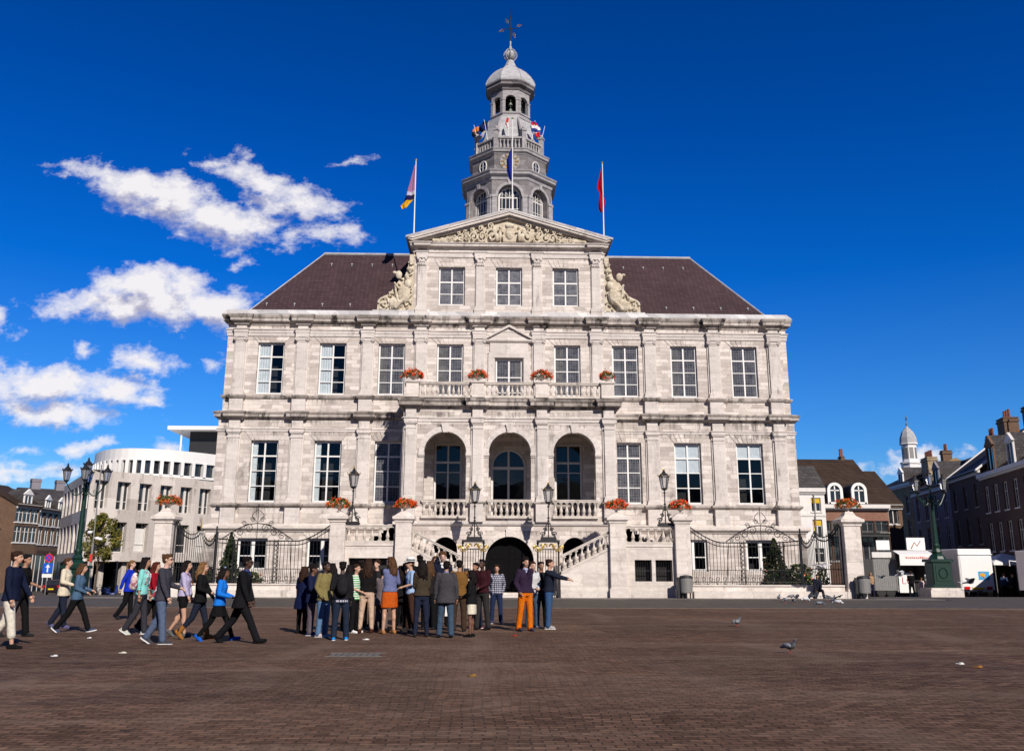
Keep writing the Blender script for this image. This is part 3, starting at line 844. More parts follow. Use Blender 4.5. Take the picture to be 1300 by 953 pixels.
for a, b_ in ((-5.2,-2.22),(-1.47,1.43),(2.2,5.2)):
    balustrade(hall, (a,LY-.12), (b_,LY-.12), 10.98, .92, 10, plinth=.12, r=.085)
for s in (-1,1):
    balustrade(hall, (s*5.95,LY+.35), (s*5.95,-.05), 10.98, .92, 7, plinth=.12, r=.085)
for x in (-5.6,-1.85,1.8,5.6):
    q = MB(); q.box(x-.36,x+.36,LY-.45,LY+.27,10.98,11.82)
    q.mold([(x-.36,LY+.27),(x-.36,LY-.45),(x+.36,LY-.45),(x+.36,LY+.27)], [(0,11.76),(.06,11.82),(.08,11.86),(.08,11.92),(-.36,11.94)])
    q.build('balcony_pedestal', MT['terrace'], hall)

# basement front under the loggia
bw = MB()
wall_holes(bw, -6.1, 6.1, -.3, 3.8, [(-1.35,1.35,.1,1.86,'arch'),(-4.25,-2.9,.9,2.5,'arch'),(2.95,4.3,.9,2.5,'arch')], LY, .5)
bw.quad((-6.1,LY,-.3),(-6.1,LY,3.9),(-6.1,0,3.9),(-6.1,0,-.3)); bw.quad((6.1,LY,-.3),(6.1,0,-.3),(6.1,0,3.9),(6.1,LY,3.9))
bw.build('portal_wall', MT['ashlar'], hall)
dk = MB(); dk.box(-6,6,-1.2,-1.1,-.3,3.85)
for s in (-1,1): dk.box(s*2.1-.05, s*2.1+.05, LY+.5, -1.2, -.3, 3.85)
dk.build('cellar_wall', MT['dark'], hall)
a = MB(); arch_ring(a, 0, 1.86, 1.35, 1.62, LY-.05, LY+.02, 22, 2)
a.box(-1.62,-1.35,LY-.05,LY+.02,0,1.86); a.box(1.35,1.62,LY-.05,LY+.02,0,1.86)
a.box(-.2,.2,LY-.14,LY,3.2,3.62); a.build('portal_arch', MT['terrace'], hall)
dr = MB(); dr.vprism([(-1.35,.1),(1.35,.1)]+[(1.35*math.cos(PI*k/16), 1.86+1.35*math.sin(PI*k/16)) for k in range(17)], LY+.55, LY+.62)
dr.box(-.02,.02,LY+.52,LY+.55,.1,3.0)
for s in (-1,1):
    for z in (.3,1.15,2.0): dr.box(s*.7-.42,s*.7+.42,LY+.53,LY+.55,z,z+.7)
dr.build('portal_door', MT['black_door'], hall)
st = MB(); st.box(-1.9,1.9,-5.0,LY,-.05,.11); st.box(-1.6,1.6,-3.9,LY,.11,.22); st.build('door_step', MT['terrace'], hall)

# ---------------- terraces, outer stairs and piers in front
FY = -5.5
for s in (-1, 1):
    X = lambda a, b_: (min(s*a, s*b_), max(s*a, s*b_))
    t = MB()
    x0, x1 = X(5.9, 8.8)
    hs = [(*X(6.55,7.45),.85,1.95), (*X(7.65,8.55),.85,1.95)] if s > 0 else [(*X(6.3,8.5),1.0,2.0)]
    wall_holes(t, x0, x1, -.4, 2.85, hs, FY, .4)
    t.quad((s*9.4,FY,-.4),(s*9.4,FY,2.85),(s*9.4,-.2,2.85),(s*9.4,-.2,-.4))
    x0, x1 = X(5.2, 9.4); t.box(x0, x1, FY+.45, -.2, 2.55, 2.75)
    t.build('terrace_wall', MT['terrace'], hall)
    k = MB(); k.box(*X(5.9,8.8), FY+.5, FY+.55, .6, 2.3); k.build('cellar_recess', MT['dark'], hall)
    if s > 0:
        g = MB()
        for a in (6.55,7.65):
            for i in range(7): g.tube([(a+.08+i*.125,FY+.12,.85),(a+.08+i*.125,FY+.12,1.95)], .014, 4)
            g.box(a,a+.9,FY+.1,FY+.14,1.38,1.41)
        g.build('window_grille', MT['iron'], hall)
    bnd = MB(); bnd.box(*X(5.95,8.78), FY-.04, FY+.3, 2.62, 2.78); bnd.box(*X(5.95,8.78), FY-.05, FY+.2, -.4, .42); bnd.build('terrace_band', MT['terrace'], hall)
    balustrade(hall, (x0+.7 if s > 0 else -8.75, FY+.1), (8.75 if s > 0 else -5.9, FY+.1), 2.78, .93, 7, plinth=.1)
    balustrade(hall, (s*9.3, FY+.55), (s*9.3, -.3), 2.75, .95, 9, plinth=.1)
    for xc, hw in ((5.65,.42),(9.1,.40)):
        p = MB(); cx = s*xc
        p.bevbox(cx-hw, cx+hw, FY-.32, FY+.42, -.3, 3.82, .02)
        p.box(cx-hw-.06, cx+hw+.06, FY-.38, FY+.48, -.3, .5)
        p.mold([(cx-hw,FY+.42),(cx-hw,FY-.32),(cx+hw,FY-.32),(cx+hw,FY+.42)], [(0,3.8),(.05,3.84),(.05,3.9),(.1,3.96),(.16,4.0),(.16,4.14),(.12,4.16)], closed=True)
        z0 = 4.15; c4 = [(cx-hw-.1,FY-.42),(cx+hw+.1,FY-.42),(cx+hw+.1,FY+.52),(cx-hw-.1,FY+.52)]
        p.add([(a,b_,z0) for a,b_ in c4]+[(cx+(a-cx)*.32, FY+.05+(b_-FY-.05)*.32, z0+.26) for a,b_ in c4], [(0,1,5,4),(1,2,6,5),(2,3,7,6),(3,0,4,7),(4,5,6,7)])
        p.build('terrace_pier', MT['terrace'], hall)
    # flight along the front, rising outwards
    stp = MB()
    for i in range(8):
        a = 2.5+i*.33; z = 1.5+(i+1)*.156
        stp.box(*X(a, 5.25), FY+.3, LY-.02, z-.17 if i else 0, z)
    for i in range(9):
        stp.box(*X(1.75,2.55), -5.3+i*.24, LY-.02, (i)*.166, (i+1)*.166)
    stp.build('staircase', MT['terrace'], hall)
    w = MB()
    pts = [(s*2.62,-.3),(s*5.25,-.3),(s*5.25,2.45),(s*2.62,1.18)]
    w.vprism(pts[::s], FY-.02, FY+.28)
    w.box(*X(2.62,5.22), FY-.08, FY+.2, -.3, .42)
    w.build('stair_wall', MT['terrace'], hall)
    if s > 0: balustrade(hall, (2.66,FY+.12), (5.22,FY+.12), 1.2, .98, 8, slope=.49, plinth=.16)
    else: balustrade(hall, (-5.22,FY+.12), (-2.66,FY+.12), 2.455, .98, 8, slope=-.49, plinth=.16)
    # second flight up to the loggia
    stp = MB()
    for i in range(9):
        a = 8.3-i*.25; z = 2.75+(i+1)*.16
        stp.box(*X(6.1, a), -2.7, -.35, 2.6, z)
    stp.build('upper_staircase', MT['terrace'], hall)

# ---------------- clock tower
TX, TY = .12, 8.0
c8 = math.cos(PI/8)
def octa(prof, n=8): return [(r/c8, z) for r, z in prof]
tw = MB()
tw.lathe(octa([(2.55,28.78),(2.67,28.8),(2.67,30.25)]), (TX,TY,0), 8, ph=PI/8)
a0 = 3.05
for k in range(8):
    tw.M = Matrix.Translation((TX,TY,0)) @ Matrix.Rotation(k*PI/4, 4, 'Z')
    hw = a0*math.tan(PI/8)
    wall_holes(tw, -hw, hw, 22.0, 28.1, [(-.82,.82,23.6,26.9,'arch')], -a0, .5)
tw.M = Matrix.Identity(4)
tower = tw.build('belfry_tower', MT['blue'], hall)
tp = MB(); ti = MB(); td = MB()
for k in range(8):
    M = Matrix.Translation((TX,TY,0)) @ Matrix.Rotation(k*PI/4, 4, 'Z')
    tp.M = M; ti.M = M
    hw = a0*math.tan(PI/8)
    for s in (-1,1):
        tp.box(s*(hw-.2)-.17, s*(hw-.2)+.17, -a0-.1, -a0+.05, 22.1, 26.8)
        tp.box(s*(hw-.2)-.2, s*(hw-.2)+.2, -a0-.14, -a0+.05, 26.75, 26.95)
    arch_ring(tp, 0, 26.9, .82, 1.02, -a0-.06, -a0+.02, 18)
    tp.vprism([(-.1,27.7),(.1,27.7),(.16,28.08),(-.16,28.08)], -a0-.12, -a0)
    tp.M = M
tp.M = Matrix.Identity(4)
tp.build('arch_pilaster', MT['blue_light'], tower)
def ocorn(name, a, prof, m='blue_light'):
    pth = [(TX+a/c8*math.cos(-PI/8-PI/4*0+k*PI/4-PI/2), TY+a/c8*math.sin(-PI/8+k*PI/4-PI/2)) for k in range(8)]
    b = MB(); b.mold(pth, prof, closed=True); return b.build(name, MT[m], tower)
ocorn('tower_cornice', a0, [(-.4,28.05),(0,28.05),(.06,28.1),(.1,28.3),(.16,28.36),(.3,28.42),(.33,28.46),(.33,28.58),(.4,28.66),(.42,28.74),(.0,28.84),(-.6,28.86)])
ocorn('upper_tower_cornice', 2.67, [(-.2,30.18),(0,30.18),(.06,30.24),(.1,30.32),(.2,30.38),(.22,30.52),(.28,30.6),(.28,30.64),(-.5,30.66)])
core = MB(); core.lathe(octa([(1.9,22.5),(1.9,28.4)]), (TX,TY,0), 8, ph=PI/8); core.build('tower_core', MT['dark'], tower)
for k in range(8):
    f = window(tower, -.8, .8, 23.6, 26.9, 0, [(.25,.04),(.5,.04),(.75,.04),(1,.08)], arch='fan', mt='offwhite', glass='dglass', cols=6, mull=.045, fr=.12)
    f.matrix_basis = Matrix.Translation((TX,TY,0)) @ Matrix.Rotation(k*PI/4, 4, 'Z') @ Matrix.Translation((0,-a0+.42,0))
# oval windows on the clock stage
for k in (1,2,3,5,6,7):
    M = Matrix.Translation((TX,TY,0)) @ Matrix.Rotation(k*PI/4, 4, 'Z')
    b = MB(); b.M = M
    ring = [(.34*math.cos(a*PI/10), 29.55+.44*math.sin(a*PI/10)) for a in range(20)]
    b.tube([(x,-2.69,z) for x,z in ring+[ring[0]]], .05, 5)
    b.tube([(0,-2.7,29.12),(0,-2.7,29.98)], .025, 4); b.tube([(-.33,-2.7,29.55),(.33,-2.7,29.55)], .025, 4)
    o = b.build('oval_window', MT['offwhite'], tower)
    b = MB(); b.M = M; b.vprism(ring, -2.695, -2.66); b.build('oval_pane', MT['dglass'], tower)
# clock: gilt numerals and hands on the front
cf = MB(); cf.vprism([(TX+.7*math.cos(a*PI/16), 29.66+.7*math.sin(a*PI/16)) for a in range(32)], TY-2.72, TY-2.64)
cf.build('clock_face', MT['blue_light'], tower)
cn = MB(); yy = TY-2.74
rom = {12:'XII',1:'I',2:'II',3:'III',4:'IV',5:'V',6:'VI',7:'VII',8:'VIII',9:'IX',10:'X',11:'XI'}
for h in range(1, 13):
    a = PI/2-h*PI/6
    cx, cz = TX+.56*math.cos(a), 29.66+.56*math.sin(a)
    tx, tz = math.sin(a), -math.cos(a)   # tangent
    w = .045; s_ = rom[h]; wid = sum(.035 if ch == 'I' else .06 for ch in s_); u = -wid/2
    for ch in s_:
        cw = .035 if ch == 'I' else .06; m_ = u+cw/2
        def pt(p, q): return (cx+tx*p+math.cos(a)*q, yy, cz+tz*p+math.sin(a)*q)
        if ch == 'I': cn.tube([pt(m_,-.09), pt(m_,.09)], .022, 4)
        elif ch == 'V': cn.tube([pt(m_-.025,.09), pt(m_,-.09), pt(m_+.025,.09)], .021, 4)
        else: cn.tube([pt(m_-.028,.09), pt(m_+.028,-.09)], .021, 4); cn.tube([pt(m_+.028,.09), pt(m_-.028,-.09)], .021, 4)
        u += cw
cn.tube([(TX+.42*math.cos(a*PI/12), yy, 29.66+.42*math.sin(a*PI/12)) for a in range(25)], .026, 4)
cn.build('clock_numerals', MT['gold'], tower)
ch = MB(); ch.tube([(TX+.03,yy-.03,29.58),(TX-.16,yy-.03,30.06)], [.03,.012], 4); ch.tube([(TX,yy-.05,29.6),(TX-.3,yy-.05,29.95)], [.035,.015], 4); ch.ball((TX,yy-.03,29.66), .045, 6, 5)
ch.build('clock_hand', MT['gold'], tower)
# gallery
g = MB()
for k in range(8):
    g.M = Matrix.Translation((TX,TY,0)) @ Matrix.Rotation(k*PI/4, 4, 'Z')
    a = 2.36; hw = a*math.tan(PI/8)
    g.box(-hw,hw,-a-.1,-a+.1,30.66,30.82); g.box(-hw,hw,-a-.12,-a+.12,31.6,31.74)
    for i in range(6):
        g.lathe([(.05,0),(.085,.22),(.045,.55),(.075,.78)], (-hw+.3+i*(2*hw-.6)/5,-a,30.82), 6)
    g.M = Matrix.Translation((TX,TY,0)) @ Matrix.Rotation(k*PI/4+PI/8, 4, 'Z')
    q = a/c8
    g.box(-.15,.15,-q-.15,-q+.15,30.66,32.2); g.box(-.2,.2,-q-.2,-q+.2,32.2,32.34); g.ball((0,-q,32.46), .14, 8, 6)
    # scroll buttress from post to belfry
    g.tube([(0,-q,32.1),(0,-q+.35,32.5),(0,-q+.6,33.1),(0,-1.65,33.7)], [.13,.13,.11,.1], 6)
g.M = Matrix.Identity(4)
g.build('gallery_balustrade', MT['blue_light'], tower)
g = MB(); g.lathe(octa([(2.1,30.66),(2.1,31.7),(2.15,31.75),(1.85,32.3),(1.66,33.0),(1.56,33.85)]), (TX,TY,0), 8, ph=PI/8, caps=False)
g.build('gallery_roof', MT['lead'], tower)
# open bell lantern
bx = .2
b = MB(); a1 = 1.42
for k in range(8):
    b.M = Matrix.Translation((bx,TY,0)) @ Matrix.Rotation(k*PI/4, 4, 'Z')
    hw = a1*math.tan(PI/8)
    wall_holes(b, -hw, hw, 33.75, 36.3, [(-.40,.40,34.28,35.22,'arch')], -a1, .22)
    wall_holes(b, -hw+.1, hw-.1, 33.75, 36.3, [(-.40,.40,34.28,35.22,'arch')], -a1+.22, .01)
    b.box(-hw-.02,hw+.02,-a1-.06,-a1+.02,34.12,34.24)
    for s in (-1,1):
        b.box(s*(hw-.1)-.1, s*(hw-.1)+.1, -a1-.05, -a1+.02, 34.24, 35.25); b.box(s*(hw-.1)-.13, s*(hw-.1)+.13, -a1-.08, -a1+.02, 35.2, 35.3)
b.M = Matrix.Identity(4)
b.build('bell_lantern', MT['blue_light'], tower)
pth = [(bx+a1/c8*math.cos(-PI/8+k*PI/4-PI/2), TY+a1/c8*math.sin(-PI/8+k*PI/4-PI/2)) for k in range(8)]
b = MB(); b.mold(pth, [(0,36.0),(.06,36.06),(.1,36.2),(.3,36.34),(.34,36.38),(.34,36.5),(.42,36.62),(.42,36.68)], closed=True); b.build('lantern_cornice', MT['blue'], tower)
b = MB(); b.mold(pth, [(.02,33.7),(.14,33.74),(.14,33.9),(.0,33.98)], closed=True); b.build('lantern_base', MT['blue_light'], tower)
b = MB(); b.lathe(octa([(.5,33.8),(.5,36.3)]), (bx,TY,0), 8, ph=PI/8); b.build('bell_frame', MT['dark'], tower)  # dark core put in for the blackness between the bells
for k in range(8):
    for z, sc in ((34.35,1.1),(34.95,.85)):
        b = MB(); an = k*PI/4-PI/2
        b.lathe([(.2*sc,0),(.17*sc,.06*sc),(.12*sc,.22*sc),(.09*sc,.3*sc),(0,.34*sc)], (bx+1.0*math.cos(an),TY+1.0*math.sin(an),z), 10)
        b.tube([(bx+.4*math.cos(an),TY+.4*math.sin(an),z+.36*sc),(bx+1.25*math.cos(an),TY+1.25*math.sin(an),z+.36*sc)], .025, 4)
        b.build('bell', MT['bronze'], tower)
b = MB()
b.lathe(octa([(1.84,36.68),(1.86,36.78),(1.74,37.15),(1.5,37.6),(1.15,38.05),(.75,38.4),(.5,38.52),(.42,38.75),(.3,39.05),(.24,39.25)]), (bx,TY,0), 8, ph=PI/8, caps=False)
for k in range(8):
    an = PI/8+k*PI/4
    b.tube([(bx+r/c8*math.cos(an),TY+r/c8*math.sin(an),z) for r,z in [(1.86,36.78),(1.74,37.15),(1.5,37.6),(1.15,38.05),(.75,38.4),(.5,38.52)]], .035, 4)
b.build('dome', MT['lead'], tower)
b = MB(); b.ball((bx,TY,39.75), .40, 14, 10)
for k in range(8):
    an = k*PI/4
    b.tube([(bx+math.cos(an)*.5*math.cos(t), TY+math.sin(an)*.5*math.cos(t), 39.75+.5*math.sin(t)) for t in [-1.45+i*.29 for i in range(11)]], .035, 4)
b.lathe([(.1,40.2),(.13,40.4),(.05,40.6),(.07,40.85),(.04,41.0)], (bx,TY,0), 8)
b.build('ball_finial', MT['lead'], tower)
b = MB(); b.tube([(bx,TY,40.9),(bx,TY,43.4)], [.05,.02], 6)
b.tube([(bx-.55,TY-.2,41.87),(bx+.55,TY+.2,42.23)], .028, 5); b.tube([(bx-.22,TY+.2,42.5),(bx+.22,TY-.2,41.6)], .022, 5)
b.tube([(bx-.1,TY,42.9),(bx,TY,43.1),(bx+.1,TY,43.5),(bx+.02,TY,43.75)], .03, 4)
vane = b.build('weathervane', MT['iron'], tower)
b = MB()
for cx, cz, dx, dz in ((bx-.62,41.83,-.36,-.14),(bx+.62,42.27,.36,.12),(bx-.26,42.6,-.14,.3),(bx+.26,41.5,.1,-.34)):
    l = math.hypot(dx,dz); ux, uz = dx/l, dz/l; w_ = .09
    b.tube([(cx-ux*.14,TY-.1,cz-uz*.14),(cx-uz*w_,TY-.1,cz+ux*w_),(cx+ux*.3,TY-.1,cz+uz*.3),(cx+uz*w_,TY-.1,cz-ux*w_),(cx-ux*.14,TY-.1,cz-uz*.14)], .035, 4)
b.build('vane_tip', MT['gold'], tower)
# ---------------------------------------------------------------- leaves
def leaves(n, shape, size, seed, flat=.0):
    """n small folded leaves; shape(rnd) gives a point"""
    r = random.Random(seed); b = MB()
    for _ in range(n):
        p = Vector(shape(r)); s = size*r.uniform(.6,1.35)
        u = Vector((r.gauss(0,1), r.gauss(0,1), r.gauss(0,1))).normalized()
        v = u.orthogonal().normalized(); w = u.cross(v)*.55
        b.v += [tuple(p-v*s), tuple(p+w*s+u*s*.12), tuple(p+v*s), tuple(p-w*s+u*s*.12)]
        k = len(b.v); b.f.append((k-4,k-3,k-2,k-1)); b.m.append(0)
    return b

# ---------------------------------------------------------------- flower bowls
def flower_bowl(loc, label, seed, w=.66, green=.35, m='petal'):
    t = empty('flower_bowl', label, 'flower bowl', loc, group='red flower bowls on the pedestals and piers')
    b = MB(); b.lathe([(.12,0),(.1,.05),(.06,.1),(.09,.14),(.22,.2),(.33,.3),(.35,.34),(.3,.34),(.0,.30)], n=14)
    b.build('bowl', MT['terrace'], t)
    def dome(r):
        a = r.uniform(0,2*PI); e = math.asin(r.uniform(-.35,1)); q = r.uniform(.72,1.05)*(1+.15*math.sin(a*3+seed))
        return (w*q*math.cos(a)*math.cos(e), w*.8*q*math.sin(a)*math.cos(e), .36+.36*q*math.sin(e))
    leaves(420, lambda r: (lambda p: (p[0]*.92,p[1]*.92,p[2]*.95))(dome(r)), .06, seed).build('foliage', MT['leaf'], t)
    r2 = random.Random(seed+5)
    heads = [dome(r2) for _ in range(int(160*(1-green)))]
    def pet(r):
        h = r.choice(heads); return tuple(h[i]+r.gauss(0,.035) for i in range(3))
    leaves(int(1700*(1-green)), pet, .043, seed+1).build('blossom', MT[m], t)
    return t
flower_bowl((-5.6,-3.1,11.93), 'full bright red flower bowl on the balcony pedestal at its left end', 11, .64)
flower_bowl((-1.85,-3.1,11.93), 'green and dark red flower bowl on the pedestal left of the balcony door', 12, .55, .6)
flower_bowl((1.8,-3.1,11.93), 'widest red flower bowl of the balcony, right of the balcony door', 13, .64, .45)
flower_bowl((5.6,-3.1,11.93), 'small mostly green flower bowl on the right end of the balcony', 14, .45, .7)
flower_bowl((-5.65,-5.45,4.38), 'red flower bowl on the inner stair pier left of the arches', 15, .6, .3)
flower_bowl((5.65,-5.45,4.38), 'red flower bowl on the inner stair pier right of the arches', 16, .58, .3)
flower_bowl((-9.1,-5.45,4.38), 'red and green flower bowl on the outer terrace pier by the left lantern', 17, .62, .4, 'petal_orange')
flower_bowl((9.1,-5.45,4.38), 'red and green flower bowl on the outer terrace pier by the right lantern', 18, .6, .45)

# ---------------------------------------------------------------- wrought iron lanterns
def lantern_head(b, gl, gd, z, r=.24, h=.55):
    b.lathe([(r*.35,z-.12),(r*.55,z-.06),(r*.7,z)], n=6, caps=True)
    for k in range(6):
        a = k*PI/3
        b.tube([(r*.62*math.cos(a),r*.62*math.sin(a),z),(r*math.cos(a),r*math.sin(a),z+h)], .016, 4)
    gl.lathe([(r*.6,z+.01),(r*.97,z+h)], n=6, caps=False)
    b.lathe([(r*1.15,z+h),(r*1.1,z+h+.04),(r*.55,z+h+.2),(r*.3,z+h+.24),(r*.34,z+h+.3),(0,z+h+.36)], n=6)
    for k in range(6):
        a = k*PI/3; gd.tube([(r*1.12*math.cos(a),r*1.12*math.sin(a),z+h+.02),(r*1.3*math.cos(a),r*1.3*math.sin(a),z+h+.14)], [.03,.012], 4)
    gd.lathe([(.03,z+h+.33),(.07,z+h+.38),(.02,z+h+.44),(.0,z+h+.5)], n=6)
m, nt, bb = mat('lantern_glass'); bb.inputs['Base Color'].default_value = (.75,.76,.78,1); bb.inputs['Roughness'].default_value = .15; bb.inputs['Transmission Weight'].default_value = .75; MT['lglass'] = m
def scroll_lantern(loc, label, group, base=True):
    t = empty('iron_lantern', label, 'lantern', loc, group=group)
    b = MB(); gl = MB(); gd = MB()
    b.box(-.42,.42,-.2,.2,0,.10); b.box(-.34,.34,-.15,.15,.1,.16)
    for s in (-1,1):
        for yy in (-.1,.1):
            pts = [(s*(.36-.30*t_), yy*(1-t_), .16+.75*t_**1.5+.06*math.sin(t_*9)) for t_ in [i/12 for i in range(13)]]
            b.tube(pts, .03, 5)
        for cx, cz, r in ((.30,.3,.14),(.17,.55,.11),(.33,.12,.06)):
            b.tube([(s*(cx+r*(1-k/18)*math.cos(k*.6)),-.05,cz+r*(1-k/18)*math.sin(k*.6)) for k in range(15)], .024, 4)
        b.ball((s*.2,0,.38), (.06,.05,.09), 6, 5)
    b.tube([(0,0,.1),(0,0,2.0)], .032, 6)
    for z in (.85,1.0,1.15,1.75): b.ball((0,0,z), (.07,.07,.05), 8, 5)
    b.build('stand', MT['iron'], t)
    b = MB(); lantern_head(b, gl, gd, 2.0, .27, .6)
    o = b.build('lantern_frame', MT['iron'], t); gl.build('lantern_glass', MT['lglass'], o); gd.build('gilt_crown', MT['gold'], o)
    return t
g_ = 'wrought iron lanterns in front of the hall'
scroll_lantern((-8.42,-5.42,3.72), 'black scrolled iron lantern on the left terrace balustrade', g_)
scroll_lantern((8.28,-5.42,3.72), 'black scrolled iron lantern on the right terrace balustrade', g_)
scroll_lantern((-1.92,-5.5,2.95), 'gold crowned lantern above the left entrance gate', g_)
scroll_lantern((2.0,-5.5,2.95), 'gold crowned lantern above the right entrance gate', g_)

# entrance gates with gilt overthrow
for s, side in ((-1,'left'),(1,'right')):
    t = empty('entrance_gate', 'black iron gate with gilded scrolls %s of the dark portal' % side, 'gate', (s*1.98,-5.5,0), group='iron gates beside the portal')
    b = MB()
    for x in (-.55,.55): b.box(x-.045,x+.045,-.045,.045,0,2.75); b.ball((x,0,2.8), .07, 8, 6)
    for z in (.12,1.2,2.45): b.box(-.5,.5,-.02,.02,z,z+.05)
    b.box(-.6,.6,-.2,.2,2.83,2.95)
    b.build('gate_frame', MT['iron'], t)
    b = MB()
    for k in range(7): b.tube([(-.42+k*.14,0,.15),(-.42+k*.14,0,2.5)], .018, 5)
    for k in range(6):
        b.tube([(-.35+k*.14+.05*math.cos(a*PI/5),0,1.0+.07*math.sin(a*PI/5)) for a in range(11)], .012, 4)
    b.build('bar_panel', MT['iron'], t)
    b = MB()
    for q in (-1,1):
        b.tube([(q*(.05+.62*i/14), -.06, 2.62+.15*math.sin(i*.55)-.12*(i/14)) for i in range(15)], .045, 5)
        spiral(b, q*.62, 2.45, .16, q, -.06, 1.3, .035); spiral(b, q*.3, 2.62, .13, q, -.06, 1.3, .03); b.ball((q*.75,-.06,2.6), (.08,.04,.1), 6, 5)
    b.build('gilt_scroll', MT['gold'], t)

# ---------------------------------------------------------------- gate piers at both ends
for s, lab in ((-1,'left gate pier with flower bowl, beside the concrete building'),(1,'right gate pier with flower bowl, beside the white house')):
    b = MB(); cx = 0; cy = 0
    b.bevbox(-.45,.45,-.45,.45,-.3,3.72,.02); b.box(-.56,.56,-.56,.56,-.3,.35); b.box(-.5,.5,-.5,.5,.35,.5)
    b.mold([(-.45,.45),(-.45,-.45),(.45,-.45),(.45,.45)], [(0,3.7),(.05,3.74),(.05,3.82),(.1,3.88),(.18,3.94),(.18,4.08),(.14,4.1)], closed=True)
    c4 = [(-.57,-.57),(.57,-.57),(.57,.57),(-.57,.57)]
    b.add([(x,y,4.09) for x,y in c4]+[(x*.55,y*.55,4.28) for x,y in c4]+[(x*.35,y*.35,4.5) for x,y in c4], [(0,1,5,4),(1,2,6,5),(2,3,7,6),(3,0,4,7),(4,5,9,8),(5,6,10,9),(6,7,11,10),(7,4,8,11),(8,9,10,11)])
    o = b.build('gate_pier', MT['terrace'], loc=(s*18.12,-5.5,0)); tag(o, 'tall square stone '+lab, 'gate pier', 'stone gate piers')
flower_bowl((-18.12,-5.5,4.49), 'orange and green flower bowl on the gate pier before the concrete building', 21, .62, .5, 'petal_orange')
flower_bowl((18.12,-5.5,4.49), 'orange red flower bowl on the gate pier before the dark house', 22, .66, .4, 'petal_orange')

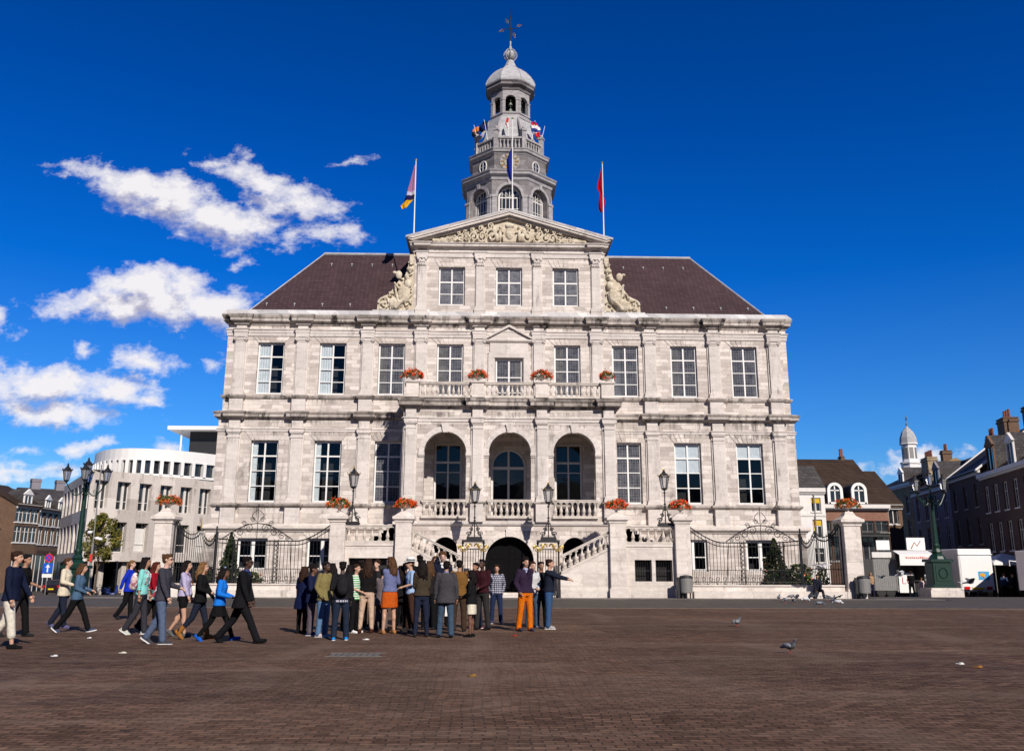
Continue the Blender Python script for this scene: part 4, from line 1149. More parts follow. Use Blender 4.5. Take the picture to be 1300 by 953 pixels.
# ---------------------------------------------------------------- low wall and railings
for s, side in ((-1,'left'),(1,'right')):
    b = MB(); x0, x1 = sorted((s*9.52, s*17.55))
    b.box(x0,x1,-5.75,-5.3,-.3,.62); b.box(x0,x1,-6.05,-5.25,-.3,.38); b.box(x0,x1,-5.80,-5.25,.621,.70)
    o = b.build('low_wall', MT['terrace']); tag(o, 'low stone kerb wall under the %s iron railing' % side, 'low wall', 'low walls under the railings')
    b = MB(); b.box(x0+.05,x1-.05,-5.24,-.35,-.3,.45); o = b.build('flower_bed_soil', MT['soil']); o['kind'] = 'structure'
    t = empty('iron_railing', 'black wrought iron railing with sagging top rail, %s of the stairs' % side, 'railing', (0,0,0), group='iron railings in front of the hall')
    Y = -5.5
    ztop = lambda u: 2.95+.75*max(0,(u-.72)/.28)**1.6+.02*math.sin(u*40) if True else 0
    L_ = 5.9
    def top(x):                                   # x measured from the terrace pier outwards
        if x < 1.7: return 2.85+.85*(1-x/1.7)**1.5
        return 2.85+.12*max(0,(x-4.6)/1.3)
    b = MB()
    pts = [(s*(9.5+i*.15), Y, top(i*.15)) for i in range(40)]
    b.tube(pts, .03, 4); b.tube([(p[0],Y,p[2]-.2) for p in pts], .022, 4)
    b.box(*sorted((s*9.5,s*15.4)),Y-.02,Y+.02,.82,.86); b.box(*sorted((s*9.5,s*15.4)),Y-.015,Y+.015,1.42,1.45)
    b.build('rail', MT['iron'], t)
    b = MB()
    for i in range(31):
        x = 9.6+i*.19; b.tube([(s*x,Y,.7),(s*x,Y,top(x-9.5)+.04)], .014, 4)
        if i % 2: b.tube([(s*x+.08*math.cos(a*PI/5),Y,.98+.1*math.sin(a*PI/5)) for a in range(11)], .012, 4)
    for i in range(30):
        x = 9.7+i*.19; b.tube([(s*x,Y,.7),(s*x,Y,1.44)], .011, 4)
    b.build('bar_panel', MT['iron'], t)
    b = MB()                                    # lead-white scrolled uprights and crest
    xc = s*13.35
    for q in (-1,1):
        for k in range(9):
            b.tube([(xc+q*1.05+.09*math.cos(a*PI/5)*(1 if k%2 else -1),Y-.02,.95+k*.22+.1*math.sin(a*PI/5)) for a in range(11)], .014, 4)
        b.tube([(xc+q*.95,Y,.7),(xc+q*.95,Y,2.95)], .02, 4); b.tube([(xc+q*1.16,Y,.7),(xc+q*1.16,Y,2.95)], .02, 4)
        b.tube([(xc+q*(1.9-1.9*i/14),Y,2.9+.85*math.sin(i/14*PI/2)) for i in range(15)], .024, 4)
        for cx, cz, r in ((1.3,3.1,.2),(.9,3.3,.24),(.45,3.5,.26),(.25,3.95,.14),(.7,3.75,.14),(1.6,2.98,.12)):
            b.tube([(xc+q*(cx+r*(1-k/20)*math.cos(k*.6)),Y-.03,cz+r*(1-k/20)*math.sin(k*.6)) for k in range(17)], .018, 4)
        b.tube([(xc+q*(.05+.25*math.sin(i/8*PI)),Y,3.85+.6*i/8) for i in range(9)], .016, 4)
    b.tube([(xc,Y,2.9),(xc,Y,4.75)], .018, 4)
    b.build('scroll_crest', MT['iron'], t)
    # raking stays behind
    b = MB(); b.tube([(s*15.4,Y,.6),(s*15.4,Y,3.3)], .05, 6); b.build('end_post', MT['iron'], t)
    for x in (11.6, 14.6): MB().tube([(s*x,Y+.9,.45),(s*x,Y+.03,2.8)], .02, 4).build('stay', MT['iron'], t)
    # wing gate between railing and pier, bowed back
    w = empty('wing_gate', 'black iron gate wing with gilt tipped double swag, next to the %s gate pier' % side, 'gate', (0,0,0), group='wing gates beside the gate piers')
    P = [Vector((s*(15.45+2.2*i/24), -5.5+.9*math.sin(i/24*PI))) for i in range(25)]
    def wz(i):
        u = i/24
        return 3.35-.55*abs(math.sin(u*2*PI))**.8 + .75*u**2
    b = MB()
    b.tube([(P[i].x,P[i].y,wz(i)) for i in range(25)], .035, 4); b.tube([(P[i].x,P[i].y,wz(i)-.22) for i in range(25)], .045, 4)
    b.tube([(p.x,p.y,.75) for p in P], .025, 4); b.tube([(p.x,p.y,1.5) for p in P], .02, 4)
    b.tube([(P[0].x,P[0].y,.3),(P[0].x,P[0].y,3.6)], .045, 6); b.tube([(P[24].x,P[24].y,.3),(P[24].x,P[24].y,4.1)], .045, 6)
    b.build('rail', MT['iron'], w)
    b = MB()
    for i in range(1,24): b.tube([(P[i].x,P[i].y,.5),(P[i].x,P[i].y,wz(i))], .017, 4)
    b.build('bar_panel', MT['iron'], w)
    b = MB()
    for i in range(0,25,2): b.tube([(P[i].x,P[i].y,wz(i)),(P[i].x,P[i].y,wz(i)+.18)], [.028,.006], 4)
    b.tube([(P[12].x,P[12].y,wz(12)),(P[12].x,P[12].y,wz(12)+.45)], [.05,.01], 5)
    b.build('gilt_tip', MT['gold'], w)

# ---------------------------------------------------------------- flags
def flag(loc, label, group, h, cloth, r=.045, hang=0, fz=None, tip=True, lean=(0,0), polemat='white'):
    t = empty('flagpole', label, 'flag', loc, group=group)
    b = MB(); b.tube([(0,0,0),(lean[0]*h,lean[1]*h,h)], [r,r*.6], 8); b.build('pole', MT[polemat], t)
    if tip:
        b = MB(); b.ball((lean[0]*h,lean[1]*h,h+.04), r*1.6, 8, 6); b.build('pole_tip', MT['gold'] if polemat == 'white' else MT['white'], t)
    return t
def cloth(parent, rows, cs, seed, thick=.02):
    """limp flag: rows of (z, x near the pole, x of the fly, colour index), hanging in folds"""
    nu = 10; vs = []; fs = []; ms = []; full = []
    for a, b_ in zip(rows, rows[1:]):
        for k in range(4):
            u = k/4; full.append((a[0]+(b_[0]-a[0])*u, a[1]+(b_[1]-a[1])*u, a[2]+(b_[2]-a[2])*u, a[3]))
    full.append(rows[-1])
    for j, (z, x0, x1, c) in enumerate(full):
        for i in range(nu+1):
            u = i/nu; w = x1-x0
            vs.append((x0+w*u, (.05+.10*abs(w))*math.sin(u*8+j*.25+seed)*(.3+u), z-abs(w)*.25*u))
            if i < nu and j < len(full)-1: a = j*(nu+1)+i; fs.append((a,a+1,a+nu+2,a+nu+1)); ms.append(c)
    me = bpy.data.meshes.new('cloth'); me.from_pydata(vs, [], fs)
    for c in cs: me.materials.append(col(c))
    me.polygons.foreach_set('material_index', ms); me.polygons.foreach_set('use_smooth', [True]*len(fs))
    o = bpy.data.objects.new('cloth', me); C.objects.link(o); o.parent = parent
    so = o.modifiers.new('s', 'SOLIDIFY'); so.thickness = thick
    return o
fg = 'large flags above the pediment'
f1 = flag((-6.1,.1,21.9), 'limp flag with mauve, dark blue and yellow cloth on the left white pole', fg, 5.3, None)
cloth(f1, [(5.0,0,-.05,0),(4.0,0,-.28,0),(3.2,0,-.52,1),(2.95,-.02,-.6,2),(2.6,-.1,-.72,3),(2.3,-.35,-.9,3),(2.0,-.55,-.8,3)], [(.32,.16,.30),(.45,.42,.58),(.015,.015,.07),(.70,.36,.02)], 2)
f2 = flag((.17,-.05,23.3), 'limp dark blue flag on the middle white pole in front of the clock', fg, 6.9, None)
cloth(f2, [(4.75,0,-.12,0),(4.1,0,-.38,0),(3.3,0,-.36,0),(2.75,-.03,-.22,0),(2.5,-.05,-.10,0)], [(.012,.025,.20)], 5)
f3 = flag((6.05,.1,21.9), 'limp crimson flag on the right white pole above the pediment', fg, 5.3, None)
cloth(f3, [(4.95,0,-.05,0),(4.0,.0,-.3,0),(3.6,.02,-.38,0),(3.2,.0,-.22,0),(2.6,.14,-.30,0),(2.2,.05,-.28,0),(1.9,-.05,-.16,0)], [(.36,.006,.025)], 7)
sg = 'small flags on the tower gallery'
for i, (ang, lab, cs, ln, w_) in enumerate(((-155,'small orange and black flag at the far left of the tower gallery',[(.6,.2,.04),(.05,.03,.03)],-.5,.6),
      (-130,'small navy flag on the left side of the tower gallery',[(.01,.02,.09)],.12,.75),
      (-92,'red and white pennon hanging at the front of the tower gallery',[(.6,.04,.03),(.7,.6,.6)],0,.3),
      (-50,'red white and blue flag on the right side of the tower gallery',[(.55,.02,.03),(.75,.75,.75),(.03,.05,.25)],-.14,.8),
      (-25,'small white and red flag at the far right of the tower gallery',[(.75,.7,.7),(.55,.03,.05)],.3,.4))):
    a = R(ang); p = (TX+2.5*math.cos(a), TY+2.5*math.sin(a), 31.7)
    f = flag(p, lab, sg, 1.6, None, .025, lean=((.25 if math.cos(a)>0 else -.25)*abs(math.cos(a)), 0), polemat='white', tip=False)
    sg_ = 1 if ang == -50 else -1; n_ = len(cs)
    cloth(f, [(1.5-.75*q/6, .0, sg_*w_*(.35+.5*math.sin(q/6*2.4)), min(n_-1,int(q/6*n_))) for q in range(7)], cs, i+20)

# ---------------------------------------------------------------- ground
m, nt, b = mat('brown_brick_paving')
co = coord(nt)
wob = nt.nodes.new('ShaderNodeVectorMath'); wob.operation = 'ADD'
sc_ = nt.nodes.new('ShaderNodeVectorMath'); sc_.operation = 'SCALE'; sc_.inputs['Scale'].default_value = .35
nn = N(nt, 'TexNoise', Scale=.5, Detail=3); L(nt, co, nn.inputs['Vector']); L(nt, nn.outputs[1], sc_.inputs[0]); L(nt, co, wob.inputs[0]); L(nt, sc_.outputs[0], wob.inputs[1])
br = N(nt, 'TexBrick', Scale=1.0); br.offset = .5
br.inputs['Brick Width'].default_value = .21; br.inputs['Row Height'].default_value = .105; br.inputs['Mortar Size'].default_value = .011; br.inputs['Mortar Smooth'].default_value = .5
br.inputs['Color1'].default_value = (.085,.048,.032,1); br.inputs['Color2'].default_value = (.195,.118,.082,1); br.inputs['Mortar'].default_value = (.05,.036,.029,1)
L(nt, wob.outputs[0], br.inputs['Vector'])
n1 = noise(nt, co, .16, 7, .65); n2 = noise(nt, scalev(nt, co, (.35,2.2,1)), .5, 6, .65); n3 = noise(nt, co, 2.2, 5, .65); n4 = noise(nt, co, 26, 3, .7)
c = mixc(nt, .55, br.outputs['Color'], ramp(nt, n3, [(.25,(.55,.52,.5)),(.75,(1.25,1.2,1.15))]), 'MULTIPLY')
c = mixc(nt, ramp(nt, n1, [(.42,(0,0,0)),(.62,(.45,.45,.45))]), c, (.158,.102,.074))
c = mixc(nt, ramp(nt, n2, [(.50,(0,0,0)),(.66,(.6,.6,.6))]), c, (.205,.145,.107))
c = mixc(nt, ramp(nt, n4, [(.60,(0,0,0)),(.75,(.7,.7,.7))]), c, (.29,.245,.19))
c = mixc(nt, .8, c, ramp(nt, noise(nt, co, 7, 6, .75), [(.3,(.45,.43,.42)),(.55,(1,1,1)),(.75,(1.5,1.45,1.4))]), 'MULTIPLY')
vo = N(nt, 'TexVoronoi', Scale=.22); vo.distance = 'CHEBYCHEV'; L(nt, wob.outputs[0], vo.inputs['Vector'])
vs2 = N(nt, 'SeparateColor'); L(nt, vo.outputs['Color'], vs2.inputs[0])
c = mixc(nt, 1.0, c, ramp(nt, vs2.outputs[0], [(0,(.86,.86,.88)),(1,(1.12,1.1,1.06))]), 'MULTIPLY')
wv = N(nt, 'TexWave', Scale=.09, Distortion=7); wv.wave_profile = 'SIN'; wv.inputs['Detail'].default_value = 3; wv.inputs['Detail Scale'].default_value = .6; L(nt, co, wv.inputs['Vector'])
trk = math_(nt, 'MULTIPLY', ramp(nt, wv.outputs[0], [(.90,(0,0,0)),(.985,(1,1,1))]), ramp(nt, n1, [(.42,(0,0,0)),(.6,(.6,.6,.6))]))
c = mixc(nt, math_(nt, 'MULTIPLY', trk, .38), c, (.24,.175,.135))
gum = ramp(nt, noise(nt, co, 4.2, 2, .5), [(.70,(0,0,0)),(.73,(.7,.7,.7))]); c = mixc(nt, gum, c, (.035,.028,.024))
L(nt, c, b.inputs['Base Color']); b.inputs['Roughness'].default_value = .85; b.inputs['Specular IOR Level'].default_value = .08
h = math_(nt, 'SUBTRACT', math_(nt, 'MULTIPLY', n3, .6), br.outputs['Fac']); bump(nt, b, h, .8, .012)
MT['paving'] = m
m, nt, b = mat('grey_street_paving')
br = N(nt, 'TexBrick', Scale=1.0); br.inputs['Brick Width'].default_value = .2; br.inputs['Row Height'].default_value = .1; br.inputs['Mortar Size'].default_value = .01
br.inputs['Color1'].default_value = (.06,.048,.036,1); br.inputs['Color2'].default_value = (.112,.092,.072,1); br.inputs['Mortar'].default_value = (.03,.026,.023,1)
L(nt, coord(nt), br.inputs['Vector'])
c = mixc(nt, .6, br.outputs['Color'], ramp(nt, noise(nt, coord(nt), .7, 6, .65), [(.3,(.5,.5,.5)),(.7,(1.2,1.2,1.2))]), 'MULTIPLY')
L(nt, c, b.inputs['Base Color']); b.inputs['Roughness'].default_value = .8; bump(nt, b, br.outputs['Fac'], .5, -.01)
MT['street'] = m
def sheet(name, xs, ys, m, dz=0):
    vs = [(x,y,gz(x,y)+dz) for y in ys for x in xs]; nx = len(xs)
    fs = [(j*nx+i,j*nx+i+1,(j+1)*nx+i+1,(j+1)*nx+i) for j in range(len(ys)-1) for i in range(nx-1)]
    me = bpy.data.meshes.new(name); me.from_pydata(vs, [], fs); me.materials.append(MT[m]); me.polygons.foreach_set('use_smooth',[True]*len(fs))
    o = bpy.data.objects.new(name, me); C.objects.link(o); o['kind'] = 'structure'; return o
xs = [-900,-300,-120,-60,-30,0,30,60,120,300,900]
ys = [-300,-120,-60,-30,-12,-6]+[-6+i*2 for i in range(1,24)]+[60,120,300,900]
sheet('ground', xs, ys, 'paving')
o = sheet('street', [-300,-120,-60,-30,0,30,60,120,300], [-17.8,-12,-6]+[-6+i*2 for i in range(1,24)]+[60,120,300], 'street', .004)
b = MB(); b.box(-60,60,-17.98,-17.8,-.05,.012); o = b.build('gutter_strip', m_plain('worn_gutter_stone',(.17,.13,.105),.85,.4,scale=3,spec=.1)); o['kind'] = 'structure'
b = MB(); b.box(-22,22,-7.6,-7.45,-.1,.03); b.box(-22,22,-7.45,-5.9,-.1,.024); o = b.build('pavement', m_stone('grey_pavement_slab', (.15,.13,.12), (.21,.19,.17), (.06,.05,.045), .6, 9, stain=.5)); o['kind'] = 'structure'
p = ground_at(452,831)
b = MB()
for i in range(8): b.box(-.44+i*.11,-.36+i*.11,-.30,.30,-.02,.010)
b.box(-.5,.5,-.36,-.31,-.02,.012); b.box(-.5,.5,.31,.36,-.02,.012)
o = b.build('drain_cover', col((.13,.12,.11),.8,.3,'castiron'), loc=p); tag(o, 'slotted grey drain cover set in the brown paving', 'drain cover')
# small litter scattered on the paving
rr = random.Random(3)
for i, (px, py, lab) in enumerate(((113,810,'white paper scrap left of the drain, behind the walking group'),(155,829,'pale wrapper lying on the paving at the left'),(69,833,'white scrap nearest the left edge of the paving'),(464,812,'white scrap beside the standing group'),(1219,843,'white scrap at the far right of the square'),(1242,847,'orange brown wrapper at the far right of the square'),(600,858,'brown leaf lying at the front of the square'),(653,807,'red scrap right of the boy in the checked shirt'))):
    p = ground_at(px, py); b = MB()
    pts = [(.075*rr.uniform(.6,1.2)*math.cos(a*PI/3),.06*rr.uniform(.6,1.2)*math.sin(a*PI/3)) for a in range(6)]
    b.prism(pts, .006, .016); b.prism([(x*.5+.02,y*.5) for x,y in pts], .016, .03)
    o = b.build('litter_scrap', col([(.7,.7,.68),(.6,.58,.5),(.7,.7,.7),(.7,.7,.68),(.7,.7,.68),(.35,.16,.05),(.3,.17,.05),(.45,.05,.03)][i]), loc=p); tag(o, lab, 'litter')

# ---------------------------------------------------------------- bins
for loc, lab in (((9.05,-6.35,0.03),'grey half round litter bin against the outer terrace pier'),((18.35,-6.3,0.03),'grey litter bin in front of the right gate pier')):
    t = empty('litter_bin', lab, 'litter bin', loc, group='grey litter bins')
    b = MB(); b.lathe([(.30,.26),(.32,.3),(.34,.98),(.33,1.0)], n=20, sy=.8); b.build('bin_body', MT['grey_metal'], t)
    b = MB(); b.lathe([(.35,1.001),(.35,1.05),(.3,1.12),(.12,1.16),(0,1.17)], n=20, sy=.8); b.build('lid', MT['iron'], t)
    b = MB(); b.box(-.46,-.36,-.1,.1,0,1.05); b.box(-.4,.0,.2,.3,0,.95); b.build('post', MT['iron'], t)
    for x in (-.2,.2): MB().box(x-.03,x+.03,-.03,.03,0,.27).build('leg', MT['iron'], t)

# ---------------------------------------------------------------- shrubs, tree
def shrub(loc, label, h, r, n, m, seed, flowers=0, cone=True, cat='shrub', fm='petal_orange', name='shrub'):
    t = empty(name, label, cat, loc)
    def sh(rn):
        z = rn.random()**1.25; a = rn.uniform(0,2*PI)
        q = r*((1-z)**.75 if cone else math.sqrt(max(0,1-(z*2-1)**2*.9)))*(.82+.22*math.sin(a*3+z*9+seed)+.1*rn.gauss(0,1))*math.sqrt(rn.uniform(.35,1))
        return (q*math.cos(a), q*math.sin(a), .12+z*h)
    leaves(n, sh, .075, seed).build('foliage', MT[m], t)
    b = MB(); b.tube([(0,0,0),(.03,0,h*.8)], [.06,.02], 6)
    for k in range(7):
        a = k*2.4; b.tube([(0,0,.2+k*h*.08),(r*.5*math.cos(a),r*.5*math.sin(a),.5+k*h*.09)], [.025,.008], 4)
    b.build('stem', MT['bark'], t)
    if flowers: leaves(flowers, lambda rn: (lambda p: (p[0]*1.08,p[1]*1.08,p[2]))(sh(rn)), .05, seed+3).build('blossom', MT[fm], t)
    return t
shrub((-15.0,-4.3,.4), 'tall narrow conical evergreen behind the left railing', 2.75, .72, 3400, 'leaf_dark', 31)
shrub((14.35,-4.4,.4), 'bushy cone of evergreen with orange flowers behind the right railing', 2.6, 1.0, 3600, 'leaf_dark', 32, 260)
shrub((15.6,-4.5,.4), 'low orange flowering bush beside the seated man', 1.25, .8, 1500, 'leaf', 33, 240, False)
shrub((-16.1,-4.5,.4), 'low red flowering bush by the left wing gate', 1.0, .6, 900, 'leaf', 34, 160, False)
shrub((-13.7,-4.6,.4), 'small red flowering bush right of the conical evergreen', .75, .6, 700, 'leaf', 35, 110, False)
shrub((16.9,-4.4,.4), 'small sparse bush with orange bloom near the right gate pier', 1.1, .35, 380, 'leaf', 36, 60, False)
for s, x0, x1, sd in ((-1,-12.9,-9.7,41),(1,9.7,13.2,42)):
    b = leaves(1500, lambda rn: (rn.uniform(x0,x1), rn.uniform(-5.2,-4.5), .45+abs(rn.gauss(0,.12))), .05, sd)
    o = b.build('ground_cover', MT['leaf']); o['kind'] = 'stuff'; o['label'] = 'low green planting along the railing'

def tree(base, h, r, seed, label, m='leaf_autumn', trunk=.09, n=3600, zc=.62):
    t = empty('tree', label, 'tree', base); rn = random.Random(seed)
    b = MB(); b.tube([(0,0,-.2),(.03,.02,h*.3),(-.02,0,h*.55),(0,.03,h*.85)], [trunk,trunk*.8,trunk*.55,.02], 8)
    cl = []
    for k in range(17):
        a = k*2.4+rn.random(); z = h*(.42+.52*(k/17)); q = r*math.sin(PI*min(.95,.22+.75*(k/17)))*rn.uniform(.45,.95)
        e = (q*math.cos(a), q*math.sin(a), z+q*.25); cl.append((e, r*rn.uniform(.25,.42)))
        b.tube([(0,0,z-h*.12),(e[0]*.5,e[1]*.5,z),(e[0],e[1],e[2])], [trunk*.4,trunk*.25,.012], 5)
    b.build('trunk', MT['bark'], t)
    def sh(r_):
        c, q = r_.choice(cl); d = Vector((r_.gauss(0,1),r_.gauss(0,1),r_.gauss(0,.8))).normalized()*q*r_.uniform(.5,1)
        return (c[0]+d.x, c[1]+d.y, c[2]+d.z)
    leaves(n, sh, .11, seed+1).build('crown', MT[m], t)
    return t
p = at(120,748,24); tree((p.x,24,gz(p.x,24)), 7.0, 1.5, 51, 'small young tree with turning green leaves in front of the concrete building')

# ---------------------------------------------------------------- five armed street lamps
def big_lamp(loc, label, h=7.2, plinth=True):
    t = empty('street_lamp', label, 'street lamp', loc, group='green five armed street lamps')
    if plinth:
        b = MB(); b.box(-1.0,1.0,-.85,.85,-.2,.42); b.box(-.9,.9,-.75,.75,.42,.55); b.build('plinth', MT['terrace'], t)
    b = MB(); z0 = .55 if plinth else 0
    b.bevbox(-.72,.72,-.62,.62,z0,z0+.2,.03); b.bevbox(-.6,.6,-.52,.52,z0+.2,z0+1.5,.05); b.bevbox(-.7,.7,-.6,.6,z0+1.5,z0+1.68,.03)
    b.box(-.42,.42,-.545,-.5,z0+.4,z0+1.3)
    b.tube([(-.25+.25*math.cos(a*PI/8)+.25,-.56,z0+.85+.3*math.sin(a*PI/8)) for a in range(17)], .03, 4)
    b.lathe([(.5,z0+1.68),(.42,z0+1.85),(.26,z0+2.0),(.3,z0+2.1),(.2,z0+2.3)], n=8, ph=PI/8); b.build('pedestal', MT['green_iron'], t)
    b = MB(); b.lathe([(.19,z0+2.3),(.22,z0+2.5),(.17,z0+2.6),(.125,h-1.6),(.17,h-1.5),(.13,h-1.4),(.2,h-1.15),(.1,h-1.0),(.05,h-.9),(.04,h-.35)], n=12); b.build('column', MT['green_iron'], t)
    heads = [(0,0,h-.3)]
    for k in range(4):
        a = k*PI/2+.3; ca, sa = math.cos(a), math.sin(a)
        b = MB(); pts = []
        for i in range(14):
            u = i/13; rr_ = .1+1.0*u; z = h-1.25-.42*math.sin(u*PI*1.15)*1.0+.25*u
            pts.append((rr_*ca, rr_*sa, z))
        b.tube(pts, .035, 6)
        b.tube([(.55*ca+.16*math.cos(j*.6)*ca*(1-j/16),.55*sa+.16*math.cos(j*.6)*sa*(1-j/16),h-1.35+.16*math.sin(j*.6)*(1-j/16)) for j in range(14)], .022, 4)
        b.build('arm', MT['green_iron'], t); heads.append((pts[-1][0], pts[-1][1], pts[-1][2]+.12))
    for x, y, z in heads:
        f = MB(); g = MB(); gd = MB()
        lantern_head(f, g, f, z, .25, .55)
        o = f.build('lantern', MT['iron'], t, loc=(x,y,0)); g.build('lantern_glass', MT['lglass'], o)
    return t
p = at(1195,757,1.5); big_lamp((p.x,1.5,gz(0,1.5)), 'green five armed street lamp on a stone plinth before the market trailers', 7.0)
p = at(93,757,1.0); big_lamp((p.x,1.0,gz(0,1)), 'green five armed street lamp before the concrete building at the left', 7.3, False)

# slender mast with camera heads
p = at(111,752,10)
t = empty('camera_mast', 'slender grey mast with white camera heads leaning before the young tree', 'mast', (p.x,10,gz(0,10)))
b = MB(); b.tube([(0,0,0),(0,0,3.4)], .08, 8); b.tube([(0,0,3.4),(0,0,8.8)], .045, 8); b.build('pole', MT['grey_metal'], t)
b = MB(); b.box(-.09,.09,-.12,-.06,2.2,2.7); b.build('label_plate', col((.6,.05,.05)), t)
for x, z in ((-.25,4.15),(.3,3.75),(.5,3.7)):
    b = MB(); b.ball((x,-.1,z), (.17,.15,.12), 10, 7); b.tube([(0,0,z+.05),(x,-.1,z+.1)], .02, 4); b.build('camera_head', MT['white'], t)

# road signs
p = at(57,753,28); gx = gz(0,28)
t = empty('road_sign', 'round blue and red no parking sign above a square blue arrow sign', 'road sign', (p.x,28,gx))
MB().tube([(0,0,0),(0,0,3.7)], .04, 8).build('post', MT['grey_metal'], t)
b = MB(); b.vprism([(.36*math.cos(a*PI/12),3.25+.36*math.sin(a*PI/12)) for a in range(24)], -.06, -.04); o = b.build('round_plate', col((.6,.02,.03)), t)
b = MB(); b.vprism([(.27*math.cos(a*PI/12),3.25+.27*math.sin(a*PI/12)) for a in range(24)], -.066, -.059); b.build('blue_field', col((.02,.06,.5)), o)
b = MB(); b.vprism([(-.22,3.06),(-.17,3.01),(.22,3.44),(.17,3.49)], -.071, -.0655); b.vprism([(-.22,3.44),(.17,3.01),(.22,3.06),(-.17,3.49)], -.073, -.0715); b.build('red_cross', col((.62,.02,.03)), o)
b = MB(); b.box(-.42,.42,-.06,-.04,1.95,2.8); o = b.build('square_plate', col((.02,.10,.55)), t)
b = MB(); b.box(-.06,.06,-.066,-.061,2.05,2.5); b.vprism([(-.2,2.45),(.2,2.45),(0,2.72)], -.067,-.0605); b.build('arrow', MT['white'], o)
MB().box(-.42,.42,-.06,-.04,1.6,1.9).build('white_plate', MT['white'], t)
# ---------------------------------------------------------------- houses (local frame: x along the facade, y into depth)
def house(name, label, cat, p0, p1, depth, eave, ridge, wall, roofm, floors, bays, ww=1.0, group=None, kind='side', base=-1.6, fr='offwhite',
          win=True, shop=None, skip=(), eavew='offwhite', x_off=0, mull=.08, zs=None, hipped=False, rs=.25):
    p0, p1 = Vector(p0), Vector(p1); d = p1-p0; W = d.length
    t = empty(name, label, cat, (p0.x,p0.y,0), math.atan2(d.y,d.x), group)
    holes = []; wl = []
    for zi, (z0, h) in enumerate(floors):
        for k in range(bays):
            if (zi,k) in skip: continue
            xc = W*(k+.5)/bays+x_off; holes.append((xc-ww/2,xc+ww/2,z0,z0+h)); wl.append((xc-ww/2,xc+ww/2,z0,z0+h))
    b = MB(); wall_holes(b, 0, W, base, eave, holes, 0, .22)
    b.quad((0,0,base),(0,0,eave),(0,depth,eave),(0,depth,base)); b.quad((W,0,base),(W,depth,base),(W,depth,eave),(W,0,eave)); b.quad((0,depth,base),(0,depth,eave),(W,depth,eave),(W,depth,base))
    if kind == 'side':
        for x in (0, W): b.quad((x,0,eave),(x,depth,eave),(x,depth/2,ridge))
    b.build('wall', MT[wall], t)
    r = MB()
    if kind == 'side':                      # ridge parallel to the facade
        i = .0; o = .3
        if hipped:
            q = hipped
            r.add([(-o,-o,eave),(W+o,-o,eave),(W+o,depth+o,eave),(-o,depth+o,eave),(q,depth/2,ridge),(W-q,depth/2,ridge)],[(0,1,5,4),(1,2,5),(2,3,4,5),(3,0,4)])
        else:
            for a, c_ in ((-o,depth/2),(depth+o,depth/2)):  # dark brick, deepened further to carry the shadow on the dormered front
                r.add([(-.15,a,eave-.1),(W+.15,a,eave-.1),(W+.15,c_,ridge),(-.15,c_,ridge),(-.15,a,eave-.3),(W+.15,a,eave-.3),(W+.15,c_,ridge-.2),(-.15,c_,ridge-.2)],[(0,1,2,3),(4,7,6,5),(0,4,5,1),(0,3,7,4),(1,5,6,2)])
    elif kind == 'gable':                   # gable towards the square
        b2 = MB(); b2.vprism([(0,eave),(W,eave),(W/2,ridge)], 0, .3); b2.build('gable', MT[wall], t)
        for a in (-.2, W+.2):
            r.add([(a,-.25,eave-.1),(W/2,-.25,ridge+.15),(W/2,depth,ridge+.15),(a,depth,eave-.1),(a,-.25,eave-.28),(W/2,-.25,ridge-.05),(W/2,depth,ridge-.05),(a,depth,eave-.28)],[(0,1,2,3),(4,7,6,5),(0,4,5,1),(0,3,7,4)])
    elif kind == 'mansard':
        s_ = 1.3
        r.add([(-.1,-.2,eave),(W+.1,-.2,eave),(W+.1,depth,eave),(-.1,depth,eave),(.2,s_,ridge),(W-.2,s_,ridge),(W-.2,depth-s_,ridge+.4),(.2,depth-s_,ridge+.4)],[(0,1,5,4),(1,2,6,5),(2,3,7,6),(3,0,4,7),(4,5,6,7)])
    elif kind == 'flat': r.box(-.1,W+.1,-.1,depth,eave,eave+.3)
    roof = r.build('roof', MT[roofm], t)
    e = MB(); e.box(-.05,W+.05,-rs,0,eave-.35,eave-.02); e.box(-.05,W+.05,-rs*.5,0,eave-.5,eave-.351); e.build('eaves_board', MT[eavew], t)
    if win:
        for (a, c_, z0, z1) in wl:
            f = MB(); y = .12
            f.box(a,a+.07,y,y+.06,z0,z1); f.box(c_-.07,c_,y,y+.06,z0,z1); f.box(a+.07,c_-.07,y,y+.06,z0,z0+.07); f.box(a+.07,c_-.07,y,y+.06,z1-.07,z1)
            f.box((a+c_)/2-mull/2,(a+c_)/2+mull/2,y-.01,y+.05,z0+.07,z1-.07); zc = z0+(z1-z0)*.66
            f.box(a+.07,c_-.07,y-.005,y+.05,zc-.03,zc+.03)
            f.box(a-.08,c_+.08,-.07,.12,z0-.1,z0-.003)
            o = f.build('window', MT[fr], t)
            MB().box(a+.05,c_-.05,y+.03,y+.04,z0+.05,z1-.05).build('pane', MT['dglass'], o)
    if shop:
        s0, s1, sm = shop
        MB().box(.2,W-.2,-.12,-.003,s1,s1+.5).build('shop_fascia', MT[sm], t)
        MB().box(.3,W-.3,-.03,-.003,s0,s1).build('shop_window', MT['dglass'], t)
        f = MB()
        n = max(2, int(W/1.3))
        for k in range(n+1): f.box(.3+(W-.6)*k/n-.05,.3+(W-.6)*k/n+.05,-.07,-.035,s0,s1)
        f.build('shop_frame', MT[fr], t)
    return t, roof, W
